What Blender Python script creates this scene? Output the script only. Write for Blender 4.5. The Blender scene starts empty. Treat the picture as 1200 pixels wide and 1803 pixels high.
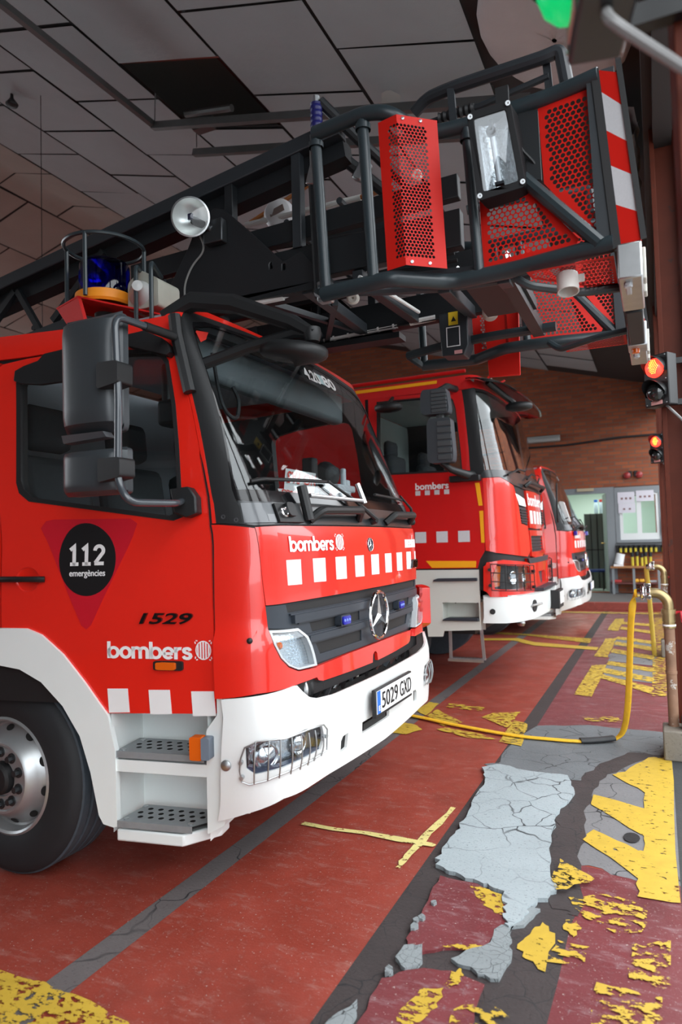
import bpy, bmesh, math, random
from mathutils import Vector, Matrix
from mathutils.geometry import tessellate_polygon
random.seed(7)
SC = bpy.context.scene
COL = SC.collection
PI = math.pi

# ---------------------------------------------------------------- camera
cd = bpy.data.cameras.new('camera'); cam = bpy.data.objects.new('camera', cd); COL.objects.link(cam)
cd.sensor_fit = 'VERTICAL'; cd.sensor_height = 36.0; cd.lens = 24.0
cd.clip_start = .02; cd.clip_end = 200
_R = ((0.907001, 0.420268, -0.026888), (-0.043065, 0.029049, -0.99865), (-0.41892, 0.906935, 0.044446))   # rows: right, down, forward
cam.matrix_world = Matrix(((_R[0][0], -_R[1][0], -_R[2][0], 1.35), (_R[0][1], -_R[1][1], -_R[2][1], -2.28),
                           (_R[0][2], -_R[1][2], -_R[2][2], 1.5), (0, 0, 0, 1)))
SC.camera = cam
cd.dof.use_dof = True; cd.dof.focus_distance = 3.7; cd.dof.aperture_fstop = 2.2

# ---------------------------------------------------------------- sky, light, exposure
W = bpy.data.worlds.new('overcast_sky'); SC.world = W; W.use_nodes = True
nt = W.node_tree; bg = nt.nodes['Background']
tc = nt.nodes.new('ShaderNodeTexCoord'); sep = nt.nodes.new('ShaderNodeSeparateXYZ'); rp = nt.nodes.new('ShaderNodeValToRGB')
nt.links.new(tc.outputs['Generated'], sep.inputs[0]); nt.links.new(sep.outputs['Z'], rp.inputs[0]); nt.links.new(rp.outputs[0], bg.inputs[0])
rp.color_ramp.elements[0].position = 0.0; rp.color_ramp.elements[0].color = (.80, .86, .92, 1)
rp.color_ramp.elements[1].position = .7; rp.color_ramp.elements[1].color = (.95, .98, 1.0, 1)
bg.inputs[1].default_value = SKY = 2.6
SC.view_settings.view_transform = 'Standard'; SC.view_settings.look = 'None'
SC.view_settings.gamma = 1; SC.view_settings.use_curve_mapping = False
SC.view_settings.exposure = 1.08
SC.cycles.use_denoising = True; SC.cycles.max_bounces = 10; SC.cycles.diffuse_bounces = 5; SC.cycles.transparent_max_bounces = 24
SC.cycles.caustics_reflective = False; SC.cycles.caustics_refractive = False; SC.cycles.sample_clamp_indirect = 6

# ---------------------------------------------------------------- materials
MATS = {}
def mat(name, col, rough=.5, metal=0., coat=0., noise=0., nscale=8., bump=0., bscale=60., emit=None, estr=0., spec=.5, dirt=None):
    if name in MATS: return MATS[name]
    m = bpy.data.materials.new(name); m.use_nodes = True; t = m.node_tree; b = t.nodes['Principled BSDF']
    b.inputs['Base Color'].default_value = (*col, 1); b.inputs['Roughness'].default_value = rough
    b.inputs['Metallic'].default_value = metal; b.inputs['Coat Weight'].default_value = coat; b.inputs['Coat Roughness'].default_value = .04
    b.inputs['Specular IOR Level'].default_value = spec
    L = t.links.new
    if noise or bump or dirt: co = t.nodes.new('ShaderNodeTexCoord').outputs['Object']
    if noise:
        n = t.nodes.new('ShaderNodeTexNoise'); n.inputs['Scale'].default_value = nscale; n.inputs['Detail'].default_value = 6
        L(co, n.inputs['Vector'])
        mx = t.nodes.new('ShaderNodeMix'); mx.data_type = 'RGBA'; L(n.outputs['Fac'], mx.inputs[0])
        mx.inputs[6].default_value = (*[c*(1-noise) for c in col], 1); mx.inputs[7].default_value = (*[min(1, c*(1+noise)) for c in col], 1)
        out = mx.outputs[2]
        if dirt:
            n2 = t.nodes.new('ShaderNodeTexNoise'); n2.inputs['Scale'].default_value = dirt[1]; n2.inputs['Detail'].default_value = 8; n2.inputs['Roughness'].default_value = .7
            L(co, n2.inputs['Vector']); r2 = t.nodes.new('ShaderNodeValToRGB'); L(n2.outputs['Fac'], r2.inputs[0])
            r2.color_ramp.elements[0].position = dirt[2]; r2.color_ramp.elements[1].position = dirt[2]+.03
            m2 = t.nodes.new('ShaderNodeMix'); m2.data_type = 'RGBA'; L(r2.outputs[0], m2.inputs[0]); L(out, m2.inputs[6]); m2.inputs[7].default_value = (*dirt[0], 1)
            out = m2.outputs[2]
        L(out, b.inputs['Base Color'])
    if bump:
        n = t.nodes.new('ShaderNodeTexNoise'); n.inputs['Scale'].default_value = bscale; n.inputs['Detail'].default_value = 4; L(co, n.inputs['Vector'])
        bp = t.nodes.new('ShaderNodeBump'); bp.inputs['Strength'].default_value = bump; bp.inputs['Distance'].default_value = .01
        L(n.outputs['Fac'], bp.inputs['Height']); L(bp.outputs[0], b.inputs['Normal'])
    if emit: b.inputs['Emission Color'].default_value = (*emit, 1); b.inputs['Emission Strength'].default_value = estr
    MATS[name] = m; return m
def glassmat(name, tint=(.8, .85, .85), rough=.0, refl=1.0, ior=1.5):
    if name in MATS: return MATS[name]
    m = bpy.data.materials.new(name); m.use_nodes = True; t = m.node_tree; t.nodes.remove(t.nodes['Principled BSDF'])
    o = t.nodes['Material Output']; tr = t.nodes.new('ShaderNodeBsdfTransparent'); gl = t.nodes.new('ShaderNodeBsdfGlossy')
    mx = t.nodes.new('ShaderNodeMixShader'); ge = t.nodes.new('ShaderNodeNewGeometry')     # Schlick reflectance, the same from both faces of the sheet
    def mth(op, a, b=None):
        n = t.nodes.new('ShaderNodeMath'); n.operation = op
        for i, v in enumerate((a, b)):
            if v is None: continue
            if isinstance(v, (int, float)): n.inputs[i].default_value = v
            else: t.links.new(v, n.inputs[i])
        return n.outputs[0]
    dt = t.nodes.new('ShaderNodeVectorMath'); dt.operation = 'DOT_PRODUCT'; t.links.new(ge.outputs['Normal'], dt.inputs[0]); t.links.new(ge.outputs['Incoming'], dt.inputs[1])
    f0 = ((ior-1)/(ior+1))**2; fac = mth('ADD', mth('MULTIPLY', mth('POWER', mth('SUBTRACT', 1., mth('ABSOLUTE', dt.outputs['Value'])), 5.), 1-f0), f0)
    tr.inputs[0].default_value = (*tint, 1); gl.inputs['Roughness'].default_value = rough; gl.inputs[0].default_value = (refl, refl, refl, 1)
    t.links.new(fac, mx.inputs[0]); t.links.new(tr.outputs[0], mx.inputs[1]); t.links.new(gl.outputs[0], mx.inputs[2]); t.links.new(mx.outputs[0], o.inputs[0])
    MATS[name] = m; return m
RED = mat('red_paint', (.78, .018, .008), .3, coat=.8, noise=.06, nscale=3)
DRED = mat('shaded_red_paint', (.62, .012, .012), .3, coat=.8, noise=.05, nscale=3)  # red paint darkened for shade: second truck's sides, deflector recess
WHITE = mat('white_paint', (.80, .85, .84), .32, coat=.3, noise=.04, nscale=5)
STICK = mat('white_film', (.85, .85, .85), .45)
REFLW = mat('silver_film', (.62, .63, .65), .4, noise=.08, nscale=120)
YELLOWF = mat('yellow_film', (.95, .42, .01), .4)
BLACKP = mat('black_plastic', (.009, .010, .011), .5, bump=.05, bscale=300)
GREYP = mat('grey_plastic', (.055, .068, .078), .42, noise=.1, nscale=4, bump=.08, bscale=400)
GRILLE = mat('grille_plastic', (.03, .038, .05), .42, noise=.1, nscale=6)
SEAL = mat('black_rubber', (.008, .008, .009), .6)
RUBBER = mat('tyre_rubber', (.012, .0135, .016), .7, noise=.25, nscale=14)
TREAD = mat('tread_rubber', (.05, .065, .08), .75, noise=.3, nscale=30)
CHROME = mat('chrome', (.85, .85, .86), .08, metal=1)
STEEL = mat('galvanised_steel', (.5, .52, .53), .42, metal=1, noise=.2, nscale=18)
ALU = mat('cast_aluminium', (.55, .57, .58), .35, metal=1, noise=.12, nscale=25)
TREADP = mat('step_alloy', (.30, .325, .34), .5, metal=.35, noise=.2, nscale=18)
RIM = mat('silver_rim_paint', (.45, .47, .48), .38, metal=.7, noise=.1, nscale=10)
TUBE = mat('slate_tube_paint', (.026, .038, .044), .34, noise=.15, nscale=10, dirt=((.35, .36, .36), 38, .73))
LADD = mat('ladder_paint', (.008, .010, .012), .5, noise=.2, nscale=6)
LADD2 = mat('ladder_rail_paint', (.024, .029, .034), .45, noise=.15, nscale=6)
DARK = mat('dark_void', (.006, .006, .006), .8)
CABIN = mat('cabin_grey_trim', (.30, .32, .35), .7, noise=.1, nscale=5)
SEATM = mat('seat_fabric', (.03, .034, .038), .85, noise=.2, nscale=40)
AMBER = mat('amber_lens', (.72, .12, .006), .2, coat=.3)
ORANGE = mat('orange_base', (.9, .3, .02), .35)
BLUE = mat('blue_lens', (.01, .015, .35), .12, coat=.6)
CLEAR = mat('lamp_reflector', (.78, .82, .85), .12, metal=.9, bump=.3, bscale=90)
GLASS = glassmat('window_glass', (.93, .96, .96))
WGLASS = glassmat('windscreen_glass', (.90, .94, .95))
LENSG = glassmat('lens_glass', (.92, .95, .97))
OFFW = mat('offwhite_plastic', (.62, .60, .54), .5, noise=.12, nscale=20)
YHOSE = mat('yellow_hose', (.80, .46, .02), .6, noise=.18, nscale=30, dirt=((.25, .17, .03), 22, .66))
CREAM = mat('cable_white', (.70, .70, .68), .5)

# ---------------------------------------------------------------- mesh helpers
def V(*a): return Vector(a if len(a) > 1 else a[0])
class MB:
    def __init__(s): s.v = []; s.f = []
    def add(s, vs, fs):
        b = len(s.v); s.v += [tuple(p) for p in vs]; s.f += [tuple(i+b for i in f) for f in fs]; return s
    def box(s, c, d, rot=None):
        hx, hy, hz = d[0]/2, d[1]/2, d[2]/2
        P = [Vector((x, y, z)) for x in (-hx, hx) for y in (-hy, hy) for z in (-hz, hz)]
        if rot is not None: P = [rot @ p for p in P]
        c = Vector(c)
        return s.add([p+c for p in P], [(0, 1, 3, 2), (4, 6, 7, 5), (0, 4, 5, 1), (2, 3, 7, 6), (0, 2, 6, 4), (1, 5, 7, 3)])
    def bar(s, a, b, w, h, up=(0, 0, 1)):
        a, b = Vector(a), Vector(b); d = (b-a); L = d.length; d.normalize(); u = Vector(up); u = (u-d*u.dot(d))
        if u.length < 1e-4: u = Vector((0, 1, 0))-d*d.y
        u.normalize(); w_ = d.cross(u); M = Matrix((d, w_, u)).transposed()
        return s.box((a+b)/2, (L, w, h), M)
    def tube(s, pts, r, n=10, closed=False, cap=True, fillet=0., seg=5):
        P = [Vector(p) for p in pts]
        if fillet:
            Q = []
            rng = range(len(P)) if closed else range(1, len(P)-1)
            if not closed: Q.append(P[0])
            for i in rng:
                a, b, c = P[i-1], P[i], P[(i+1) % len(P)]
                d1 = (a-b); d2 = (c-b); k = min(fillet, d1.length*.48, d2.length*.48); d1.normalize(); d2.normalize()
                for j in range(seg+1):
                    t = j/seg; Q.append((b+d1*k)*(1-t)**2+b*2*t*(1-t)+(b+d2*k)*t*t)
            if not closed: Q.append(P[-1])
            P = Q
        m = len(P); T = []
        for i in range(m):
            if closed: d = P[(i+1) % m]-P[i-1]
            else: d = P[min(i+1, m-1)]-P[max(i-1, 0)]
            T.append(d.normalized() if d.length > 1e-9 else Vector((0, 0, 1)))
        t0 = T[0]; u = Vector((0, 0, 1)) if abs(t0.z) < .9 else Vector((1, 0, 0)); u = (u-t0*u.dot(t0)).normalized()
        vs = []; fs = []
        for i in range(m):
            u = (u-T[i]*u.dot(T[i]));
            if u.length < 1e-6: u = T[i].orthogonal()
            u.normalize(); w = T[i].cross(u); rr = r[i] if isinstance(r, (list, tuple)) else r
            for k in range(n):
                a = 2*PI*k/n; vs.append(P[i]+u*(rr*math.cos(a))+w*(rr*math.sin(a)))
        for i in range(m if closed else m-1):
            for k in range(n):
                a, b = i*n+k, i*n+(k+1) % n; c, d = ((i+1) % m)*n+(k+1) % n, ((i+1) % m)*n+k
                fs.append((a, b, c, d))
        if cap and not closed: fs += [tuple(range(n))[::-1], tuple((m-1)*n+k for k in range(n))]
        return s.add(vs, fs)
    def lathe(s, prof, o=(0, 0, 0), ax=(0, 0, 1), n=28, a0=0., a1=2*PI):
        ax = Vector(ax).normalized(); u = ax.orthogonal().normalized(); w = ax.cross(u); o = Vector(o); full = abs(a1-a0-2*PI) < 1e-6
        N = n if full else n+1; vs = []; fs = []
        for r, h in prof:
            for k in range(N):
                a = a0+(a1-a0)*k/n; vs.append(o+ax*h+u*(r*math.cos(a))+w*(r*math.sin(a)))
        for i in range(len(prof)-1):
            for k in range(n):
                k2 = (k+1) % N; fs.append((i*N+k, i*N+k2, (i+1)*N+k2, (i+1)*N+k))
        return s.add(vs, fs)
    def disc(s, o, ax, r, h, n=24):
        return s.lathe([(0.0005, 0), (r, 0), (r, h), (0.0005, h)], o, ax, n)
    def prism(s, loop, vec, holes=()):
        vec = Vector(vec); loops = [[Vector(p) for p in loop]]+[[Vector(p) for p in h] for h in holes]
        tri = tessellate_polygon(loops); flat = [p for l in loops for p in l]; n = len(flat)
        vs = flat+[p+vec for p in flat]; fs = []
        nn = Vector((0, 0, 0))
        for t in tri: nn += (flat[t[1]]-flat[t[0]]).cross(flat[t[2]]-flat[t[0]])
        for t in tri:
            if nn.dot(vec) > 0: t = t[::-1]
            fs.append(tuple(t)); fs.append(tuple(i+n for i in t[::-1]))
        b = 0
        for l in loops:
            k = len(l)
            for i in range(k): fs.append((b+i, b+(i+1) % k, b+(i+1) % k+n, b+i+n))
            b += k
        return s.add(vs, fs)
    def grid(s, P):
        nu, nv = len(P), len(P[0]); vs = [p for r in P for p in r]
        return s.add(vs, [(i*nv+j, i*nv+j+1, (i+1)*nv+j+1, (i+1)*nv+j) for i in range(nu-1) for j in range(nv-1)])
    def build(s, name, m, parent=None, ang=35, bev=0., sub=0, fix=True):
        me = bpy.data.meshes.new(name); me.from_pydata(s.v, [], s.f); me.validate()
        if fix:
            bm = bmesh.new(); bm.from_mesh(me); bmesh.ops.recalc_face_normals(bm, faces=bm.faces); bm.to_mesh(me); bm.free()
        return link(name, me, m, parent, ang, bev, sub)
def link(name, me, m, parent=None, ang=35, bev=0., sub=0):
    o = bpy.data.objects.new(name, me); COL.objects.link(o)
    if m is not None: me.materials.append(m)
    if ang and len(me.polygons):
        me.polygons.foreach_set('use_smooth', [True]*len(me.polygons)); me.set_sharp_from_angle(angle=math.radians(ang))
    if parent is not None:
        o.parent = parent
        if parent.type == 'EMPTY' and parent.parent is None: o.matrix_parent_inverse = parent.matrix_basis.inverted()
    if bev:
        b = o.modifiers.new('bevel', 'BEVEL'); b.width = bev; b.segments = 2; b.limit_method = 'ANGLE'; b.angle_limit = .6; b.harden_normals = False
    if sub:
        b = o.modifiers.new('sub', 'SUBSURF'); b.levels = sub; b.render_levels = sub
    return o
def tag(o, label=None, cat=None, group=None, kind=None):
    if label: o['label'] = label
    if cat: o['category'] = cat
    if group: o['group'] = group
    if kind: o['kind'] = kind
    return o
def thing(name, loc, label, cat, group=None):
    o = bpy.data.objects.new(name, None); COL.objects.link(o); o.location = loc; o.empty_display_size = .1
    return tag(o, label, cat, group)
def struct(o): o['kind'] = 'structure'; return o
def dup(root, loc, label, group=None, rotz=None):
    r = root.copy(); COL.objects.link(r); r.location = loc
    if rotz is not None: r.rotation_euler = (0, 0, rotz)
    r['label'] = label
    if group: r['group'] = group
    for ch in list(root.children):
        c = ch.copy(); COL.objects.link(c); c.parent = r; c.matrix_parent_inverse = ch.matrix_parent_inverse.copy()
        for g in list(ch.children):
            d = g.copy(); COL.objects.link(d); d.parent = c
    return r
def rounded(pts, r, n=4):
    out = []; m = len(pts)
    for i in range(m):
        a, b, c = Vector(pts[i-1]), Vector(pts[i]), Vector(pts[(i+1) % m])
        d1, d2 = a-b, c-b; k = min(r[i] if isinstance(r, (list, tuple)) else r, d1.length*.45, d2.length*.45)
        if k < 1e-5: out.append(tuple(b)); continue
        d1.normalize(); d2.normalize()
        for j in range(n+1):
            t = j/n; out.append(tuple((b+d1*k)*(1-t)**2+b*2*t*(1-t)+(b+d2*k)*t*t))
    return out
def rect(a, b, c, d): return [(a, b), (c, b), (c, d), (a, d)]
# flat text outline -> list of 2D points and faces
def text2d(s, size, bold=0., shear=0., sx=1., align='LEFT', sp=1.):
    c = bpy.data.curves.new('lettering', 'FONT'); c.body = s; c.size = size; c.offset = bold; c.shear = shear; c.align_x = align; c.space_character = sp
    c.resolution_u = 3
    o = bpy.data.objects.new('lettering', c); me = bpy.data.meshes.new_from_object(o)
    vs = [(v.co.x*sx, v.co.y) for v in me.vertices]; fs = [tuple(p.vertices) for p in me.polygons]
    bpy.data.objects.remove(o); bpy.data.curves.remove(c); bpy.data.meshes.remove(me)
    return vs, fs
# bold grotesque letters drawn with a thick pen
def _arc(cx, cy, rx, ry, a0, a1, n=14): return [(cx+rx*math.cos(math.radians(a0+(a1-a0)*i/n)), cy+ry*math.sin(math.radians(a0+(a1-a0)*i/n))) for i in range(n+1)]
PEN = {'b': ([[(.12, 0), (.12, 1.42)], _arc(.47, .5, .34, .40, 0, 360, 26)], .93), 'o': ([_arc(.45, .5, .34, .40, 0, 360, 26)], .90),
       'm': ([[(.12, 0), (.12, 1.0)], _arc(.38, .62, .26, .28, 180, 0)+[(.64, 0)], _arc(.90, .62, .26, .28, 180, 0)+[(1.16, 0)]], 1.32),
       'e': ([_arc(.45, .5, .33, .40, 4, 318, 22), [(.13, .46), (.78, .46)]], .88), 'r': ([[(.12, 0), (.12, 1.0)], _arc(.44, .56, .32, .33, 180, 74)], .50),
       's': ([[(.66, .72), (.60, .84), (.50, .90), (.38, .90), (.26, .86), (.20, .75), (.23, .63), (.36, .55), (.52, .49), (.64, .41), (.68, .28), (.63, .17), (.52, .10), (.38, .09), (.24, .14), (.16, .28)]], .80),
       '1': ([[(.14, 1.06), (.42, 1.28), (.42, 0)], [(.14, .1), (.72, .1)]], .86), '2': ([_arc(.44, .98, .29, .30, 180, -28, 16)+[(.17, .16)], [(.12, .12), (.76, .12)]], .86)}
def pen_text(s, x0, y0, x1, y1, w=.23, ends='1'):
    vs = []; fs = []; ox = 0
    for ch in s:
        strokes, adv = PEN[ch]
        for st in strokes:
            closed = st[0] == st[-1] or math.dist(st[0], st[-1]) < 1e-6; P = st[:-1] if closed else st; n = len(P); b = len(vs)
            for i in range(n):
                p = P[i-1] if (i or closed) else P[i]; q = P[(i+1) % n] if (i < n-1 or closed) else P[i]
                d1 = (P[i][0]-p[0], P[i][1]-p[1]); d2 = (q[0]-P[i][0], q[1]-P[i][1])
                l1 = math.hypot(*d1) or 1; l2 = math.hypot(*d2) or 1; n1 = (-d1[1]/l1, d1[0]/l1); n2 = (-d2[1]/l2, d2[0]/l2)
                if l1 == 1 and d1 == (0, 0): n1 = n2
                if l2 == 1 and d2 == (0, 0): n2 = n1
                mx, my_ = n1[0]+n2[0], n1[1]+n2[1]; ml = math.hypot(mx, my_) or 1; mx /= ml; my_ /= ml; k = w/2/max(.45, mx*n1[0]+my_*n1[1])
                vs += [(ox+P[i][0]+mx*k, P[i][1]+my_*k), (ox+P[i][0]-mx*k, P[i][1]-my_*k)]
            for i in range(n if closed else n-1):
                a = b+2*i; c = b+2*((i+1) % n); fs.append((a, a+1, c+1, c))
        ox += adv
    a, b, c, d = bounds(vs); return [(x0+(p[0]-a)/(c-a)*(x1-x0), y0+(p[1]-b)/(d-b)*(y1-y0)) for p in vs], fs
def bounds(vs): xs = [p[0] for p in vs]; ys = [p[1] for p in vs]; return min(xs), min(ys), max(xs), max(ys)
def text_fit(s, x0, y0, x1, y1, bold=0., shear=0., sp=1.):
    """lettering scaled to fill a box"""
    vs, fs = text2d(s, 1., bold, shear, sp=sp); a, b, c, d = bounds(vs)
    return [(x0+(p[0]-a)/(c-a)*(x1-x0), y0+(p[1]-b)/(d-b)*(y1-y0)) for p in vs], fs
# skin a 2D outline (with holes) over a curved surface fn(u, v, off)
def flat2d(outer, holes, su, sv, ucuts, vcuts, mesh2=None):
    bm = bmesh.new()
    if mesh2 is None:
        loops = [[Vector((p[0]*su, p[1]*sv, 0)) for p in l] for l in [outer]+list(holes)]
        tri = tessellate_polygon(loops); flat = [p for l in loops for p in l]
        vs = [bm.verts.new((p.x/su, p.y/sv, 0)) for p in flat]
        for t in tri:
            try: bm.faces.new([vs[i] for i in t])
            except ValueError: pass
    else:
        vs = [bm.verts.new((p[0], p[1], 0)) for p in mesh2[0]]
        for t in mesh2[1]:
            try: bm.faces.new([vs[i] for i in t])
            except ValueError: pass
    us = [v.co.x for v in bm.verts]; ys = [v.co.y for v in bm.verts]
    for c in ucuts:
        if min(us) < c < max(us): bmesh.ops.bisect_plane(bm, geom=bm.verts[:]+bm.edges[:]+bm.faces[:], plane_co=(c, 0, 0), plane_no=(1, 0, 0), dist=1e-5)
    for c in vcuts:
        if min(ys) < c < max(ys): bmesh.ops.bisect_plane(bm, geom=bm.verts[:]+bm.edges[:]+bm.faces[:], plane_co=(0, c, 0), plane_no=(0, 1, 0), dist=1e-5)
    bm.verts.index_update(); bm.verts.ensure_lookup_table()
    V2 = [(v.co.x, v.co.y) for v in bm.verts]; F2 = [tuple(v.index for v in f.verts) for f in bm.faces]
    E2 = [tuple(v.index for v in e.verts) for e in bm.edges if e.is_boundary]
    bm.free(); return V2, F2, E2
UC = [i*.2 for i in range(1, 5)]+[.9]+[1+i*.08 for i in range(0, 13)]+[2+i*.1 for i in range(0, 21)]+[4+i*.08 for i in range(1, 14)]+[5.2, 5.4, 5.6, 5.8]
VC = [.1+i*.05 for i in range(0, 70)]
def skin(mb, fn, outer, holes=(), off=0., thick=.006, su=1., sv=1., uc=None, vc=None, mesh2=None):
    V2, F2, E2 = flat2d(outer, holes, su, sv, UC if uc is None else uc, VC if vc is None else vc, mesh2)
    n = len(V2); A = [fn(p[0], p[1], off) for p in V2]; B = [fn(p[0], p[1], off-thick) for p in V2]
    F = []
    for f in F2: F.append(f); F.append(tuple(i+n for i in f[::-1]))
    for a, b in E2: F.append((a, b, b+n, a+n))
    mb.add(A+B, F); return mb
def mir(l): return [(6-u, z) for u, z in l][::-1]
# perforated sheet over a flat outline, mapped by fn(x, y) -> 3D
def perforated(mb, poly, pitch, hole, fn, margin, thick=.003, nh=10):
    def inside(p, m):
        s = 0
        for i in range(len(poly)):
            a, b = poly[i], poly[(i+1) % len(poly)]; ex, ey = b[0]-a[0], b[1]-a[1]; l = math.hypot(ex, ey)
            d = (ex*(p[1]-a[1])-ey*(p[0]-a[0]))/l*sgn
            if d < m: return False
        return True
    ar = sum(poly[i][0]*poly[(i+1) % len(poly)][1]-poly[(i+1) % len(poly)][0]*poly[i][1] for i in range(len(poly))); sgn = 1 if ar > 0 else -1
    def clip(cell):
        out = cell
        for i in range(len(poly)):
            a, b = poly[i], poly[(i+1) % len(poly)]; ex, ey = b[0]-a[0], b[1]-a[1]
            sd = lambda p: (ex*(p[1]-a[1])-ey*(p[0]-a[0]))*sgn
            res = []
            for k in range(len(out)):
                p, q = out[k-1], out[k]; sp_, sq = sd(p), sd(q)
                if (sp_ < 0) != (sq < 0):
                    t = sp_/(sp_-sq); res.append((p[0]+(q[0]-p[0])*t, p[1]+(q[1]-p[1])*t))
                if sq >= 0: res.append(q)
            out = res
            if not out: return out
        return out
    xs = [p[0] for p in poly]; ys = [p[1] for p in poly]; R = pitch/math.sqrt(3)
    vs = []; fs = []
    row = 0; y = min(ys)
    while y < max(ys)+pitch:
        x = min(xs)+(pitch/2 if row % 2 else 0)
        while x < max(xs)+pitch:
            hexa = [(x+R*math.cos(PI/6+k*PI/3), y+R*math.sin(PI/6+k*PI/3)) for k in range(6)]
            if inside((x, y), margin):
                ring = [(x+hole*math.cos(PI/6+k*2*PI/12), y+hole*math.sin(PI/6+k*2*PI/12)) for k in range(12)]
                outr = []
                for k in range(6):
                    a, b = hexa[k], hexa[(k+1) % 6]; outr += [a, ((a[0]+b[0])/2, (a[1]+b[1])/2)]
                b = len(vs); vs += outr+ring
                for k in range(12): fs.append((b+k, b+(k+1) % 12, b+12+(k+1) % 12, b+12+k))
            else:
                c = clip(hexa)
                if len(c) > 2: b = len(vs); vs += c; fs.append(tuple(range(b, b+len(c))))
            x += pitch
        y += R*1.5; row += 1
    mb.add([fn(p[0], p[1]) for p in vs], fs); return mb
def orient(o, e=.0):
    return o
def lerp_tab(tab,z):
    if z<=tab[0][0]: return tab[0][1]
    for (a,va),(b,vb) in zip(tab,tab[1:]):
        if z<=b:
            k=(z-a)/(b-a); return va+(vb-va)*k
    return tab[-1][1]
def smooth_tab(tab,z):
    e=.05
    return (lerp_tab(tab,z-e)+2*lerp_tab(tab,z)+lerp_tab(tab,z+e))/4
class Shell:
    """cab skin: u runs along the outline (0-1 near side, 1-2 corner, 2-4 front, 4-5 corner, 5-6 far side), z is height"""
    def __init__(s,yc,side,front,taper,bulge,ca,cb,rear):
        s.yc,s.side,s.front,s.taper,s.bulge,s.ca,s.cb,s.rear=yc,side,front,taper,bulge,ca,cb,rear
    def half(s,u,z):
        F=smooth_tab(s.front,z);S=smooth_tab(s.side,z);ca=smooth_tab(s.ca,z);cb=smooth_tab(s.cb,z)
        xa=F-ca; ya=S-s.taper*(-.35-xa)
        yb=ya+cb; xb=F-s.bulge*(yb-s.yc)**2
        if u<=1:
            x=s.rear+(xa-s.rear)*u; return x,S-s.taper*(-.35-x)
        if u<=2:
            k=u-1; h=.62
            # side tangent (1,taper), front tangent
            sl=-2*s.bulge*(yb-s.yc)
            p0=(xa,ya);p1=(xa+ca*h,ya+ca*h*s.taper);p2=(xb-cb*h*sl,yb-cb*h);p3=(xb,yb)
            m=1-k
            return tuple(m**3*a+3*m*m*k*b+3*m*k*k*c+k**3*d for a,b,c,d in zip(p0,p1,p2,p3))
        y=yb+(s.yc-yb)*(u-2); return F-s.bulge*(y-s.yc)**2,y
    def __call__(s,u,z,off=0.):
        if u<=3: x,y=s.half(u,z)
        else:
            x,y=s.half(6-u,z); y=2*s.yc-y
        if off:
            n=s.normal(u,z); return (x+n[0]*off,y+n[1]*off,z+n[2]*off)
        return (x,y,z)
    def normal(s,u,z):
        e=.004
        a=s(u-e,z);b=s(u+e,z);c=s(u,z-e);d=s(u,z+e)
        p=[b[i]-a[i] for i in range(3)];q=[d[i]-c[i] for i in range(3)]
        n=(p[1]*q[2]-p[2]*q[1],p[2]*q[0]-p[0]*q[2],p[0]*q[1]-p[1]*q[0])
        l=(n[0]**2+n[1]**2+n[2]**2)**.5
        return (n[0]/l,n[1]/l,n[2]/l)   # outward when u runs towards the front
CAB1=Shell(1.13,[(.3,.10),(1.3,.09),(1.65,.10),(2.45,.14),(2.6,.2)],[(.6,-.05),(1.2,-.05),(1.55,-.06),(1.68,-.10),(2.45,-.42),(2.6,-.5)],
   .176,.06,[(1.2,.26),(1.7,.24),(2.45,.14)],[(1.2,.20),(1.7,.16),(2.45,.08)],-2.4)
BUMP=Shell(1.13,[(.3,.08),(.5,.05),(.7,.045),(.9,.07)],[(.3,-.05),(.45,.0),(.8,.02),(.95,-.02)],.12,.05,[(.3,.33)],[(.3,.27)],-2.4)
CAB2=Shell(5.52,[(.3,4.28),(1.3,4.29),(2.1,4.30),(3.0,4.36),(3.2,4.44)],[(.6,.15),(1.2,.14),(2.05,.11),(2.2,.07),(3.0,-.10),(3.2,-.2)],
   .02,.05,[(1.2,.30),(2.1,.28),(3.0,.22)],[(1.2,.52),(2.1,.45),(3.0,.32)],-2.2)
BUMP2=Shell(5.52,[(.3,4.26),(1.1,4.26)],[(.5,.22),(.75,.27),(.95,.27),(1.1,.24)],.02,.09,[(.3,.48)],[(.3,.60)],-2.2)
# ================================================================ the fire station
def nodes(name):
    m = bpy.data.materials.new(name); m.use_nodes = True; t = m.node_tree; return m, t, t.nodes['Principled BSDF']
def N(t, kind, **kw):
    n = t.nodes.new(kind)
    for k, v in kw.items(): setattr(n, k, v)
    return n
def ramp(t, src, a, b, c0=(0, 0, 0, 1), c1=(1, 1, 1, 1)):
    r = N(t, 'ShaderNodeValToRGB'); r.color_ramp.elements[0].position = a; r.color_ramp.elements[1].position = b
    r.color_ramp.elements[0].color = c0; r.color_ramp.elements[1].color = c1; t.links.new(src, r.inputs[0]); return r.outputs[0]
def noise(t, vec, sc, det=6, rough=.6, dim=None):
    n = N(t, 'ShaderNodeTexNoise'); n.inputs['Scale'].default_value = sc; n.inputs['Detail'].default_value = det; n.inputs['Roughness'].default_value = rough
    t.links.new(vec, n.inputs['Vector']); return n.outputs['Fac']
def mixc(t, f, a, b):
    x = N(t, 'ShaderNodeMix', data_type='RGBA')
    for i, v in ((0, f), (6, a), (7, b)):
        if isinstance(v, (tuple, list)): x.inputs[i].default_value = (*v, 1) if len(v) == 3 else v
        elif isinstance(v, (int, float)): x.inputs[i].default_value = v
        else: t.links.new(v, x.inputs[i])
    return x.outputs[2]
def scaled(t, vec, s):
    mp = N(t, 'ShaderNodeMapping'); mp.inputs['Scale'].default_value = s; t.links.new(vec, mp.inputs['Vector']); return mp.outputs[0]
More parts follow.
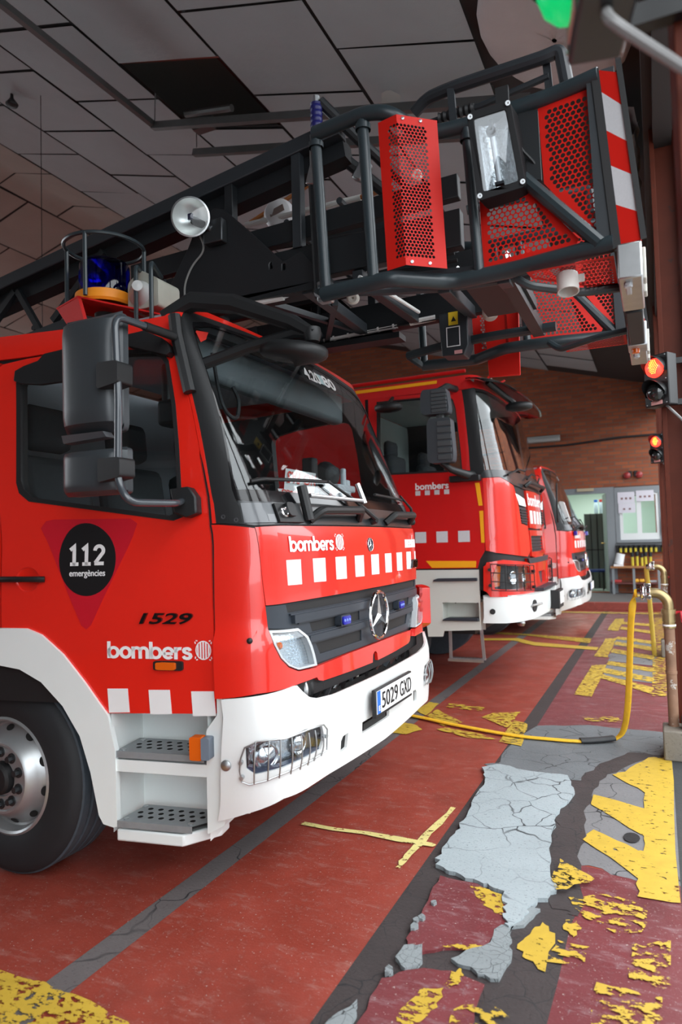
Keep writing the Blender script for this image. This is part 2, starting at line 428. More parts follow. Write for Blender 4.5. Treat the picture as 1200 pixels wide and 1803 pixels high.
def bumpn(t, h, b, st, d=.01):
    bp = N(t, 'ShaderNodeBump'); bp.inputs['Strength'].default_value = st; bp.inputs['Distance'].default_value = d
    t.links.new(h, bp.inputs['Height']); t.links.new(bp.outputs[0], b.inputs['Normal'])
def painted_floor(name, base, wear, specks=(.42, .36, .34)):
    m, t, b = nodes(name); o = N(t, 'ShaderNodeTexCoord').outputs['Object']
    c = mixc(t, noise(t, o, 2.2, 8), tuple(x*.55 for x in base), tuple(x*1.28 for x in base))
    sc = noise(t, scaled(t, o, (1.6, 5, 1)), 3.0, 9, .78)                                  # scuffs from the wheels
    c = mixc(t, ramp(t, sc, .53, .74), c, wear)
    dk = noise(t, o, .9, 5, .6); c = mixc(t, ramp(t, dk, .55, .78), c, tuple(x*.40 for x in base))
    sp = noise(t, o, 75, 3, .75); c = mixc(t, ramp(t, sp, .645, .69), c, specks)
    g = noise(t, o, 26, 6, .8); c = mixc(t, ramp(t, g, .58, .68), c, tuple(x*.85 for x in wear))
    t.links.new(c, b.inputs['Base Color']); t.links.new(ramp(t, noise(t, o, 4), .3, .7, (.34, .34, .34, 1), (.6, .6, .6, 1)), b.inputs['Roughness'])
    bumpn(t, noise(t, o, 120, 4), b, .12); b.inputs['Specular IOR Level'].default_value = .4
    return m
FRED = painted_floor('floor_red_paint', (.285, .047, .030), (.33, .15, .125))
FPLUM = painted_floor('floor_plum_paint', (.17, .035, .040), (.27, .17, .18))
def concrete(name, col, cracks=0., csc=6., dark=.5):
    m, t, b = nodes(name); o = N(t, 'ShaderNodeTexCoord').outputs['Object']
    c = mixc(t, noise(t, o, 3, 9, .65), tuple(x*(1-dark*.6) for x in col), tuple(min(1, x*1.25) for x in col))
    sp = noise(t, o, 90, 2); c = mixc(t, ramp(t, sp, .60, .72), c, tuple(x*.6 for x in col))
    if cracks:
        warp = N(t, 'ShaderNodeVectorMath', operation='MULTIPLY_ADD'); nz = N(t, 'ShaderNodeTexNoise'); nz.inputs['Scale'].default_value = 5; t.links.new(o, nz.inputs['Vector'])
        t.links.new(nz.outputs['Color'], warp.inputs[0]); warp.inputs[1].default_value = (.22, .22, 0); t.links.new(o, warp.inputs[2])
        v = N(t, 'ShaderNodeTexVoronoi', feature='DISTANCE_TO_EDGE'); v.inputs['Scale'].default_value = csc; t.links.new(warp.outputs[0], v.inputs['Vector'])
        gate = ramp(t, noise(t, o, 1.7, 3), .38, .55)
        w = ramp(t, v.outputs['Distance'], .004, .022*cracks, (1, 1, 1, 1), (0, 0, 0, 1))
        mu = N(t, 'ShaderNodeMath', operation='MULTIPLY'); t.links.new(w, mu.inputs[0]); t.links.new(gate, mu.inputs[1])
        c = mixc(t, mu.outputs[0], c, (.02, .022, .024))
    t.links.new(c, b.inputs['Base Color']); b.inputs['Roughness'].default_value = .62; bumpn(t, noise(t, o, 60, 6), b, .25); b.inputs['Specular IOR Level'].default_value = .3
    return m
CPATCH = concrete('pale_patch_concrete', (.32, .37, .39), 1., 5.0, .35)
CBROKE = concrete('broken_concrete', (.24, .27, .28), 1.4, 26, .5)
CWET = concrete('dark_concrete', (.155, .17, .18), .6, 4, .7)
CGREY = concrete('grey_concrete', (.17, .17, .175), .7, 3, .5)
CJOINT = concrete('joint_asphalt', (.13, .115, .115), .5, 2.5, .5)
CDARK = concrete('tarry_joint', (.055, .045, .045), .8, 8, .8)
APRON = concrete('apron_concrete', (.26, .26, .26))
def worn_yellow(name, lvl, col=(.56, .375, .04), sc=16):
    """road paint that has flaked away in patches"""
    m, t, b = nodes(name); o = N(t, 'ShaderNodeTexCoord').outputs['Object']; out = t.nodes['Material Output']
    t.links.new(mixc(t, noise(t, o, 12, 8), tuple(x*.72 for x in col), tuple(min(1, x*1.1) for x in col)), b.inputs['Base Color']); b.inputs['Roughness'].default_value = .55
    tr = N(t, 'ShaderNodeBsdfTransparent'); mx = N(t, 'ShaderNodeMixShader')
    n = noise(t, scaled(t, o, (1, 1.6, 1)), sc, 9, .68); t.links.new(ramp(t, n, lvl, lvl+.02), mx.inputs[0]); t.links.new(tr.outputs[0], mx.inputs[1]); t.links.new(b.outputs[0], mx.inputs[2]); t.links.new(mx.outputs[0], out.inputs[0])
    return m
Y0 = worn_yellow('yellow_paint', .38, sc=24); Y1 = worn_yellow('yellow_paint_worn', .45, sc=22); Y2 = worn_yellow('yellow_paint_flaked', .51, sc=14); YP = worn_yellow('pale_yellow_paint', .40, (.72, .62, .24), sc=26)

m = MB(); m.add([(-14, -5.9, 0), (1.58, -5.9, 0), (1.58, 16, 0), (-14, 16, 0)], [(0, 1, 2, 3)]); floor = struct(m.build('floor', FRED, None))
floor['label'] = 'worn red painted floor of the fire station'; floor['category'] = 'floor'
def mark(name, pts, M, z, th=0.0):
    m = MB()
    if th: m.prism([(x, y, z-th) for x, y in pts], (0, 0, th))
    else:
        tri = tessellate_polygon([[Vector((x, y, 0)) for x, y in pts]]); m.add([(x, y, z) for x, y in pts], [tuple(q) for q in tri])
        o_ = None
    o = m.build(name, M, floor, ang=0, fix=bool(th))
    if not th:
        me = o.data
        for p in me.polygons:
            if p.normal.z < 0: p.flip()
    return struct(o)
def jag(pts, amp=.012, n=4, seed=1):
    r = random.Random(seed); out = []
    for i in range(len(pts)):
        a, b = pts[i], pts[(i+1) % len(pts)]; out.append(a)
        for k in range(1, n): t = k/n; out.append((a[0]+(b[0]-a[0])*t+r.uniform(-amp, amp), a[1]+(b[1]-a[1])*t+r.uniform(-amp, amp)))
    return out
mark('joint_strip', rect(-.645, -5.8, -.525, 12.2), CJOINT, .001)
mark('dark_joint', [(.30, -10), (.42, -10), (.41, .25), (.40, .75), (.33, 1.9), (.28, 2.3), (.30, 2.75), (.41, 2.75), (.42, 12.2), (.31, 12.2), (.30, 3.4), (.24, 2.9)] if False else rect(.30, -5.8, .415, 12.2), CDARK, .001)
mark('plum_area', [(.415, 3.3), (1.58, 3.3), (1.58, 12.2), (.415, 12.2)], FPLUM, .0008)
mark('plum_area', [(.93, -5.8), (1.58, -5.8), (1.58, 1.05), (1.2, 1.02), (.95, 1.05)], FPLUM, .0012)
mark('plum_area', [(.415, -5.8), (.93, -5.8), (.93, -.0), (.415, .0)], FPLUM, .0010)
mark('tarry_band', jag([(.40, -2), (.97, -2), (.98, .62), (.92, 2.3), (.40, 2.3)], .01, 6, 14), CDARK, .0014)
mark('grey_area', jag([(.88, 1.0), (1.0, 1.06), (1.22, .98), (1.40, 1.0), (1.40, 2.9), (1.1, 2.85), (.93, 2.45)], .015), CGREY, .0016)
mark('threshold', rect(1.375, -5.8, 1.58, 12.2), concrete('threshold_asphalt', (.045, .048, .05)), .0025)
mark('dark_concrete', jag([(.24, 2.28), (.33, 2.36), (.30, 2.9), (.42, 3.35), (.8, 3.5), (1.42, 3.45), (1.42, 2.9), (1.1, 2.82), (.93, 2.45), (.87, 2.18), (.61, 2.20), (.45, 2.22)], .015, 4, 3), CWET, .0030)
mark('tarry_band', jag([(.90, .62), (1.0, .60), (.97, 1.05), (.94, 1.5), (.94, 1.95), (1.0, 2.35), (1.2, 2.72), (1.40, 2.80), (1.40, 2.88), (1.1, 2.86), (.92, 2.46), (.84, 2.1), (.80, 1.7), (.81, 1.3), (.85, .95)], .02, 5, 5), CDARK, .0034)
mark('tarry_band', jag([(.82, .42), (.99, .60), (.93, -.05), (.90, -.9), (.72, -.9), (.76, -.14), (.76, .10)], .015, 4, 6), CDARK, .0026)
mark('plum_slab', jag([(.41, .70), (.58, .69), (.67, .64), (.73, .56), (.75, .43), (.72, .26), (.57, .18), (.48, .10), (.43, .19), (.425, .48)], .008, 4, 7), FPLUM, .012, .011)
mark('plum_slab', jag([(.52, .03), (.64, .07), (.76, .04), (.77, -.14), (.74, -.9), (.43, -.9), (.44, -.28), (.43, -.06)], .008, 4, 8), FPLUM, .010, .009)
mark('concrete_patch', jag([(.365, .78), (.345, .95), (.355, 1.16), (.36, 1.35), (.33, 1.73), (.325, 1.93), (.25, 2.17), (.35, 2.27), (.5, 2.21), (.78, 2.20), (.85, 1.93), (.80, 1.68), (.80, 1.37), (.84, 1.03), (.90, .74), (.84, .63), (.81, .5), (.77, .40), (.73, .48), (.735, .56), (.68, .66), (.58, .70), (.47, .74)], .014, 5, 2), CPATCH, .020, .018)
mark('broken_patch', jag([(.62, .13), (.71, .25), (.74, .41), (.82, .44), (.86, .58), (.80, .60), (.78, .36), (.81, .26), (.80, .08), (.72, .09)], .012, 4, 9), CBROKE, .014, .013)
mark('broken_patch', jag([(.435, .06), (.44, .14), (.50, .17), (.53, .08), (.49, .01)], .008, 3, 10), CBROKE, .017, .016)
mark('broken_patch', jag([(.355, -.32), (.40, -.20), (.425, -.26), (.42, -.5), (.34, -.6)], .01, 3, 11), CBROKE, .017, .016)
for i, (x, y, s) in enumerate(((.437, .265, .020), (.445, .335, .016), (.43, .31, .014), (.455, .46, .012), (.44, -.02, .016))):
    mark('broken_patch', [(x+s*math.cos(a)*random.uniform(.7, 1.2), y+s*1.4*math.sin(a)*random.uniform(.7, 1.2)) for a in [k*1.05 for k in range(6)]], CBROKE, .022, .021)
mark('round_stain', [(1.17+.038*math.cos(a), 1.425+.06*math.sin(a)) for a in [k*.45 for k in range(14)]], concrete('oil_stain', (.02, .02, .021)), .0075)
ymn = [0]
def ym(p, M, z=.006):
    ymn[0] += 1; return mark('yellow_marking', jag(p, .010, 4, 20+ymn[0]), M, z+.00003*ymn[0])
ym([(-1.6, -.55), (-.73, -.53), (-.64, -.515), (-.50, -.525), (-.23, -.56), (-.12, -.60), (-.05, -.75), (-.3, -1.1), (-1.6, -1.1)], Y1)
ym(rect(-.44, .975, .29, 1.015), YP); ym([(.195, .71), (.215, .71), (.245, 1.0), (.265, 1.49), (.235, 1.49), (.205, 1.15), (.19, .85)], YP)
ym([(1.03, 2.35), (1.1, 2.43), (1.23, 2.78), (1.37, 2.84), (1.37, .85), (1.21, .84), (1.21, 1.0), (.95, 1.32), (.99, 1.46), (1.2, 1.29), (1.225, 1.29), (1.225, 1.47), (.95, 1.80), (.95, 1.96), (1.22, 1.84), (1.22, 2.09)], Y0)
ym([(.87, .84), (.88, 1.03), (.95, .97), (1.04, .89), (.95, .77), (.90, .74)], Y1, .024)
ym([(.95, .73), (1.12, .82), (1.24, .78), (1.24, .60), (1.17, .50), (1.06, .58), (.97, .66)], Y2); ym([(.96, .55), (1.0, .56), (1.02, .50), (1.0, .44), (.96, .48)], Y1)
ym([(1.20, .48), (1.33, .55), (1.33, .25), (1.2, .25)], Y2); ym([(.95, .40), (1.06, .40), (1.06, .28), (.93, .25)], Y2); ym([(1.1, .2), (1.3, .2), (1.3, -.2), (1.1, -.2)], Y2)
ym([(.82, .30), (.85, .40), (.88, .50), (.935, .44), (.935, .19), (.86, .24)], Y0)
ym([(.55, .665), (.64, .655), (.70, .62), (.745, .47), (.69, .50), (.62, .56)], Y1, .0135)
ym([(.64, -.02), (.64, .06), (.67, .085), (.685, .02), (.66, -.03)], Y1, .0135); ym([(.54, -.20), (.57, -.06), (.64, -.03), (.65, -.13), (.60, -.24), (.55, -.24)], Y1, .0115); ym([(.57, .19), (.64, .225), (.71, .25), (.67, .20)], Y1, .0135)
ym([(.70, -.12), (.80, -.04), (.88, -.1), (.86, -.28), (.72, -.30)], Y2, .0125)
ym([(-.645, 3.50), (-.63, 3.84), (-.525, 3.80), (-.51, 3.36)], Y0); ym([(-.66, 2.78), (-.64, 3.10), (-.50, 3.05), (-.40, 2.93), (-.48, 2.76)], Y0)
ym([(-.48, 3.60), (-.16, 3.24), (-.27, 3.08), (-.50, 3.35)], Y1); ym([(-.05, 3.45), (.0, 3.62), (.22, 3.73), (.21, 3.2)], Y1); ym([(.23, 2.80), (.22, 3.44), (.34, 3.36), (.40, 2.75)], Y1, .0065); ym([(-.25, 3.06), (.06, 2.96), (.20, 2.86), (.0, 2.83), (-.3, 2.98)], Y1); ym([(-.45, 3.85), (-.1, 3.8), (-.1, 3.65), (-.42, 3.68)], Y2)
ym([(.72, 3.72), (1.0, 3.85), (1.02, 3.65), (.78, 3.6)], Y2)
ym([(-1.1, 8.7), (-.62, 8.60), (.42, 8.30), (.42, 7.85), (-.5, 8.40), (-1.1, 8.5)], Y1); ym([(-1.1, 7.75), (-.62, 7.85), (-.27, 7.45), (.57, 7.25), (.57, 7.5), (-.3, 7.75), (-.6, 8.1), (-1.1, 7.95)], Y0)
for dy in (0, 2.22, 4.75): ym([(.57, 4.55+dy), (.60, 6.15+dy), (.75, 6.2+dy), (.73, 4.50+dy)], Y1)
for a, b, c, d in ((5.4, 5.62, 5.08, 4.77), (5.72, 6.0, 5.58, 5.34), (6.22, 6.48, 6.14, 5.91), (7.12, 7.43, 6.97, 6.7), (7.80, 8.1, 7.68, 7.35), (8.33, 8.61, 8.24, 7.95), (9.47, 9.79, 9.28, 9.0), (10.12, 10.47, 10.22, 9.89)):
    ym([(.74, a), (.75, b), (1.25, c), (1.24, d)], Y1)
ym(rect(1.24, 4.7, 1.37, 12.2), Y2); ym(rect(-.8, 11.75, 1.3, 12.0), Y1); ym(rect(-4, 3.0, -.7, 3.25), Y1)
for y in (6.0, 7.0, 8.2): mark('grey_area', jag([(.74, y-.5), (1.26, y-.7), (1.26, y+.05), (.74, y+.3)], .02), CGREY, .0030)
m = MB(); m.add([(-40, -40, -.03), (40, -40, -.03), (40, 40, -.03), (-40, 40, -.03)], [(0, 1, 2, 3)]); struct(m.build('ground', APRON, None))

# ---------------------------------------------------------------- pitched ceiling of square panels
def czh(x): return 4.97+.272*(1.4-x) if x > -7.5 else 7.39-.26*(-7.5-x)
mc, t, b = nodes('ceiling_panel'); o = N(t, 'ShaderNodeTexCoord').outputs['Object']
t.links.new(mixc(t, noise(t, o, 1.3, 7), (.31, .357, .372), (.41, .464, .48)), b.inputs['Base Color']); b.inputs['Roughness'].default_value = .75; bumpn(t, noise(t, o, 3.5, 5), b, .35, .03)
CEILB = mat('tan_ceiling_panel', (.37, .34, .30), .8, noise=.12, nscale=2)
holes = [(-3.23, 2.74), (-.90, 3.33)]
m = MB(); m2 = MB(); rr = random.Random(4); ncol = 12
for k in range(-13, 3):
    x0 = -3.23+1.165*k; x1 = x0+1.165
    if x0 > 1.3 or x1 < -13.6: continue
    j0 = -7
    for j in range(j0, 16):
        y0 = 2.74+1.175*j+(.585 if k % 2 else 0); y1 = y0+1.175
        if any(abs(x0-hx) < .1 and abs(y0-hy) < .35 for hx, hy in holes) or y1 > 15.6: continue
        G = .017; xa, xb, ya, yb = x0+G, min(x1-G, 1.42), y0+G, y1-G
        tl = [rr.uniform(-.012, .012) for _ in range(3)]; sag = rr.uniform(-.004, .022); rows = []
        for i in range(7):
            row = []
            for q in range(7):
                u, v = i/6, q/6; x = xa+(xb-xa)*u; y = ya+(yb-ya)*v
                e = min(u, 1-u, v, 1-v); z = czh(x)+tl[0]*(u-.5)+tl[1]*(v-.5)-sag*(1-(1-2*min(.5, e*1.0))**2)*1.5-(.012 if e > 0 else 0)
                row.append((x, y, z))
            rows.append(row)
        (m if x0 > -7.4 else m2).grid(rows)
ceil_ = struct(m.build('ceiling', mc, None, ang=30)); ceil_b = struct(m2.build('ceiling', CEILB, None, ang=30))
def strip_ceiling(name, M, dz):
    m = MB(); m.add([(1.42, -6, czh(1.42)+dz), (1.42, 15.6, czh(1.42)+dz), (-7.5, 15.6, 7.39+dz), (-7.5, -6, 7.39+dz), (-14, -6, czh(-14)+dz), (-14, 15.6, czh(-14)+dz)], [(0, 1, 2, 3), (3, 2, 5, 4)]); return struct(m.build(name, M, None))
# dark backing with openings where panels are missing, and the void above them
m = MB(); bx = [(-7.5, -3.22), (-3.22, -2.08), (-2.08, -.89), (-.89, .26), (.26, 1.42)]
def quad(m, xa, xb, ya, yb, dz): m.add([(xa, ya, czh(xa)+dz), (xb, ya, czh(xb)+dz), (xb, yb, czh(xb)+dz), (xa, yb, czh(xa)+dz)], [(0, 1, 2, 3)])
for xa, xb in bx:
    hy = {(-3.22): (2.75, 3.90), (-.89): (3.35, 4.48)}.get(xa)
    if hy: quad(m, xa, xb, -6, hy[0], .02); quad(m, xa, xb, hy[1], 15.6, .02)
    else: quad(m, xa, xb, -6, 15.6, .02)
m.add([(-7.5, -6, 7.41), (-7.5, 15.6, 7.41), (-14, 15.6, czh(-14)+.02), (-14, -6, czh(-14)+.02)], [(0, 1, 2, 3)])
struct(m.build('ceiling_grid', mat('grid_dark', (.03, .03, .03), .7), ceil_))
struct(strip_ceiling('ceiling_void', mat('void_dark', (.22, .20, .18), .9), .9))
m = MB(); m.bar((-6, 3.25, czh(-6)+.5), (1.2, 3.25, czh(1.2)+.5), .10, .22); struct(m.build('ceiling_beam', mat('oxide_red_beam', (.50, .20, .17), .6), ceil_))
m = MB(); m.bar((-2.62, -6, 6.75), (-2.62, 15, 6.75), .14, .12); struct(m.build('ceiling_beam', mat('oxide_red_steel', (.12, .035, .03), .6), ceil_))
# torn flap beside the second opening
m = MB(); rows = [[(-.72+.18*u-.05*v, 3.30+.05*math.sin(v*3), 5.50-.22*v-.05*u+.03*math.sin(u*4)) for u in (0, .25, .5, .75, 1)] for v in (0, .3, .6, 1)]; m.grid(rows); struct(m.build('ceiling_flap', mat('flap_white', (.55, .53, .50), .7), ceil_, fix=False))
# walls
mb_, t, b = nodes('brick'); o = N(t, 'ShaderNodeTexCoord').outputs['Object']
sp_ = N(t, 'ShaderNodeSeparateXYZ'); t.links.new(o, sp_.inputs[0]); cm = N(t, 'ShaderNodeCombineXYZ'); ad = N(t, 'ShaderNodeMath', operation='ADD'); t.links.new(sp_.outputs[0], ad.inputs[0]); t.links.new(sp_.outputs[1], ad.inputs[1]); t.links.new(ad.outputs[0], cm.inputs[0]); t.links.new(sp_.outputs[2], cm.inputs[1])
br = N(t, 'ShaderNodeTexBrick'); t.links.new(cm.outputs[0], br.inputs['Vector']); br.inputs['Scale'].default_value = 1.; br.inputs['Brick Width'].default_value = .30; br.inputs['Row Height'].default_value = .085; br.inputs['Mortar Size'].default_value = .011
br.inputs['Color1'].default_value = (.41, .108, .036, 1); br.inputs['Color2'].default_value = (.25, .060, .022, 1); br.inputs['Mortar'].default_value = (.17, .10, .07, 1); br.inputs['Bias'].default_value = .1
t.links.new(mixc(t, noise(t, o, .8, 5), br.outputs['Color'], mixc(t, .5, br.outputs['Color'], (.16, .06, .035))), b.inputs['Base Color']); b.inputs['Roughness'].default_value = .85
BRICK = mb_
YB = 15.1
def wallrect(name, pts, M, vec, holes=()):
    m = MB(); m.prism(pts, vec, holes); return struct(m.build(name, M, None, ang=0))
DOOR = [(-.88, .15), (.28, .15), (.28, 2.52), (-.88, 2.52)]; WIN = [(.46, 1.30), (1.32, 1.30), (1.32, 2.42), (.46, 2.42)]
wallrect('wall_back', [(-14, YB, 0), (1.75, YB, 0), (1.75, YB, 4.9), (-7.5, YB, 7.6), (-14, YB, 5.9)], BRICK, (0, .25, 0), [[(x, YB, z) for x, z in DOOR], [(x, YB, z) for x, z in WIN]])
wallrect('wall_left', [(-13.4, -6, 0), (-13.4, YB, 0), (-13.4, YB, 6.2), (-13.4, -6, 6.2)], BRICK, (-.25, 0, 0), [[(-13.4, y, 2.4), (-13.4, y+3.6, 2.4), (-13.4, y+3.6, 5.6), (-13.4, y, 5.6)] for y in (-4.8, -.6, 3.6, 7.8)])  # unseen window openings added to brighten the ceiling from behind
wallrect('wall_near', [(-14, -5.9, 0), (1.6, -5.9, 0), (1.6, -5.9, 4.9), (-7.5, -5.9, 7.6), (-14, -5.9, 5.9)], mat('near_wall_paint', (.16, .15, .14), .8), (0, -.2, 0))
# step and raised office floor at the back
m = MB(); m.box((-6.2, 13.9, .07), (15.4, 2.9, .14)); struct(m.build('platform', concrete('grating_concrete', (.10, .095, .095)), None))
m = MB(); m.box((-6.2, 12.42, .08), (15.4, .09, .165)); struct(m.build('kerb', mat('kerb_red', (.25, .05, .035), .7, noise=.4, nscale=14, dirt=((.28, .25, .23), 16, .62)), None, bev=.01))
# lintel, columns and the door track along the open front
OX = mat('oxide_red_column', (.085, .018, .009), .5, spec=.15, noise=.25, nscale=8, dirt=((.05, .02, .015), 10, .62))
m = MB(); m.box((1.59, 4.6, 4.86), (.42, 21.2, .90)); m.box((1.50, 4.6, 4.36), (.12, 21.2, .14)); struct(m.build('lintel', mat('lintel_dark', (.03, .026, .025), .7), None))
for y in (-5.05, -.85, 3.1, 7.3, 11.5):
    m = MB(); m.box((1.43, y+.02, 2.2), (.03, .22, 4.4)); m.box((1.60, y, 2.2), (.03, .22, 4.4)); m.box((1.515, y, 2.2), (.17, .02, 4.4)); struct(m.build('column', OX, None, bev=.002))
    m = MB(); m.box((1.52, y, .06), (.26, .17, .12)); struct(m.build('column_base', mat('base_dark', (.03, .032, .034), .7), None, bev=.01))
# folded-back door leaves between the columns, seen edge-on
# unseen building across the yard, added to darken the windscreen reflections
wallrect('unseen_wall_wing', [(1.75, YB, 0), (9.5, YB, 0), (9.5, YB, 7.2), (1.75, YB, 7.2)], BRICK, (0, .25, 0))  # brick wing out of view, added for the windscreens to mirror something dark
m = MB(); m.box((21.5, 12, 2.9), (3, 60, 6)); ob = tag(m.build('building', mat('far_building', (.20, .18, .165), .8, noise=.2, nscale=.6), None), 'unseen grey building added opposite the open doors to darken reflections', 'building')
for i in range(14):
    for k in range(2): m = MB(); m.box((19.98, -14+i*4, 1.6+k*2.6), (.06, 1.5, 1.8)); m.build('window', mat('dark_pane', (.03, .035, .04), .1), ob)
# white insulation bulges around the duct by the lintel
m = MB(); rows = []
for i in range(25):
    a = 2*PI*i/24; row = []
    for k in range(9):
        r = (.02, .18, .34, .46, .54, .585, .60, .606, .61)[k]; dz = (0, .0, .004, .012, .03, .06, .09, .13, .17)[k]; xx = .84+r*.85*math.cos(a); row.append((xx, 2.62+r*1.15*math.sin(a), czh(xx)-.13+dz*.6+.006*math.sin(a*9+k)))
    rows.append(row)
m.grid(rows); tag(m.build('plaster_shell', mat('plaster_white', (.50, .46, .45), .8, noise=.08, nscale=6, bump=.5, bscale=25), None, ang=60, fix=False), 'white round plaster bulge with flaking edge under the ceiling panels', 'plaster bulge')
m = MB(); rows = []
for i in range(9):
    y = 3.42+i*.15; row = []
    for k in range(11):
        a = 2*PI*k/10; r = .15+.02*math.sin(i*1.7+k*2.1); row.append((1.19+r*math.cos(a), y, 4.72+r*1.15*math.sin(a)))
    rows.append(row)
m.grid(rows); tag(m.build('lagging', mat('lagging_white', (.30, .28, .27), .85, noise=.15, nscale=12, bump=.7, bscale=30), None, ang=60), 'lumpy off-white lagging along the lintel above the cage front', 'lagging')
# steel door rails hung under the ceiling
GAL = mat('rail_steel', (.16, .17, .17), .45, metal=.6, noise=.2, nscale=9)
m = MB(); m.bar((-3.34, -5.5, 5.93), (-3.26, 3.28, 5.93), .05, .06); m.bar((-3.27, 3.28, 5.92), (.6, 3.02, 4.88), .06, .07); o = tag(m.build('ceiling_rail', GAL, None), 'grey steel rail with a square corner hung below the missing ceiling panel', 'rail', 'rails hung under the ceiling')
m = MB(); m.bar((-3.15, 3.82, 5.88), (.6, 3.45, 4.86), .06, .07); tag(m.build('ceiling_rail', GAL, None), 'short straight grey steel rail below the cornered rail', 'rail', 'rails hung under the ceiling')
m = MB(); m.tube([(-3.25, 3.28, 5.93), (-3.22, 3.26, 6.25)], .006, 5); m.build('rail_hanger', GAL, o); m = MB(); m.tube([(-3.1, 3.80, 5.92), (-3.1, 3.8, 6.2)], .006, 5); m.build('rail_hanger', GAL, o); m = MB(); m.box((-2.72, 3.42, 5.86), (.22, .10, .12)); m.tube([(-2.9, 3.35, 5.98), (-2.3, 3.3, 5.84)], .035, 8); m.build('rail_bracket', GAL, o)
m = MB(); m.tube([(-4.75, 3.15, 6.63), (-4.75, 3.15, 3.3)], .004, 5); tag(m.build('pull_cord', SEAL, None), 'thin dark cord hanging from the ceiling above the blue beacon', 'cord')
m = MB(); m.tube([(-1.75, 4.0, 5.83), (-1.75, 4.0, 3.6)], .004, 5); tag(m.build('pull_cord', SEAL, None), 'thin dark cord hanging from the missing ceiling panel', 'cord')
m = MB(); m.lathe([(.015, 0), (.02, -.05), (.07, -.12), (.06, -.14), (.0005, -.15)], (-5.15, 3.1, 6.74), (0, 0, 1), 14); tag(m.build('ceiling_sensor', BLACKP, None), 'small dark fitting on the ceiling beside the pull cord', 'sensor')
# ================================================================ ladder truck nearest the camera
truck = thing('fire_truck', (-1.45, 1.13, 0), 'red and white ladder fire truck with black 112 badge on its door, rescue cage overhead', 'fire truck', 'fire trucks parked in the bays')
C1 = CAB1
YC = 1.13
GLL = [(0.572, 2.275), (0.546, 1.821), (0.551, 1.774), (0.573, 1.735), (0.738, 1.68), (0.899, 1.626), (0.922, 1.64), (0.931, 1.742), (0.95, 1.941), (0.965, 2.117), (0.974, 2.306), (0.967, 2.344), (0.949, 2.362), (0.88, 2.372), (0.704, 2.358), (0.606, 2.336), (0.580, 2.31)]
WSE = [(1.27, 1.695), (1.265, 1.74), (1.36, 1.87), (1.52, 2.06), (1.68, 2.25), (1.82, 2.40), (1.93, 2.49), (2.1, 2.54), (2.5, 2.565)]
WS = [(3, 1.685), (2.0, 1.684), (1.45, 1.684)]+WSE+[(3, 2.572)]
WS = WS+mir(WSE)+[(4.55, 1.684), (4.0, 1.684)]
def grow(l, k):     # push an outline away from its centre
    cu = sum(p[0] for p in l)/len(l); cz = sum(p[1] for p in l)/len(l)
    return [(cu+(u-cu)*(1+k), cz+(z-cz)*(1+k)) for u, z in l]
# dark frame under the panels
m = MB(); skin(m, C1, rect(.02, .82, 5.98, 2.50), [grow(GLL, -.02), mir(grow(GLL, -.02)), WS], off=-.014, thick=.03)
frame = m.build('cab_frame', SEAL, truck)
# roof dome
def rz(u):
    v = min(u, 6-u); return 2.525 if v < .95 else 2.525+.075*min(1, (v-.95)/1.05)**.7
m = MB(); ring = [C1(i*.05, rz(i*.05)) for i in range(121)]
rows = []
for k in range(7):
    t = k/6; s = 1-t*.98 if k else 1
    rows.append([((p[0]-(-1.35))*(1-t)+-1.35 if k else p[0], (p[1]-YC)*(1-t*.99)+YC, p[2]-.004+(2.655-p[2])*math.sin(t*PI/2)**.8) for p in ring])
m.grid(rows); roof = m.build('roof', RED, truck)
# red roof band with both front pillars
fr = [(0.996, 1.711), (1.002, 1.891), (1.044, 2.102), (1.054, 2.305), (1.014, 2.40), (0.993, 2.449), (0.968, 2.453), (0.92, 2.444), (0.864, 2.427), (.6, 2.405), (.03, 2.395)]
po = [(0.994, 1.594), (1.003, 1.718), (1.078, 2.021), (1.111, 2.23), (1.16, 2.40), (1.3, 2.50), (1.6, 2.545), (2.0, 2.565), (2.5, 2.582), (3, 2.588)]
hl = [(3, 2.6), (2.5, rz(2.5)), (2, rz(2)), (1.6, rz(1.6)), (1.3, rz(1.3)), (1.1, rz(1.1)), (.95, 2.525), (.5, 2.525), (.03, 2.525)]+fr[::-1]+[(0.986, 1.594)]+po
m = MB(); skin(m, C1, hl+[(6-u, z) for u, z in hl[1:-1]][::-1], thick=.012); m.build('roof_band', RED, truck)
# black pillar trim and windscreen surround
e = [(0.994, 1.594)]+po[1:-1]
tr = e+[(2.5, 2.566)]+WSE[::-1][1:]
m = MB(); skin(m, C1, [(.994, 1.594), (1.003, 1.718), (1.078, 2.021), (1.111, 2.23), (1.16, 2.40), (1.3, 2.50), (1.6, 2.545), (2.0, 2.565), (2.5, 2.582), (3, 2.588)]+[(3, 2.574)]+WSE[::-1]+[(1.3, 1.66), (1.27, 1.594)], off=-.002, thick=.014)
pt = m.build('pillar_trim', BLACKP, truck)
m = MB(); skin(m, C1, mir([(.994, 1.594), (1.003, 1.718), (1.078, 2.021), (1.111, 2.23), (1.16, 2.40), (1.3, 2.50), (1.6, 2.545), (2.0, 2.565), (2.5, 2.582), (3, 2.588)]+[(3, 2.574)]+WSE[::-1]+[(1.3, 1.66), (1.27, 1.594)]), off=-.002, thick=.014)
m.build('pillar_trim', BLACKP, truck)
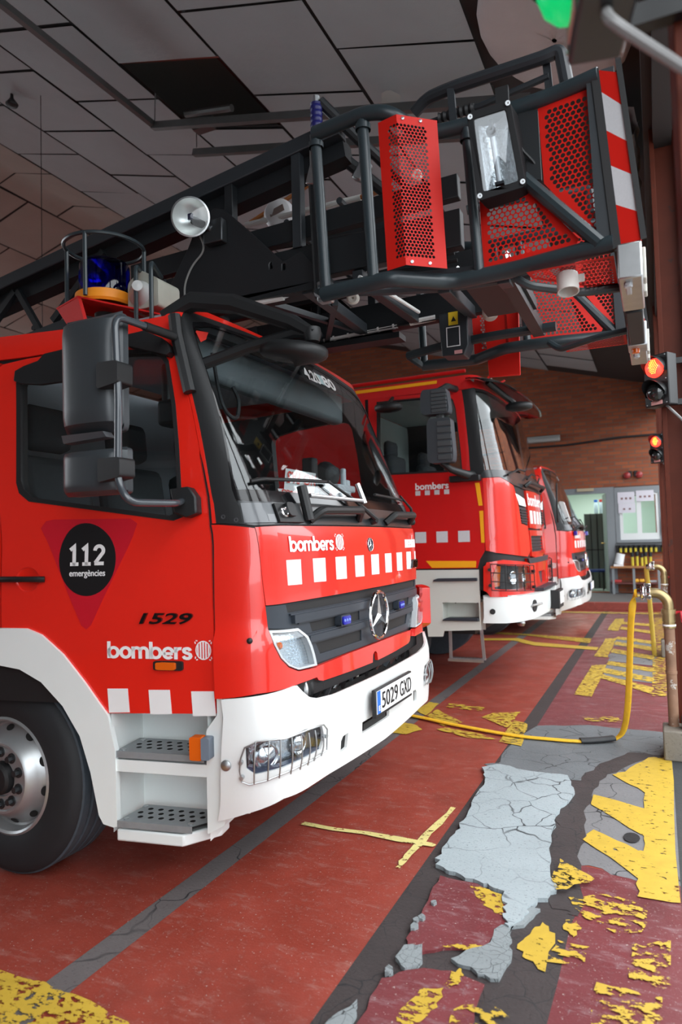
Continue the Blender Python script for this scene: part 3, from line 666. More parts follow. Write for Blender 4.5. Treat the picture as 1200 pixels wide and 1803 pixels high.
# windscreen with its dark printed border
m = MB(); skin(m, C1, WS, off=-.006, thick=.005); ws = m.build('windscreen', WGLASS, truck)
inn = [(u, z) for u, z in grow(WS, -.035)]
inn = [(u, max(z, 1.735)) for u, z in inn]
m = MB(); skin(m, C1, WS, [inn], off=-.0035, thick=.0015); m.build('black_border', mat('black_glass_border', (.006, .006, .007), .12), ws)
vs, fs = text_fit('4.20', 0, 0, 1, 1, .02); t1 = [(2.99+p[0]*.215, 2.432+p[1]*.075) for p in vs]
vs2, fs2 = text_fit('80', 0, 0, 1, 1, .02); t2 = [(3.255+p[0]*.20, 2.438+p[1]*.075) for p in vs2]
for t_, f_ in ((t1, fs), (t2, fs2)): m = MB(); skin(m, C1, None, off=.003, thick=.002, mesh2=(t_, f_)); m.build('unit_number', STICK, ws)
m = MB(); skin(m, C1, rect(3.195, 2.442, 3.265, 2.505), off=.002, thick=.001); m.build('pale_blue_film', mat('film_pale_blue', (.45, .60, .62), .5), ws)
m = MB(); skin(m, C1, [(1.96, 2.455), (2.09, 2.475), (2.05, 2.43), (2.0, 2.405)], off=.003, thick=.002); tag(m.build('red_sticker', mat('red_film', (.6, .03, .02), .5), ws), 'small red triangular sticker')

# -------- door panels (both sides)
AR = [(0.487, 1.153), (0.554, 1.151), (0.591, 1.123), (0.642, 1.039), (0.693, 0.919), (0.727, 0.829), (0.744, 0.787)]
DF = [(0.984, 0.803), (0.983, 1.157), (0.977, 1.584), (0.988, 1.711), (0.996, 1.891), (1.037, 2.102), (1.047, 2.305), (1.006, 2.395), (0.988, 2.441), (0.968, 2.445), (0.92, 2.436), (0.864, 2.419), (.6, 2.395), (.53, 2.38), (.498, 2.34), (.487, 2.25)]
RUB = grow(GLL, .035)
def door(M_, nm):
    RC = [(.5535+.029*math.cos(a), 1.37+.055*math.sin(a)) for a in [2*PI*i/20 for i in range(20)]]
    m = MB(); skin(m, C1, M_(AR+DF), [M_(RUB), M_(RC)], thick=.02); d = m.build('door', RED, truck)
    m = MB(); rows = [[C1(*M_([(.5535+(q[0]-.5535)*k, 1.37+(q[1]-1.37)*k)])[0], o) for q in RC+RC[:1]] for k, o in ((1.03, .001), (.95, -.006), (.7, -.011), (.02, -.012))]; m.grid(rows); m.build('handle_recess', RED, d)
    m = MB(); skin(m, C1, M_(RUB), [M_(grow(GLL, -.02))], off=.003, thick=.02); m.build('window_seal', SEAL, d)
    m = MB(); skin(m, C1, M_(grow(GLL, -.015)), off=-.008, thick=.004); m.build('window', GLASS, d)
    # pull handle in its recess
    m = MB(); u0, z0 = .553, 1.371
    m.tube([C1(*q) if False else C1(q[0], q[1], o) for q, o in zip(M_([(.478, 1.372), (.50, 1.373), (.585, 1.371), (.60, 1.37)]), (.012, .03, .03, .012))], .0135, 8)
    m.build('handle', BLACKP, d)
    return d
same = lambda l: l
dn = door(same, 0); df = door(mir, 1)
def pane(name, outer, M, par, off=.002, th=.0025, holes=()):
    m = MB(); skin(m, C1, outer, holes, off=off, thick=th); return m.build(name, M, par)
# door graphics
MAG = mat('magenta_film', (.56, .008, .022), .35, coat=.3)
pane('triangle_badge', [(0.588, 1.600), (0.603, 1.631), (0.622, 1.637), (0.807, 1.628), (0.820, 1.606), (0.813, 1.579), (0.708, 1.167), (0.697, 1.148), (0.685, 1.165)], MAG, dn, .0015, .001)
ov = [(.6985+.0675*math.cos(a), 1.455+.161*math.sin(a)) for a in [2*PI*i/40 for i in range(40)]]
pane('round_badge', ov, mat('black_film', (.01, .01, .011), .35), dn, .003, .0015)
def lettering(name, s, x0, y0, x1, y1, M, par, off=.0045, th=.0015, bold=.02, shear=0., fn=C1):
    vs, fs = text_fit(s, x0, y0, x1, y1, bold, shear); m = MB(); skin(m, fn, None, off=off, thick=th, mesh2=(vs, fs)); return m.build(name, M, par, ang=20)
def pen(name, s, x0, y0, x1, y1, M, par, fn=None, off=.0045, w=.25):
    vs, fs = pen_text(s, x0, y0, x1, y1, w); m = MB(); skin(m, fn or C1, None, off=off, thick=.0012, mesh2=(vs, fs)); return m.build(name, M, par, ang=20)
pen('badge_number', '112', .656, 1.427, .7415, 1.528, STICK, dn, w=.24)
lettering('badge_word', 'emergències', .657, 1.372, .742, 1.408, STICK, dn, bold=.012)
lettering('model_number', '1529', .822, 1.174, .940, 1.221, mat('dark_chrome', (.10, .10, .11), .12, metal=1), dn, off=.012, th=.012, bold=.015, shear=.25)
pen('lettering', 'bombers', .746, 1.0235, .9375, 1.098, STICK, dn)
def crest(u0, z0, u1, z1, par, fn=C1, wide=True, M=STICK, off=.0045):
    """square of ornament with an oval of vertical bars"""
    m = MB(); cu, cz = (u0+u1)/2, (z0+z1)/2; ru, rz = (u1-u0)/2, (z1-z0)/2
    el = [(cu+ru*.93*math.cos(a), cz+rz*.97*math.sin(a)) for a in [2*PI*i/28 for i in range(28)]]
    el2 = [(cu+ru*.82*math.cos(a), cz+rz*.86*math.sin(a)) for a in [2*PI*i/28 for i in range(28)]]
    skin(m, fn, el, [el2], off=off, thick=.0015)
    for k in range(5):
        t = (k-2)*.32; h = rz*.86*math.sqrt(max(0, 1-(t/.86)**2))
        skin(m, fn, rect(cu+ru*(t-.085), cz-h, cu+ru*(t+.085), cz+h), off=off, thick=.0015)
    for sx in (-1, 1):
        for sz in (-1, 1):
            for a, b in ((.98, .82), (.82, .98), (.74, .95), (.95, .70)):
                x, y = cu+sx*ru*a, cz+sz*rz*b; skin(m, fn, rect(x-ru*.06, y-rz*.05, x+ru*.06, y+rz*.05), off=off, thick=.0015)
    return m.build('crest', M, par, ang=20)
crest(.943, 1.024, .979, 1.106, dn)
for a, b in ((.744, .791), (.838, .8855), (.932, .981)): pane('white_block', [(a, .893), (b, .896), (b+.0035, .795), (a+.003, .790)], STICK, dn, .002, .001)
mk = MB(); skin(mk, C1, rounded(rect(.852, .979, .917, 1.018), .008), off=.012, thick=.012, uc=[], vc=[]); mo = mk.build('side_marker', BLACKP, dn, bev=.003)
mk = MB(); skin(mk, C1, rounded(rect(.860, .983, .903, 1.014), .006), off=.024, thick=.013); mk.build('marker_lens', AMBER, mo, bev=.004)
pane('cab_side_panel', [(.03, 1.0), (.36, 1.0), (.36, 1.153), (.481, 1.153), (.481, 2.25), (.492, 2.345), (.525, 2.387), (.03, 2.387)], RED, truck, 0, .015)
# rain deflector over the window
m = MB(); skin(m, C1, [(0.566, 2.29), (0.572, 2.335), (0.60, 2.355), (0.640, 2.372), (0.66, 2.40), (0.74, 2.418), (0.80, 2.405), (.80, 2.33), (.74, 2.285), (0.698, 2.262), (0.64, 2.258), (0.585, 2.272)], off=.022, thick=.02); m.build('rain_deflector', BLACKP, dn, bev=.006)

# -------- front panels
CORN = [(0.984, 1.588), (1.441, 1.569), (1.543, 1.242), (1.566, 1.150), (1.605, 1.084), (1.70, 1.024), (1.827, 0.984), (2.018, 0.955), (2.192, 0.947), (2.205, 0.905), (1.906, 0.903), (1.374, 0.893), (0.989, 0.872)]
HEADL = [(1.575, 1.143), (2.047, 1.134), (2.104, 1.093), (2.141, 1.047), (2.165, 1.003), (2.183, 0.957), (2.018, 0.962), (1.835, 0.990), (1.71, 1.029), (1.613, 1.088)]
def flare(u, z, off=0.):
    k = max(0., min(1., (1.16-z)/.07)); return C1(u, z, off+.03*k*k*(3-2*k))
for M_ in (same, mir):
    m = MB(); skin(m, flare, M_(CORN), thick=.03); cp = m.build('corner_panel', RED, truck)
    m = MB(); skin(m, flare, M_(HEADL), off=-.03, thick=.01); rf = m.build('corner_lamp', CLEAR, truck)
    m = MB(); skin(m, flare, M_(HEADL), [M_(grow(HEADL, -.11))], off=.001, thick=.03); m.build('lamp_bezel', mat('pale_lamp_plastic', (.55, .58, .60), .3), rf)
    m = MB()
    for k in range(11):
        z = .985+k*.0135; skin(m, flare, M_(rect(1.93 if z > 1.0 else 1.98, z, 2.13-(z-.985)*.45, z+.005)), off=-.016, thick=.01)
    m.build('lamp_flutes', LENSG, rf)
    m = MB(); m.lathe([(.016, 0), (.016, .01), (.008, .02), (.0005, .02)], flare(*M_([(1.74, 1.075)])[0], -.03), C1.normal(*M_([(1.74, 1.075)])[0]), 14); m.build('bulb', AMBER, rf)
    m = MB(); skin(m, flare, M_(grow(HEADL, -.02)), off=0, thick=.003); m.build('lamp_lens', LENSG, rf)
    m = MB(); m.lathe([(.013, 0), (.012, .006), (.006, .010), (.0005, .0105)], flare(*M_([(1.31, 1.108)])[0]), C1.normal(*M_([(1.31, 1.108)])[0]), 12); m.build('washer_nozzle', BLACKP, cp)
vane = lambda u, z, off=0.: C1(u, z, off+.075)
VO = [(4.26, .955), (4.62, .905), (4.82, .94), (4.86, 1.06), (4.80, 1.17), (4.60, 1.20), (4.26, 1.185)]
m = MB(); skin(m, vane, VO, [[(4.30, .985), (4.62, .94), (4.77, .975), (4.80, 1.06), (4.75, 1.145), (4.60, 1.172), (4.30, 1.16)]], off=.01, thick=.07); vn = m.build('corner_deflector', RED, truck)
m = MB(); skin(m, vane, VO, off=-.04, thick=.02); m.build('deflector_back', DRED, vn)
for z in (1.03, 1.10): m = MB(); skin(m, vane, rect(4.28, z, 4.80, z+.009), off=.004, thick=.05); m.build('deflector_slat', RED, vn)
m = MB(); skin(m, C1, rect(4.90, 1.06, 4.98, 1.16), off=.09, thick=.06); m.build('side_lamp', AMBER, vn)
hd = [(1.452, 1.573), (1.5, 1.40), (1.553, 1.247)]+[(3, 1.252)]+[(4.447, 1.247), (4.5, 1.40), (4.548, 1.573), (4, 1.578), (3, 1.580), (2, 1.578)]
m = MB(); skin(m, C1, hd, thick=.02); hood = m.build('front_hatch', RED, truck)
BP = .2515
for k in range(9):
    a = 1.998+k*.2512; pane('white_block', [(a, 1.43), (min(a+.133, 4.3), 1.43), (min(a+.128, 4.3), 1.32), (a-.003, 1.322)], STICK, hood, .002, .001)
pen('lettering', 'bombers', 2.035, 1.463, 2.487, 1.532, STICK, hood)
crest(2.508, 1.462, 2.612, 1.541, hood)
pane('white_label', rect(3.73, 1.456, 4.12, 1.507), STICK, hood, .002, .001)
m = MB()
for u, z in ((3.83, 1.488), (3.83, 1.470), (3.88, 1.470), (3.96, 1.490)): skin(m, C1, rect(u, z, u+.018, z+.006), off=.003, thick=.0008)
m.build('label_marks', mat('faded_red_ink', (.6, .25, .25), .5), hood)
m = MB(); m.tube([C1(3.92, 1.505, .004), C1(3.91, 1.532, .012)], .003, 6); m.build('white_peg', STICK, hood)
lettering('model_word', 'ATEGO', 3.86, 1.325, 4.19, 1.378, mat('dark_chrome', (.10, .10, .11), .12, metal=1), hood, off=.014, th=.014, bold=.02, shear=.15)
def emblem(o, nrm, R, par, w=.1):
    """ring with a three-pointed star"""
    n = Vector(nrm).normalized(); up = Vector((0, 0, 1)); up = (up-n*up.dot(n)).normalized(); rt = up.cross(n); o = Vector(o)
    m = MB(); m.tube([o+up*(R*math.cos(a))+rt*(R*math.sin(a)) for a in [2*PI*i/48 for i in range(48)]], R*w, 8, closed=True)
    for k in range(3):
        a = k*2*PI/3; d = up*math.cos(a)+rt*math.sin(a); s = n.cross(d)
        tip = o+d*(R*.98); b1 = o+(up*math.cos(a+PI/3)+rt*math.sin(a+PI/3))*(R*.17); b2 = o+(up*math.cos(a-PI/3)+rt*math.sin(a-PI/3))*(R*.17)
        pk = o+n*(R*.12); bk = o-n*(R*.05)
        m.add([tip, b1, b2, pk, bk], [(0, 3, 1), (0, 2, 3), (0, 1, 4), (0, 4, 2), (1, 3, 4), (2, 4, 3)])
    return m.build('star_emblem', CHROME, par, ang=15)
m = MB(); nb = C1.normal(3, 1.484); m.lathe([(.0005, .002), (.034, .002), (.038, 0)], C1(3.0, 1.484), nb, 28); bd = m.build('round_badge', mat('navy_enamel', (.01, .015, .04), .2, coat=.5), hood)
emblem([a+b*.004 for a, b in zip(C1(3, 1.484), nb)], nb, .034, bd, .07)
# grille: dark moulding with three rows of netting
GR = [(1.550, 1.242), (1.575, 1.150), (2.05, 1.136), (2.112, 1.094), (2.150, 1.047), (2.175, 1.003), (2.196, .953), (2.61, .958), (3, .960)]
GRO = GR+[(6-u, z) for u, z in GR[:-1]][::-1]
R1 = [(1.95, 1.240), (1.975, 1.204), (3, 1.204), (4.025, 1.204), (4.05, 1.240), (3, 1.243)]
R2 = [(2.19, 1.145), (2.215, 1.1), (2.80, 1.1), (2.80, 1.147)]
R3 = [(2.25, 1.045), (2.29, .992), (2.82, .992), (2.82, 1.047)]
m = MB(); skin(m, C1, GRO, [R1, R2, R3, mir(R2), mir(R3)], off=-.008, thick=.03)
for z0, z1, a in ((1.156, 1.192, 2.02), (1.058, 1.088, 2.16)):
    skin(m, C1, [(a, z0), (6-a, z0), (6-a, z1), (a, z1)], off=.012, thick=.02)
for z0, z1, a in ((1.192, 1.2, 2.0), (1.148, 1.156, 2.07), (1.088, 1.096, 2.14), (1.05, 1.058, 2.18)):
    skin(m, C1, [(a, z0), (6-a, z0), (6-a, z1), (a, z1)], off=.002, thick=.012)
grille = m.build('grille', GRILLE, truck, bev=.003)
NET = mat('grille_netting', (.05, .06, .07), .35)
for r, f in ((R1, 0), (R2, 0), (R3, 0), (R2, 1), (R3, 1)):
    l = [(u*.85, z) for u, z in (mir(r) if f else r)]
    l = [(min(p[0] for p in l), min(p[1] for p in l)), (max(p[0] for p in l), min(p[1] for p in l)), (max(p[0] for p in l), max(p[1] for p in l)), (min(p[0] for p in l), max(p[1] for p in l))]
    m = MB(); perforated(m, l, .0165, .0062, lambda x, y: C1(x/.85, y, -.022), .004); m.build('netting', NET, grille)
m = MB(); skin(m, C1, [(1.9, .98), (4.1, .98), (4.1, 1.24), (1.9, 1.24)], off=-.045, thick=.01); m.build('radiator_screen', DARK, grille)
emblem(C1(3, 1.108, .032), C1.normal(3, 1.108), .122, grille, .085)
for u in (2.54, 3.49):
    m = MB(); skin(m, C1, rounded(rect(u-.06, 1.098, u+.06, 1.15), .015), off=.022, thick=.035); bl = m.build('strobe_housing', GRILLE, grille, bev=.004)
    m = MB(); skin(m, C1, rounded(rect(u-.048, 1.104, u+.048, 1.144), .014), off=.03, thick=.012); m.build('strobe_lens', BLUE, bl, bev=.004)
    m = MB()
    for k in (-1, 0, 1): m.lathe([(.008, 0), (.006, .003), (.0005, .004)], C1(u+k*.03, 1.124, .03), C1.normal(u, 1.124), 10)
    m.build('strobe_leds', mat('pale_blue_led', (.2, .3, .8), .2), bl)
# red lip under the grille
LP = [(2.208, .942), (2.61, .9535), (3, .9555)]; LB = [(2.226, .897), (2.247, .879), (2.291, .870), (2.631, .864), (2.955, .861), (2.965, .90), (2.985, .912), (3, .914)]
lp = LP+[(6-u, z) for u, z in LP[:-1]][::-1]+[(6-u, z) for u, z in LB[:-1]]+LB[::-1]
m = MB(); skin(m, C1, lp, off=.004, thick=.03); m.build('lower_lip', RED, truck)
# cowl under the windscreen
cw = [(0.994, 1.594), (1.27, 1.588), (1.452, 1.581), (2, 1.586), (3, 1.588), (4, 1.586), (4.548, 1.581), (4.73, 1.588), (5.006, 1.594), (4.73, 1.66), (4.70, 1.688), (4, 1.688), (3, 1.688), (2, 1.688), (1.30, 1.688), (1.27, 1.66)]
m = MB(); skin(m, C1, cw, off=-.004, thick=.015); cowl = m.build('windscreen_cowl', mat('cowl_plastic', (.03, .034, .037), .28, coat=.3, noise=.08), truck)
for u, z in ((1.2, 1.605), (1.06, 1.62)): m = MB(); m.lathe([(.010, 0), (.010, .003), (.006, .003), (.004, .0), (.0005, .0)], C1(u, z, -.003), C1.normal(u, z), 12); m.build('screw', mat('dark_screw', (.05, .05, .055), .4), cowl)
pane('grey_cover', [(1.30, 1.592), (1.93, 1.592), (1.93, 1.676), (1.33, 1.676)], mat('pale_grey_cover', (.12, .13, .14), .3, coat=.4), cowl, .002, .005)
pane('printed_label', rect(1.75, 1.597, 1.91, 1.628), mat('label_grey', (.25, .26, .27), .5), cowl, .003, .001)
pane('lock_plate', rect(1.95, 1.592, 2.20, 1.672), BLACKP, cowl, .014, .014)
m = MB(); m.lathe([(.026, 0), (.026, .012), (.02, .014), (.019, .006), (.0005, .006)], C1(2.03, 1.633, .014), C1.normal(2.03, 1.633), 20); m.build('lock', CHROME, cowl)
m = MB(); skin(m, C1, rounded(rect(2.05, 1.612, 2.12, 1.672), .02), off=.035, thick=.02); m.build('lock_cap', BLACKP, cowl, bev=.004)
m = MB(); m.tube([C1(2.24, 1.60, .02), C1(2.24, 1.745, .045)], .024, 10); m.build('bar_socket', BLACKP, cowl)
m = MB(); m.tube([C1(2.27, 1.70, .05), C1(2.93, 1.70, .05)], .010, 8); m.tube([C1(2.93, 1.685, .05), C1(2.93, 1.79, .055)], [.015, .013], 10); tag(m.build('chrome_bar', mat('satin_chrome', (.62, .63, .65), .3, metal=1), cowl), 'chrome bar with an upright end post')
for a, b in ((2.28, 2.90), (3.35, 3.98)):
    m = MB(); m.tube([C1(a, 1.605, 0), C1(a+.05, 1.635, .055), C1(b-.08, 1.645, .06), C1(b, 1.62, 0)], .021, 9, fillet=.03); m.build('grab_handle', BLACKP, cowl)
for pv, el, b0, b1 in (((3.1, 1.612), (2.62, 1.80), (1.63, 1.765), (2.66, 1.803)), ((4.45, 1.62), (3.9, 1.785), (3.30, 1.767), (4.02, 1.762))):
    m = MB(); m.tube([C1(*pv, .03), C1((pv[0]+el[0])/2, (pv[1]+el[1])/2+.0, .03), C1(*el, .02)], [.014, .009, .006], 8); m.lathe([(.02, -.02), (.022, .02), (.01, .03), (.0005, .03)], C1(*pv, .01), C1.normal(*pv), 12)
    w = m.build('wiper_arm', BLACKP, truck)
    m = MB(); m.tube([C1(b0[0]+(b1[0]-b0[0])*t, b0[1]+(b1[1]-b0[1])*t, .012) for t in [i/6 for i in range(7)]], .0085, 6); m.build('wiper_blade', SEAL, w)

# -------- bumper
B1 = BUMP
LMP = [(1.237, 0.682), (1.339, 0.705), (1.623, 0.709), (1.894, 0.722), (2.102, 0.712), (2.127, 0.68), (2.13, 0.633), (2.105, 0.604), (1.791, 0.600), (1.449, 0.584), (1.327, 0.577), (1.25, 0.60)]
HOL = [(2.333, 0.589), (2.357, 0.607), (2.422, 0.61), (2.407, 0.545), (2.328, 0.537)]
PHO = [(2.611, 0.62), (3.05, .62), (3.05, .566), (2.611, .566)]
bt = [(1.045, .868), (1.074, .872), (1.4, .886), (1.80, .906), (1.84, .904), (1.896, .876), (1.969, .848), (2.06, .829), (2.24, .817), (3, .815)]
bb = [(1.045, .376), (1.063, .379), (1.266, .415), (1.638, .463), (2.2, .472), (3, .456)]
bo = bb+[(6-u, z) for u, z in bb[:-1]][::-1]+[(6-u, z) for u, z in bt[:-1]]+bt[::-1]
m = MB(); skin(m, B1, bo, [LMP, mir(LMP), HOL, mir(HOL), PHO], thick=.014)
bumper = m.build('bumper', mat('bumper_white_paint', (.80, .82, .81), .33, coat=.3, noise=.05, nscale=6, dirt=((.10, .11, .16), 9, .735)), truck)
m = MB(); skin(m, B1, rect(1.05, .42, 4.95, .80), off=-.13, thick=.01); m.build('bumper_backing', DARK, bumper)
for M_ in (same, mir):
    m = MB(); skin(m, B1, M_(grow(LMP, .03)), off=-.055, thick=.008); hb = m.build('headlamp', CLEAR, bumper)
    for (u, z, r) in ((1.44, .635, .058), (1.93, .655, .05)):
        q = M_([(u, z)])[0]; n = Vector(B1.normal(*q))*.7+Vector((.5, 0, 0)); m = MB(); m.lathe([(r, 0), (r, .018), (r*.88, .02), (r*.8, .012), (r*.55, .026), (.0005, .034)], B1(*q, -.052), n, 26); m.build('lamp_bowl', CHROME, hb)
    m = MB(); skin(m, B1, M_([(1.24, .585), (1.45, .575), (1.8, .59), (2.12, .598), (2.1, .612), (1.8, .604), (1.45, .592), (1.26, .607)]), off=-.01, thick=.03); m.build('lamp_edge', mat('dark_lamp_edge', (.04, .05, .09), .3), hb)
    m = MB(); skin(m, B1, M_(grow(LMP, -.02)), off=-.006, thick=.003); m.build('lamp_glass', LENSG, hb)
    m = MB(); gl = [(1.207, 0.60), (1.214, 0.65), (1.24, 0.69), (1.348, 0.712), (1.622, 0.713), (1.893, 0.726), (2.08, 0.718), (2.121, 0.69), (2.121, 0.60), (1.95, .592), (1.70, 0.582), (1.429, 0.557), (1.29, 0.545), (1.226, 0.556)]
    go = .022 if M_ is same else .010
    m.tube([B1(u, z, go) for u, z in M_(gl)], .0036, 6, closed=True)
    for u in (1.33, 1.45, 1.56, 1.68, 1.79, 1.89, 1.98, 2.06):
        zb = .548+(u-1.29)*.055; m.tube([B1(*M_([(u, z)])[0], .002+go+.012*math.sin(PI*t)) for t, z in [(i/6, zb+(.714-zb)*i/6) for i in range(7)]], .0032, 6)
    for u, z in ((1.21, .63), (1.22, .57), (2.12, .66)): m.tube([B1(*M_([(u, z)])[0], .0), B1(*M_([(u, z)])[0], .024)], .009, 8)
    m.build('wire_guard', STEEL, hb)
    m = MB(); skin(m, B1, M_(grow(HOL, .1)), off=-.016, thick=.01); m.build('tow_eye_hole', DARK, bumper)
    m = MB(); m.lathe([(.022, 0), (.022, .006), (.01, .012), (.0005, .012)], B1(*M_([(1.085, .612)])[0], .0), B1.normal(*M_([(1.085, .612)])[0]), 14); m.build('corner_bolt', STEEL, bumper)
m = MB(); skin(m, B1, [(2.66, .60), (3.02, .60), (3.02, .556)]+[(3.02-.012*k, .553-(.006 if k % 2 else 0)) for k in range(1, 31)]+[(2.66, .556)], off=-.012, thick=.006); m.build('number_plate_bracket', BLACKP, bumper)
# number plate
plate = MB(); plate.box((.045, 1.14, .6965), (.02, .545, .137)); po_ = plate.build('number_plate', BLACKP, truck, bev=.004)
m = MB(); m.box((.056, 1.14, .701), (.006, .52, .112)); m.build('plate_face', STICK, po_)
m = MB(); m.box((.0595, .904, .701), (.002, .042, .11)); m.build('plate_band', mat('band_blue', (.02, .16, .62), .4), po_)
FP = lambda x, y, off=0.: (.060+off, x, y)
def flatlet(name, s, x0, y0, x1, y1, M, par, fn, bold=.0, th=.002, sp=1.):
    vs, fs = text_fit(s, x0, y0, x1, y1, bold, sp=sp); m = MB(); n = len(vs)
    m.add([fn(*p) for p in vs]+[fn(p[0], p[1], th) for p in vs], [f for f in fs]+[tuple(i+n for i in f) for f in fs]); return m.build(name, M, par, ang=0, fix=False)
INK = mat('black_ink', (.008, .008, .009), .5)
flatlet('plate_number', '5029', .945, .662, 1.172, .742, INK, po_, FP, .0)
flatlet('plate_letters', 'GXD', 1.205, .662, 1.385, .742, INK, po_, FP, .0)
flatlet('plate_country', 'E', .893, .66, .915, .685, STICK, po_, FP, .03)
# pipes in the gap between lip and bumper
m = MB(); m.box((-.22, 1.13, .85), (.1, 1.7, .16)); bay = m.build('engine_bay', DARK, truck)
for i, (y, M, r) in enumerate(((.42, STEEL, .013), (.47, BLACKP, .02), (.56, BLACKP, .014), (.68, GREYP, .022), (.78, STEEL, .01), (.86, BLACKP, .024), (.98, GREYP, .016), (1.07, OFFW, .009), (1.16, BLACKP, .026), (1.32, STEEL, .014), (1.45, GREYP, .022), (1.56, STEEL, .017), (1.66, BLACKP, .02), (1.78, BLACKP, .02))):
    m = MB(); m.tube([(-.13, y, .78), (-.10+random.uniform(-.02, .02), y+random.uniform(-.02, .03), .84), (-.13, y+random.uniform(-.05, .06), .93)], r, 8, fillet=.03); m.build('pipe', M, bay)

# -------- fender, arch, steps
FO = AR[1:]; FI = [(0.482, 0.985), (0.536, 0.968), (0.589, 0.914), (0.64, 0.813), (0.68, 0.686), (0.704, 0.531), (0.722, 0.35), (0.732, 0.315)]
fe = [(.30, 1.0), (.33, 1.10), (.40, 1.150), (.487, 1.152)]+FO+[(.747, .775), (.762, .63), (.764, .31), (.755, .305)]+FI[::-1]+[(.43, .985), (.39, .94), (.36, .87)]
def fen(u, z, off=0.): return C1(u, z, off+.012)
m = MB(); skin(m, fen, fe, thick=.03); fender = m.build('front_fender', WHITE, truck)
lip = [(.36, .87), (.39, .94), (.43, .985)]+FI
m = MB(); rows = [[C1(u, z, o) for u, z in lip] for o in (.012, -.10, -.34)]; m.grid(rows); m.build('arch_liner', SEAL, fender)
P2 = lambda u, z, o: C1(u, z, o)
m = MB()
skin(m, C1, rect(.72, .30, 1.0, .84), off=-.25, thick=.01)                                   # back
rows = [[C1(.752, z, o) for z in (.28, .5, .8)] for o in (.0, -.26)]; m.grid(rows)
rows = [[C1(.966, z, o) for z in (.28, .5, .8)] for o in (.0, -.26)]; m.grid(rows)
rows = [[C1(u, .83, o) for u in (.74, .85, .99)] for o in (-.01, -.26)]; m.grid(rows)
stp = m.build('step_well', WHITE, truck, fix=False)
m = MB(); skin(m, C1, rounded([(.962, .31), (.9995, .355), (.9995, .872), (.988, .872), (.988, .80), (.964, .735)], .006), off=.008, thick=.07); m.build('step_post', WHITE, stp, bev=.006)
for (z, u0, u1, o0, o1, nm) in ((.604, .757, .965, .004, -.23, 0), (.312, .762, .965, .012, -.2, 1)):
    m = MB(); cut = .045 if nm else 0
    loopT = [C1(u0, z, o0), C1(u1-cut*1.2, z, o0), C1(u1, z, o0-.13 if nm else o0), C1(u1, z, o1), C1(u0, z, o1)]
    m.prism([(p[0], p[1], p[2]-.012) for p in loopT], (0, 0, -.05)); m.build('step_shelf', WHITE, stp, bev=.008)
    poly = [(0, -.006), (.40-(.05 if nm else 0), -.006), (.43, -.10 if nm else -.006), (.43, -.19), (.03, -.19)] if nm else [(0, -.006), (.42, -.006), (.42, -.2), (.0, -.2)]
    A = Vector(C1(u0+.002, z, o0)); X_ = (Vector(C1(u1, z, o0))-A).normalized(); N_ = Vector(C1.normal(.85, z)); N_ = (N_-X_*N_.dot(X_)).normalized()
    fnp = lambda x, y, A=A, X_=X_, N_=N_: tuple(A+X_*x+N_*y+Vector((0, 0, .022)))
    m = MB(); perforated(m, poly, .05, .0125, fnp, .03); tr_ = m.build('tread_plate', TREADP, stp)
    m = MB(); m.prism([fnp(*p) for p in poly], (0, 0, -.006)); 
    m.v = [(p[0], p[1], p[2]-.004) for p in m.v]; m.build('tread_underside', DARK, tr_)
    m = MB(); fp = [fnp(*poly[0]), fnp(*poly[1])]; a, b = Vector(fp[0]), Vector(fp[1]); m.bar(a-Vector((0, 0, .012))+N_*.004, b-Vector((0, 0, .012))+N_*.004, .006, .028); m.build('tread_edge', TREADP, tr_)
    for x, y in ((.025, -.03), (.33 if nm else .40, -.03), (.035, -.17), (.40, -.17)): m = MB(); m.lathe([(.012, 0), (.012, .003), (.0005, .004)], fnp(x, y), (0, 0, 1), 10); m.build('tread_bolt', STEEL, tr_)
# amber corner marker with grey shell
m = MB(); skin(m, C1, rounded(rect(.937, .622, .962, .717), .006), off=.05, thick=.045); am = m.build('corner_marker', AMBER, stp, bev=.008)
m = MB(); skin(m, C1, rounded(rect(.9625, .627, .980, .716), .006), off=.055, thick=.05); m.build('marker_shell', mat('blue_grey_plastic', (.16, .20, .25), .4), am, bev=.01)
m = MB(); skin(m, C1, rect(.893, .738, .925, .774), off=-.245, thick=.003); pl = m.build('data_label', INK, stp)
m = MB()
for k in range(9): skin(m, C1, rect(.896+k*.003, .745, .8975+k*.003, .753), off=-.2435, thick=.001)
for k in range(6): skin(m, C1, rect(.896+k*.003, .762, .8975+k*.003, .768), off=-.2435, thick=.001)
m.build('label_print', STICK, pl)

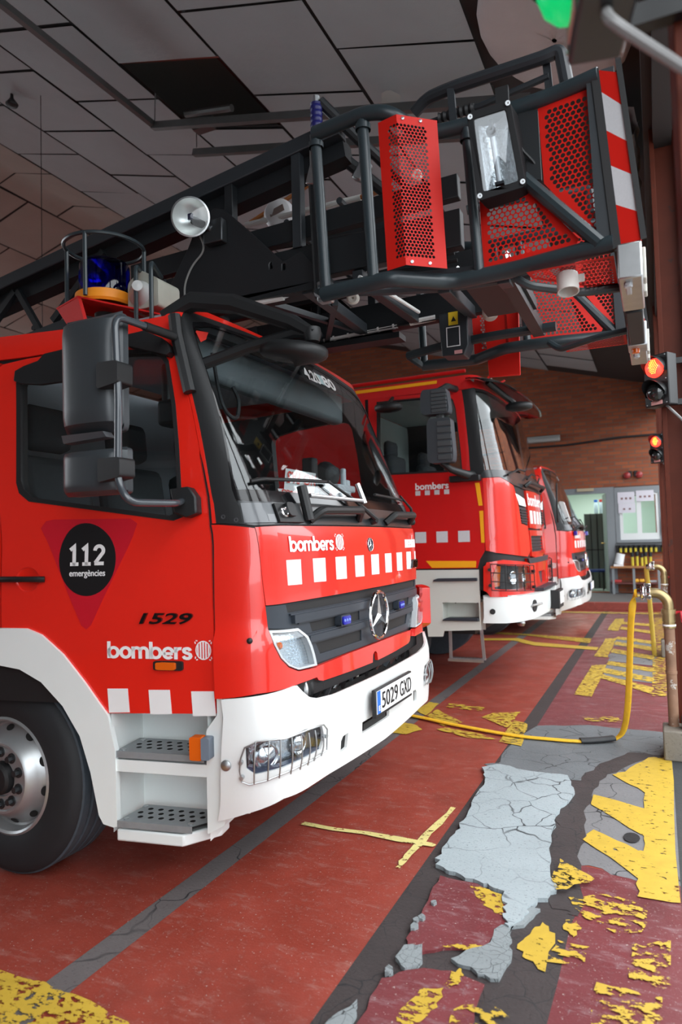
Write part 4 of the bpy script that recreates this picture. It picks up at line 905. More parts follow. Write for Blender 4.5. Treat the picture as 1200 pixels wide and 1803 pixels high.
# -------- wheels
def wheel(o, sy, par, R=.455, hub=True):
    ax = (0, sy, 0); m = MB()
    m.lathe([(.268, .0), (.29, .012), (.34, .018), (.40, .010), (.432, -.004), (.447, -.025)], o, ax, 56)
    t = m.build('tyre', RUBBER, par)
    m = MB(); pr = [(.447, -.025)]
    for k in range(4):
        y = -.05-k*.058; pr += [(R, y+.02), (R, y-.018), (R-.012, y-.021), (R-.012, y-.033)]
    pr += [(.447, -.265), (.40, -.285), (.27, -.27)]
    m.lathe(pr, o, ax, 72); m.build('tread', TREAD, t)
    m = MB(); m.lathe([(.268, -.01), (.272, .002), (.262, .008), (.252, .0), (.246, -.03), (.241, -.046), (.232, -.052), (.212, -.036), (.190, -.006), (.174, .026), (.160, .036), (.150, .036), (.145, .030), (.085, .030), (.082, .02), (.0005, .02)], o, ax, 48)
    r = m.build('rim', RIM, par)
    for k in range(10):
        a = 2*PI*(k+.5)/10+.06; d = Vector((math.cos(a), 0, math.sin(a))); nrm = (Vector(ax)*.80+d*.60).normalized()
        p = Vector(o)+d*.213+Vector(ax)*(-.034); tn = Vector(ax).cross(d)
        s_ = nrm.cross(tn); vs = [p+nrm*.004+tn*(.024*math.cos(b))+s_*(.017*math.sin(b)) for b in [2*PI*i/14 for i in range(14)]]
        m = MB(); m.add(vs, [tuple(range(14))]); m.build('hand_hole', DARK, r, fix=False)
    for k in range(10):
        a = 2*PI*k/10+PI/10; d = Vector((math.cos(a), 0, math.sin(a))); p = Vector(o)+d*.118+Vector(ax)*.030
        m = MB(); m.lathe([(.024, 0), (.024, .004), (.015, .005)], p, ax, 14); m.lathe([(.0145, .004), (.0145, .028), (.0005, .028)], p, ax, 6); m.build('wheel_nut', mat('dark_steel', (.07, .075, .08), .4, metal=.8), r)
    m = MB(); m.lathe([(.075, .02), (.073, .05), (.06, .06), (.0005, .06)], o, ax, 28); m.build('hub_cap', SEAL, r)
wh = bpy.data.objects.new('front_wheel', None); COL.objects.link(wh); wh.parent = truck; wh.matrix_parent_inverse = truck.matrix_basis.inverted()
wheel((-1.45, -.01, .455), -1, wh)
wh = bpy.data.objects.new('front_wheel', None); COL.objects.link(wh); wh.parent = truck; wh.matrix_parent_inverse = truck.matrix_basis.inverted()
wheel((-1.45, 2.27, .455), 1, wh)
m = MB(); m.box((-3.9, 1.13, .78), (7.0, .85, .24)); m.tube([(-1.45, .2, .455), (-1.45, 2.06, .455)], .07, 10); m.box((-.75, 1.13, .72), (1.0, 1.1, .3)); m.build('chassis', SEAL, truck)

# -------- cab interior
m = MB(); m.box((-2.05, 1.13, 1.85), (.04, 2.15, 1.5)); m.box((-1.7, 1.13, 1.22), (.8, 2.0, .05)); m.box((-1.15, 1.13, 1.22), (1.2, 2.0, .05)); m.box((-1.15, 1.13, 2.56), (1.1, 1.85, .03))
cabin = m.build('cabin_lining', CABIN, truck)
m = MB(); P_ = [[(x, y, z) for y in [.22+.1*i for i in range(19)]] for x, z in ((-.35, 1.60), (-.30, 1.685), (-.42, 1.70), (-.58, 1.66), (-.64, 1.52), (-.62, 1.25))]; m.grid(P_); m.build('dashboard', mat('dash_plastic', (.05, .055, .06), .5, noise=.1), cabin)
m = MB(); m.box((-.63, 1.13, 2.41), (.10, 1.72, .20)); hdr = m.build('sun_visor_shelf', mat('visor_grey', (.13, .145, .15), .6), cabin, bev=.03)
for i, y in enumerate((.42, 1.05, 1.72)):
    x0 = -1.34
    m = MB(); m.box((x0, y, 1.50), (.5, .5, .16)); s_ = m.build('seat', SEATM, cabin, bev=.05)
    m = MB(); m.box((x0-.27, y, 1.74), (.16, .48, .52), Matrix.Rotation(-.15, 3, 'Y')); m.build('seat_back', SEATM, cabin, bev=.06)
    m = MB(); m.box((x0-.33, y, 2.16), (.12, .30, .25), Matrix.Rotation(-.1, 3, 'Y')); m.build('headrest', SEATM, cabin, bev=.05)
m = MB(); c = Vector((-.72, 1.72, 1.86)); ax = Vector((-.55, 0, .83)).normalized(); u = Vector((0, 1, 0)); w = ax.cross(u)
m.tube([c+u*(.22*math.cos(a))+w*(.22*math.sin(a)) for a in [2*PI*i/32 for i in range(32)]], .014, 8, closed=True)
for a in (0, 2.1, 4.2): m.tube([c, c+u*(.21*math.cos(a))+w*(.21*math.sin(a))], .014, 6)
m.tube([c, c-ax*.3], .03, 8); m.build('steering_wheel', SEAL, cabin)
m = MB(); m.box((-.56, 1.42, 1.87), (.08, .07, .30)); m.lathe([(.0005, .05), (.06, .04), (.095, -.02), (.085, -.05), (.0005, -.05)], (-.5, 1.56, 1.92), (1, -.3, 0), 20); m.tube([(-.52, 1.56, 1.9), (-.54, 1.55, 1.68)], .03, 8); m.build('radio_unit', SEAL, cabin, bev=.015)
m = MB(); m.box((-.62, .17, 2.22), (.06, .05, .22)); m.box((-.6, .18, 2.10), (.12, .10, .12)); hl_ = m.build('hanging_lamp', BLACKP, cabin, bev=.02)
m = MB(); m.tube([(-.55, .17, 2.11), (-.5, .17, 2.11)], .045, 12); m.build('lamp_ring', mat('blue_plastic', (.02, .05, .25), .4), hl_)
m = MB(); m.tube([(-.5, .34, 2.40), (-.48, .36, 2.2), (-.47, .40, 2.12), (-.46, .48, 2.10), (-.46, .50, 2.2), (-.47, .46, 2.26)], .01, 6, fillet=.05); m.build('radio_cord', SEAL, cabin)
# barrier-tape sheets and a white holder on the dashboard
def sheet(name, o, w, h, tilt, txt, par_label):
    rot = Matrix.Rotation(tilt, 3, 'Y'); O = Vector(o)
    fn = lambda x, y, off=0.: tuple(O+rot @ Vector((off+.004*math.sin(x*30), x, y)))
    m = MB(); m.grid([[fn(w*i/10, h*j/4) for i in range(11)] for j in range(5)]); s = tag(m.build(name, mat('tape_white', (.75, .74, .72), .6), None, fix=False), par_label, 'barrier tape', 'barrier tapes lying on the dashboard')
    vs, fs = text_fit(txt, 0, 0, w*.94, min(h*.62, .06), .012); m = MB(); m.add([fn(w*.97-p[0], h*.93-p[1], .006) for p in vs], fs); m.build('print', mat('red_ink', (.7, .05, .03), .5), s, ang=0, fix=False)
    return s
sheet('barrier_tape', (-.345, .70, 1.715), .34, .165, .12, 'NO PAS', 'red and white barrier tape folded upright, upper one on the dashboard')
sheet('barrier_tape', (-.285, .60, 1.705), .44, .072, -.45, 'NO PASSEU', 'red and white barrier tape lying along the windscreen bottom, lower one on the dashboard')
m = MB(); m.box((-.45, 1.665, 1.87), (.03, .04, .2)); m.box((-.45, 1.72, 1.83), (.03, .05, .14)); m.box((-.45, 1.66, 1.84), (.06, .26, .045)); m.box((-.45, 1.66, 1.76), (.06, .12, .13)); tag(m.build('phone_holder', mat('holder_white', (.7, .7, .72), .4), None, bev=.01), 'white upright holder standing on the truck dashboard', 'holder')

# -------- mirrors
def solid(mb, loop, vec): mb.prism(loop, vec); return mb
m = MB()   # bracket caps on the cab
skin(m, C1, [(0.896, 2.385), (0.900, 2.432), (0.947, 2.442), (0.99, 2.40), (1.01, 2.35), (0.99, 2.325), (0.96, 2.345)], off=.05, thick=.05)
ma = m.build('mirror_bracket', BLACKP, truck, bev=.012)
m = MB(); skin(m, C1, [(0.922, 1.64), (0.925, 1.742), (0.968, 1.748), (0.978, 1.704), (0.971, 1.636), (0.945, 1.618)], off=.06, thick=.058); m.build('mirror_bracket', BLACKP, truck, bev=.014)
MX = -.2
m = MB(); m.tube([(-.50, .06, 2.405), (-.508, -.285, 2.395), (-.494, -.285, 2.08), (-.502, -.285, 1.75), (-.45, -.285, 1.672), (-.40, -.06, 1.675), (-.45, .03, 1.69)], .0145, 12, fillet=.05)
mm = m.build('mirror_arm', mat('arm_paint', (.05, .06, .07), .25, coat=.4), truck)
m = MB(); m.tube([(-.50, .06, 2.405), (-.505, -.12, 2.40)], .019, 12); m.build('arm_sleeve', BLACKP, mm)
def mirror(x0, x1, z0, z1, y0, parent, nm):
    """rounded housing: convex shell towards the front, glass towards the rear"""
    m = MB(); n = 14; rows = []
    xm = (x0+x1)/2; zm = (z0+z1)/2; hw = (x1-x0)/2; hh = (z1-z0)/2
    for j in range(n+1):
        v = -1+2*j/n; row = []
        for i in range(n+1):
            u = -1+2*i/n; k = (1-abs(u)**6)**.5*(1-abs(v)**8)**.5 if abs(u) < 1 and abs(v) < 1 else 0
            row.append((xm+hw*u, y0-.075*k*(1-.25*u*u)-.0, zm+hh*v))
        rows.append(row)
    m.grid(rows); m.prism([(xm+hw*a, y0, zm+hh*b) for a, b in rounded([(-1, -1), (1, -1), (1, 1), (-1, 1)], .16)], (0, .03, 0))
    h = m.build(nm, mat('mirror_shell', (.042, .05, .056), .38, noise=.15, nscale=5, bump=.06, bscale=350), parent)
    m = MB(); m.prism([(xm+hw*a*.93, y0+.03, zm+hh*b*.95) for a, b in rounded([(-1, -1), (1, -1), (1, 1), (-1, 1)], .14)], (0, .006, 0)); m.build('mirror_glass', CHROME, h)
    return h
def skewed(h, o, rz, ry=0): 
    h.data.transform(Matrix.Translation(o) @ Matrix.Rotation(rz, 4, 'Z') @ Matrix.Rotation(ry, 4, 'Y') @ Matrix.Translation(-Vector(o)))
    for c in h.children: c.data.transform(Matrix.Translation(o) @ Matrix.Rotation(rz, 4, 'Z') @ Matrix.Rotation(ry, 4, 'Y') @ Matrix.Translation(-Vector(o)))
h = mirror(-.845, -.545, 1.965, 2.445, -.20, truck, 'main_mirror')
m = MB(); m.prism(rounded([(-.60, -.29, 2.12), (-.48, -.305, 2.13), (-.48, -.305, 2.215), (-.60, -.29, 2.225)], .015), (0, .085, 0)); m.build('mirror_clamp', BLACKP, h, bev=.008)
m = MB(); m.prism([(-.84, -.24, 1.965), (-.62, -.24, 1.965), (-.62, -.22, 1.945), (-.85, -.22, 1.935)], (0, .05, 0)); m.build('mirror_flap', mat('pale_rubber', (.1, .11, .12), .6), h)
h = mirror(-.845, -.53, 1.715, 1.90, -.20, truck, 'wide_mirror')
m = MB(); m.prism(rounded([(-.60, -.29, 1.755), (-.475, -.305, 1.77), (-.475, -.305, 1.845), (-.60, -.29, 1.85)], .015), (0, .085, 0)); m.build('mirror_clamp', BLACKP, h, bev=.008)
# kerb mirror hanging over the windscreen from two black arms
m = MB(); m.tube([C1(1.10, 2.16, .02), C1(1.16, 2.42, .02), C1(1.24, 2.5, .03)], .028, 8); km = m.build('kerb_mirror_post', BLACKP, truck)
def flatarm(pts, w, h):
    m = MB(); P = [Vector(p) for p in pts]; rows = []
    for i, p in enumerate(P):
        d = (P[min(i+1, len(P)-1)]-P[max(0, i-1)]).normalized(); s = d.cross(Vector((0, 0, 1))).normalized(); up = s.cross(d); ww = w[i]; hh = h[i]
        rows.append([p+s*(ww/2*a)+up*(hh/2*b) for a, b in ((-1, -.5), (-.6, -1), (.6, -1), (1, -.5), (1, .5), (.6, 1), (-.6, 1), (-1, .5), (-1, -.5))])
    m.grid(rows); m.add(rows[0][:-1], [tuple(range(8))]); m.add(rows[-1][:-1], [tuple(range(8))]); return m
m = flatarm([(-.63, .15, 2.535), (-.50, .20, 2.60), (-.30, .235, 2.565), (-.02, .25, 2.44), (.085, .25, 2.372)], [.05, .09, .09, .08, .07], [.05, .075, .075, .06, .05]); m.build('kerb_mirror_arm', BLACKP, truck)
m = flatarm([(-.50, .165, 2.285), (-.237, .25, 2.368), (.0, .25, 2.392), (.09, .25, 2.37)], [.05, .05, .05, .06], [.045, .045, .045, .05]); m.build('kerb_mirror_arm', BLACKP, truck)
m = MB(); m.lathe([(.0005, .03), (.035, .028), (.04, 0), (.03, -.03), (.0005, -.03)], (.07, .25, 2.375), (0, 0, 1), 18)
m.build('mirror_knuckle', BLACKP, truck)
m = MB(); rows = []
for j in range(9):
    t = j/8; r = (1-abs(1-2*t)**3)**.5 if 0 < t < 1 else .02
    rows.append([(-.02+.155*r*math.cos(a), .25+.11*r*math.sin(a), 2.315+.045*(1-2*t)*1.0-.02*math.cos(a)) for a in [2*PI*i/28 for i in range(29)]])
m.grid(rows); km = m.build('kerb_mirror', BLACKP, truck)

# -------- beacon and loudspeaker on the roof
BX, BY, BZ = -1.085, .27, 2.69
m = MB(); a = Vector((BX-.245, BY-.09, BZ-.0)); 
m.prism([(BX-.20, BY-.12, BZ), (BX-.01, BY-.17, BZ+.012), (BX+.36, BY-.02, BZ-.09), (BX+.3, BY+.22, BZ-.06), (BX-.12, BY+.2, BZ+.02)], (0, 0, -.008))
m.prism([(BX-.20, BY-.12, BZ), (BX-.01, BY-.17, BZ+.012), (BX+.02, BY-.15, BZ-.13), (BX-.10, BY-.12, BZ-.135)], (.01, .012, 0))
bk = m.build('beacon_bracket', mat('bracket_red', (.55, .012, .010), .6, spec=.2), truck, ang=0)
m = MB(); m.tube([(BX, BY, BZ-.03), (BX, BY, 2.58)], .05, 14); m.build('bracket_leg', DARK, bk)
m = MB(); m.lathe([(.135, 0), (.145, .012), (.14, .055), (.125, .062), (.0005, .062)], (BX, BY, BZ), (0, 0, 1), 36); bcn = m.build('beacon', ORANGE, truck)
m = MB(); m.lathe([(.122, .06), (.120, .205), (.112, .22), (.0005, .222)], (BX, BY, BZ), (0, 0, 1), 36)
m.build('beacon_dome', glassmat('blue_dome', (.035, .04, .42), .05), bcn)
m = MB(); m.lathe([(.02, .06), (.02, .1), (.0005, .1)], (BX, BY, BZ), (0, 0, 1), 12); m.lathe([(.09, .05), (.07, .0), (.03, -.03), (.0005, -.035)], (BX-.0, BY-.03, BZ+.135), (.35, -.9, 0), 24); m.build('rotating_reflector', mat('blue_mirror', (.15, .18, .6), .15, metal=.9), bcn)
m = MB(); m.lathe([(.1, .0605), (.1, .064), (.0005, .064)], (BX, BY, BZ), (0, 0, 1), 24); m.build('dome_floor', mat('navy_plastic', (.01, .012, .05), .4), bcn)
m = MB(); zt = BZ+.30; m.tube([(BX+.19*math.cos(t), BY+.19*math.sin(t), zt) for t in [2*PI*i/36 for i in range(36)]], .010, 8, closed=True)
for t in (3.55, 5.0, .6, 2.1): m.tube([(BX+.19*math.cos(t), BY+.19*math.sin(t), zt), (BX+.19*math.cos(t), BY+.19*math.sin(t), BZ+.0)], .0105, 8)
m.build('beacon_cage', TUBE, truck)
SX, SY, SZ = -.83, .28, 2.645
m = MB(); pr = rounded([(SX-.10, SY-.02, SZ+.0), (SX+.085, SY-.02, SZ), (SX+.085, SY-.02, SZ+.13), (SX-.02, SY-.02, SZ+.19), (SX-.10, SY-.02, SZ+.14)], .02); m.prism(pr, (0, .16, 0)); spk = m.build('loudspeaker', mat('cream_plastic', (.42, .42, .36), .5, noise=.12, nscale=14), truck, bev=.006)
m = MB(); m.lathe([(.065, -.03), (.05, .02), (.03, .05), (.025, .09), (.0005, .095)], (SX-.01, SY-.03, SZ+.075), (.5, -.85, 0), 22); m.build('speaker_horn', mat('horn_white', (.55, .56, .55), .4), spk)
for dx in (.02, .11): m = MB(); m.tube([(SX+dx-.0, SY-.10, 2.55), (SX+dx, SY-.10, SZ+.18), (SX+dx-.12, SY+.12, SZ+.20)], .0105, 8, fillet=.05); m.build('speaker_guard', TUBE, truck)
# body behind the cab
m = MB(); m.box((-5.2, 1.13, 1.45), (5.6, 2.36, 1.1)); m.build('rear_body', RED, truck, bev=.03)
m = MB(); m.box((-5.2, 1.13, 2.03), (5.6, 2.2, .06)); m.build('rear_deck', STEEL, truck)
for x in (-5.4,):
    for y, s in ((-.01, -1), (2.27, 1)):
        m = MB(); m.lathe([(.0005, 0), (.27, 0), (.29, .012), (.40, .01), (.45, -.03), (.455, -.28), (.27, -.30)], (x, y, .455), (0, s, 0), 40); m.build('rear_wheel', RUBBER, truck)
# ================================================================ ladder carried over the cab
def sub(parent): return parent
ladder = MB()
zt = lambda x: 3.475+.145*(x+.05)        # height of the top chord
YN, YF = .62, 1.64
def chord(m, y, dz, w, h, x0=-7., x1=.05): m.bar((x0, y, zt(x0)+dz), (x1, y, zt(x1)+dz), w, h, (0, 0, 1))
m = MB(); chord(m, YN+.04, 0, .09, .075); lad = m.build('ladder', LADD2, truck, bev=.006)
m = MB(); chord(m, YF-.04, 0, .09, .075); m.build('top_chord', LADD2, lad, bev=.006)
m = MB(); chord(m, YN+.11, -.07, .10, .10); chord(m, YF-.11, -.07, .10, .10); m.build('inner_chord', LADD, lad)
for y, nm in ((YN+.05, 'n'), (YF-.05, 'f')):
    m = MB(); m.bar((-7, y, zt(-7)-.33), (-1.0, y, zt(-1.0)-.42), .07, .07); m.build('lower_chord', LADD2, lad, bev=.005)
    m = MB()
    for k in range(8):
        x = -1.75-k*.72; m.bar((x+.28, y, zt(x)-.02), (x-.12, y, zt(x)-.36), .035, .04); m.bar((x+.30, y, zt(x)-.02), (x+.56, y, zt(x)-.40), .03, .035) if k else None
    m.build('lattice', LADD, lad)
    m = MB(); m.bar((-1.45, y, 2.86), (.62, y, 2.88), .06, .17); m.bar((-1.3, y+(.05 if y < 1 else -.05), 3.05), (.6, y+(.05 if y < 1 else -.05), 3.10), .05, .11); m.build('boom_beam', LADD, lad, bev=.005)
    for x in (-.585, -.19):
        m = MB(); m.box((x, y-.02 if y < 1 else y+.02, (zt(x)+2.95)/2), (.05, .05, zt(x)-2.95)); m.build('upright', LADD2 if x > -.3 else LADD, lad, bev=.004)
m = MB()
for k in range(22):
    x = .0-k*.30; m.tube([(x, YN+.1, zt(x)-.30), (x, YF-.1, zt(x)-.30)], .017, 8)
m.build('rungs', LADD2, lad)
GS = [(-1.003, 2.715), (-1.002, 2.79), (-.943, 2.898), (-.828, 3.065), (-.775, 3.165), (-.66, 3.245), (-.60, 3.225), (-.535, 3.165), (-.442, 3.072), (-.26, 2.885), (-.155, 2.915), (-.089, 2.836), (-.075, 2.755), (-.191, 2.744), (-.517, 2.732)]
m = MB(); m.prism([(x, .60, z) for x, z in GS], (0, .02, 0), [[(-.315, .60, 2.86), (-.335, .60, 2.86), (-.335, .60, 2.885), (-.325, .60, 2.90)], [(-.265, .60, 2.84), (-.245, .60, 2.84), (-.245, .60, 2.872), (-.262, .60, 2.872)]]); gp = m.build('gusset_plate', mat('plate_black', (.014, .015, .017), .42, noise=.2, nscale=5), lad, bev=.004)
m = MB(); m.prism([(x, 1.66, z) for x, z in GS], (0, -.02, 0)); m.build('gusset_plate', LADD, lad)
m = MB(); m.bar((-1.0, .66, 2.74), (.0, .66, 2.735), .12, .035); m.build('bottom_flange', LADD, lad); m = MB(); m.bar((-1.0, 1.60, 2.74), (.0, 1.60, 2.735), .12, .035); m.build('bottom_flange', LADD, lad)
m = MB(); m.tube([(-.62, .61, 2.712), (-.28, .64, 2.722)], .017, 8); m.tube([(-.28, .64, 2.722), (-.17, .66, 2.745)], .009, 6); m.build('cable_conduit', CREAM, lad)
# underside frame ahead of the plate
m = MB(); m.bar((-.62, 1.64, 2.80), (.45, 1.64, 2.835), .05, .05); uf = m.build('tip_frame', LADD2, lad, bev=.004); m = MB(); m.bar((-.1, .64, 2.72), (.85, .64, 2.64), .05, .06); m.build('side_member', LADD2, uf, bev=.004)
for a, b in (((-.14, .62, 2.74), (-.25, 1.64, 2.815)), ((.12, .64, 2.75), (.09, 1.64, 2.83)), ((.54, .62, 2.62), (.42, 1.64, 2.82)), ((.80, .62, 2.615), (.73, 1.64, 2.82)), ((-.45, .62, 2.76), (-.55, 1.62, 2.80))):
    m = MB(); m.bar(a, b, .055, .06); m.build('cross_member', LADD2, uf, bev=.004)
m = MB(); m.bar((-.45, .66, 2.75), (-.25, 1.6, 2.80), .03, .03); m.bar((-.12, .9, 2.75), (-.52, 1.62, 2.79), .03, .035); m.build('brace', LADD2, uf)
m = MB(); m.tube([(-.57, 1.575, 2.785), (-.02, 1.575, 2.80)], .016, 8)
for k in range(5): m.tube([(-.45+k*.1, 1.575, 2.788+k*.003), (-.438+k*.1, 1.575, 2.7885+k*.003)], .019, 8)
m.build('cable_conduit', CREAM, uf)
m = MB(); m.tube([(.06, 1.575, 2.805), (.22, 1.575, 2.81)], .02, 8); m.build('cable_conduit', CREAM, uf)
m = MB(); m.tube([(.16, .57, 2.715), (.17, 1.0, 2.76), (.165, 1.42, 2.805)], .010, 8); m.build('cable_conduit', CREAM, uf)
# pipes and a bulkhead lamp inside the lattice
m = MB(); m.tube([(-.72, 1.0, 3.335), (.0, 1.0, 3.325)], .0155, 10); m.build('white_pipe', CREAM, lad)
m = MB(); m.tube([(.0, 1.0, 3.325), (.09, 1.0, 3.33), (.15, 1.05, 3.36)], .013, 8); m.tube([(-.75, 1.1, 3.40), (-.35, 1.1, 3.53)], .012, 8); m.build('brown_pipe', mat('brown_pipe', (.32, .11, .03), .5), lad)
m = MB()
for k in range(7): m.tube([(-.9, 1.12+k*.06, 3.24-k*.03), (.4, 1.12+k*.06, 3.16-k*.02)], .012, 6)
m.build('hydraulic_lines', SEAL, lad)
m = MB(); m.lathe([(.085, -.03), (.088, .0), (.07, .035), (.035, .05), (.0005, .052)], (-.515, 1.03, 3.365), (.3, -.95, -.1), 28); lp_ = m.build('bulkhead_lamp', mat('lamp_white', (.60, .59, .60), .4), lad)
m = MB(); m.box((-.50, .978, 3.36), (.09, .006, .035), Matrix.Rotation(-.25, 3, 'Y')); m.build('lamp_clip', mat('dull_brown', (.22, .16, .14), .6), lp_)
# round searchlight on the plate
SL = Vector((-.722, .49, 3.163)); sa = Vector((.45, -.86, -.20)).normalized()
m = MB(); m.lathe([(.0005, -.075), (.05, -.07), (.085, -.03), (.098, .0), (.098, .012), (.090, .014)], SL, sa, 36); sl = m.build('searchlight', ALU, lad)
m = MB(); m.lathe([(.090, .012), (.07, -.02), (.03, -.045), (.0005, -.048)], SL, sa, 32); m.build('reflector', mat('bowl_mirror', (.86, .88, .84), .3, metal=.55), sl, fix=False)
m = MB(); m.lathe([(.091, .013), (.05, .022), (.0005, .025)], SL, sa, 32); m.build('lens', LENSG, sl)
m = MB(); m.box(SL+sa*.012, (.026, .01, .03)); m.build('bulb_cap', mat('navy_plastic', (.01, .012, .05), .4), sl)
m = MB(); m.box((-.635, .575, 3.10), (.115, .05, .12)); m.tube([(-.64, .56, 3.11), SL-sa*.05], .022, 8); m.build('lamp_mount', mat('dark_steel', (.07, .075, .08), .4, metal=.8), sl, bev=.006)
m = MB(); m.tube([SL-sa*.06, (-.70, .585, 3.03), (-.80, .59, 2.96), (-.845, .59, 2.87), (-.84, .585, 2.79), (-.815, .58, 2.70)], .0055, 6, fillet=.05); m.build('lamp_cable', mat('grey_cable', (.22, .22, .21), .5), sl)

# ================================================================ rescue cage on the ladder tip
bk0 = bpy.data.objects.new('rescue_cage', None); COL.objects.link(bk0); bk0.parent = truck; bk0.matrix_parent_inverse = truck.matrix_basis.inverted()
BYN = [(.045, .42), (.12, .41), (.33, .393), (.385, .393), (.59, .555), (.86, .545), (1.25, .47)]
TYN = [(.03, .40), (.30, .375), (.40, .385), (.50, .50), (.70, .52), (1.05, .50), (1.22, .465)]
def my(y, s): return y if s > 0 else 2.26-y
CR = mat('cage_red', (.62, .013, .007), .5, spec=.25, noise=.06, nscale=4)
for s in (1, -1):
    m = MB(); m.tube([(x, my(y, s), 2.605) for x, y in BYN], .0335, 12, fillet=.06); m.build('bottom_rail', TUBE, bk0)
    m = MB(); m.tube([(x, my(y, s), z) for (x, y), z in zip(TYN, (3.335, 3.34, 3.315, 3.25, 3.25, 3.26, 3.265))], .031, 12, fillet=.06); m.build('top_rail', TUBE, bk0)
    for x, yb, yt, z1, r in ((.045, .425, .41, 3.335, .025), (.285, .395, .385, 3.335, .025), (.705, .545, .515, 3.24, .023)):
        m = MB(); m.tube([(x+.012, my(yb, s), 2.61), (x-.015, my(yt, s), z1)], r, 12); m.build('post', TUBE, bk0)
        m = MB(); m.lathe([(r*1.35, -.012), (r*1.35, .012), (r, .016)], (x-.012, my(yt, s), z1-.05), (0, 0, 1), 12); m.build('weld_collar', TUBE, bk0)
    m = MB(); m.tube([(-.02, my(.50, s), 2.66), (.25, my(.62, s), 2.655), (.55, my(.70, s), 2.645), (.9, my(.72, s), 2.64)], .027, 10, fillet=.08); m.build('floor_rail', TUBE, bk0)
    m = MB(); m.tube([(.05, my(.42, s), 2.60), (.03, my(.46, s), 2.615), (-.02, my(.50, s), 2.655)], .022, 8, fillet=.02); m.build('rail_link', TUBE, bk0)
    # bent red perforated panel
    seg = [(.345, .375), (.435, .355), (.575, .475)]; l1 = math.dist(seg[0], seg[1]); l2 = math.dist(seg[1], seg[2])
    def bent(x, z, off=0., s=s):
        if x <= l1: t = x/l1; a, b = seg[0], seg[1]
        else: t = (x-l1)/l2; a, b = seg[1], seg[2]
        k = (3.3-z)*.035
        return (a[0]+(b[0]-a[0])*t+k, my(a[1]+(b[1]-a[1])*t, s), z)
    W_ = l1+l2; H0, H1 = 2.635, 3.28
    tmp = MB(); perforated(tmp, [(0.045, H0+.03), (W_-.05, H0+.03), (W_-.05, H1-.03), (.045, H1-.03)], .0165, .0066, bent, .004)
    for r in (rect(0, H0, .0455, H1), rect(W_-.0505, H0, W_, H1), rect(.045, H0, W_-.05, H0+.0305), rect(.045, H1-.0305, W_-.05, H1)):
        V2, F2, E2 = flat2d(r, [], 1, 1, [l1*.5, l1], [2.8, 3.0, 3.2]); tmp.add([bent(*p) for p in V2], F2)
    pn = tmp.build('mesh_panel', CR, bk0, ang=25)
    m = MB()
    for x, z in ((.12, H0+.015), (.2, H0+.015), (.12, H1-.015), (.2, H1-.015)): p = bent(x, z); m = MB(); m.lathe([(.007, 0), (.007, .004), (.0005, .005)], (p[0], p[1]-.001*s, p[2]), (.5, -s, 0), 8); m.build('panel_bolt', STEEL, pn)
    # two flat perforated side panels
    for nm, poly in (('a', [(.985, 3.235), (1.195, 3.245), (1.232, 2.635), (1.205, 2.615), (.998, 2.915)]), ('b', [(.722, 3.20), (.885, 2.985), (1.122, 2.655), (1.108, 2.63), (.736, 2.622)])):
        ar = sum(poly[i][0]*poly[(i+1) % len(poly)][1]-poly[(i+1) % len(poly)][0]*poly[i][1] for i in range(len(poly)))
        if ar < 0: poly = poly[::-1]
        yb = lambda x: .545-(x-.72)*.14
        m = MB(); perforated(m, poly, .0225, .0091, lambda x, y, s=s: (x, my(yb(x), s), y), .026); q = m.build('mesh_panel', CR, bk0, ang=0)
        q['label'] = 'flat red perforated side panel'
    m = MB(); m.tube([(.90, my(.50, s), 2.975), (1.20, my(.465, s), 2.61)], .0275, 10); m.build('diagonal_strut', TUBE, bk0)
    m = MB(); m.bar((1.215, my(.48, s), 2.60), (1.20, my(.48, s), 3.27), .05, .05); m.build('front_post', LADD2, bk0)
    # hazard-striped front edge
    HQ = [(1.207, 3.285), (1.285, 3.235), (1.345, 2.585), (1.258, 2.575)]
    a0, b0, c0, d0 = [Vector((x, my(.455 if i in (0, 3) else .43, s), z)) for i, (x, z) in enumerate(HQ)]
    hp = None
    for k, M in enumerate((CR, REFLW, CR, REFLW, CR)):
        ts = (0, .20, .42, .62, .84, 1.0); sl_ = .09
        t0, t1 = ts[k], ts[k+1]
        L0, L1 = a0.lerp(d0, max(0, t0-sl_ if k else 0)), a0.lerp(d0, t1-sl_ if k < 4 else 1); R0, R1_ = b0.lerp(c0, t0), b0.lerp(c0, t1)
        m = MB(); m.prism([L0, R0, R1_, L1], (0, .02*s, 0)); o = m.build('hazard_panel' if hp is None else 'stripe', M, bk0 if hp is None else hp, ang=0)
        if hp is None: hp = o
    m = MB(); m.bar(b0+Vector((.006, 0, .06)), c0+Vector((.006, 0, 0)), .012, .02, (1, 0, 0)); m.bar(a0, d0, .012, .03, (1, 0, 0)); m.build('rubber_edge', SEAL, hp)
    # perforated floor wings
    poly = [(.92, my(.47, s)), (1.245, my(.465, s)), (1.245, my(.80, s)), (1.13, my(.76, s)), (.93, my(.55, s))]
    ar = sum(poly[i][0]*poly[(i+1) % 5][1]-poly[(i+1) % 5][0]*poly[i][1] for i in range(5))
    if ar < 0: poly = poly[::-1]
    m = MB(); perforated(m, poly, .017, .0068, lambda x, y: (x, y, 2.555), .016); w = m.build('floor_wing', CR, bk0, ang=0)
    m = MB(); m.tube([(.84, my(.57, s), 2.60), (.90, my(.585, s), 2.545), (1.10, my(.76, s), 2.535), (1.28, my(.80, s), 2.54)], .018, 8, fillet=.04); m.build('wing_tube', TUBE, bk0)
m = MB(); m.prism([(.45, 1.80, 2.86), (.66, 1.80, 2.86), (.655, 1.80, 2.46), (.47, 1.80, 2.47)], (0, .02, 0)); q = m.build('side_plate', CR, bk0, bev=.006); q['label'] = 'solid red plate on the far side'
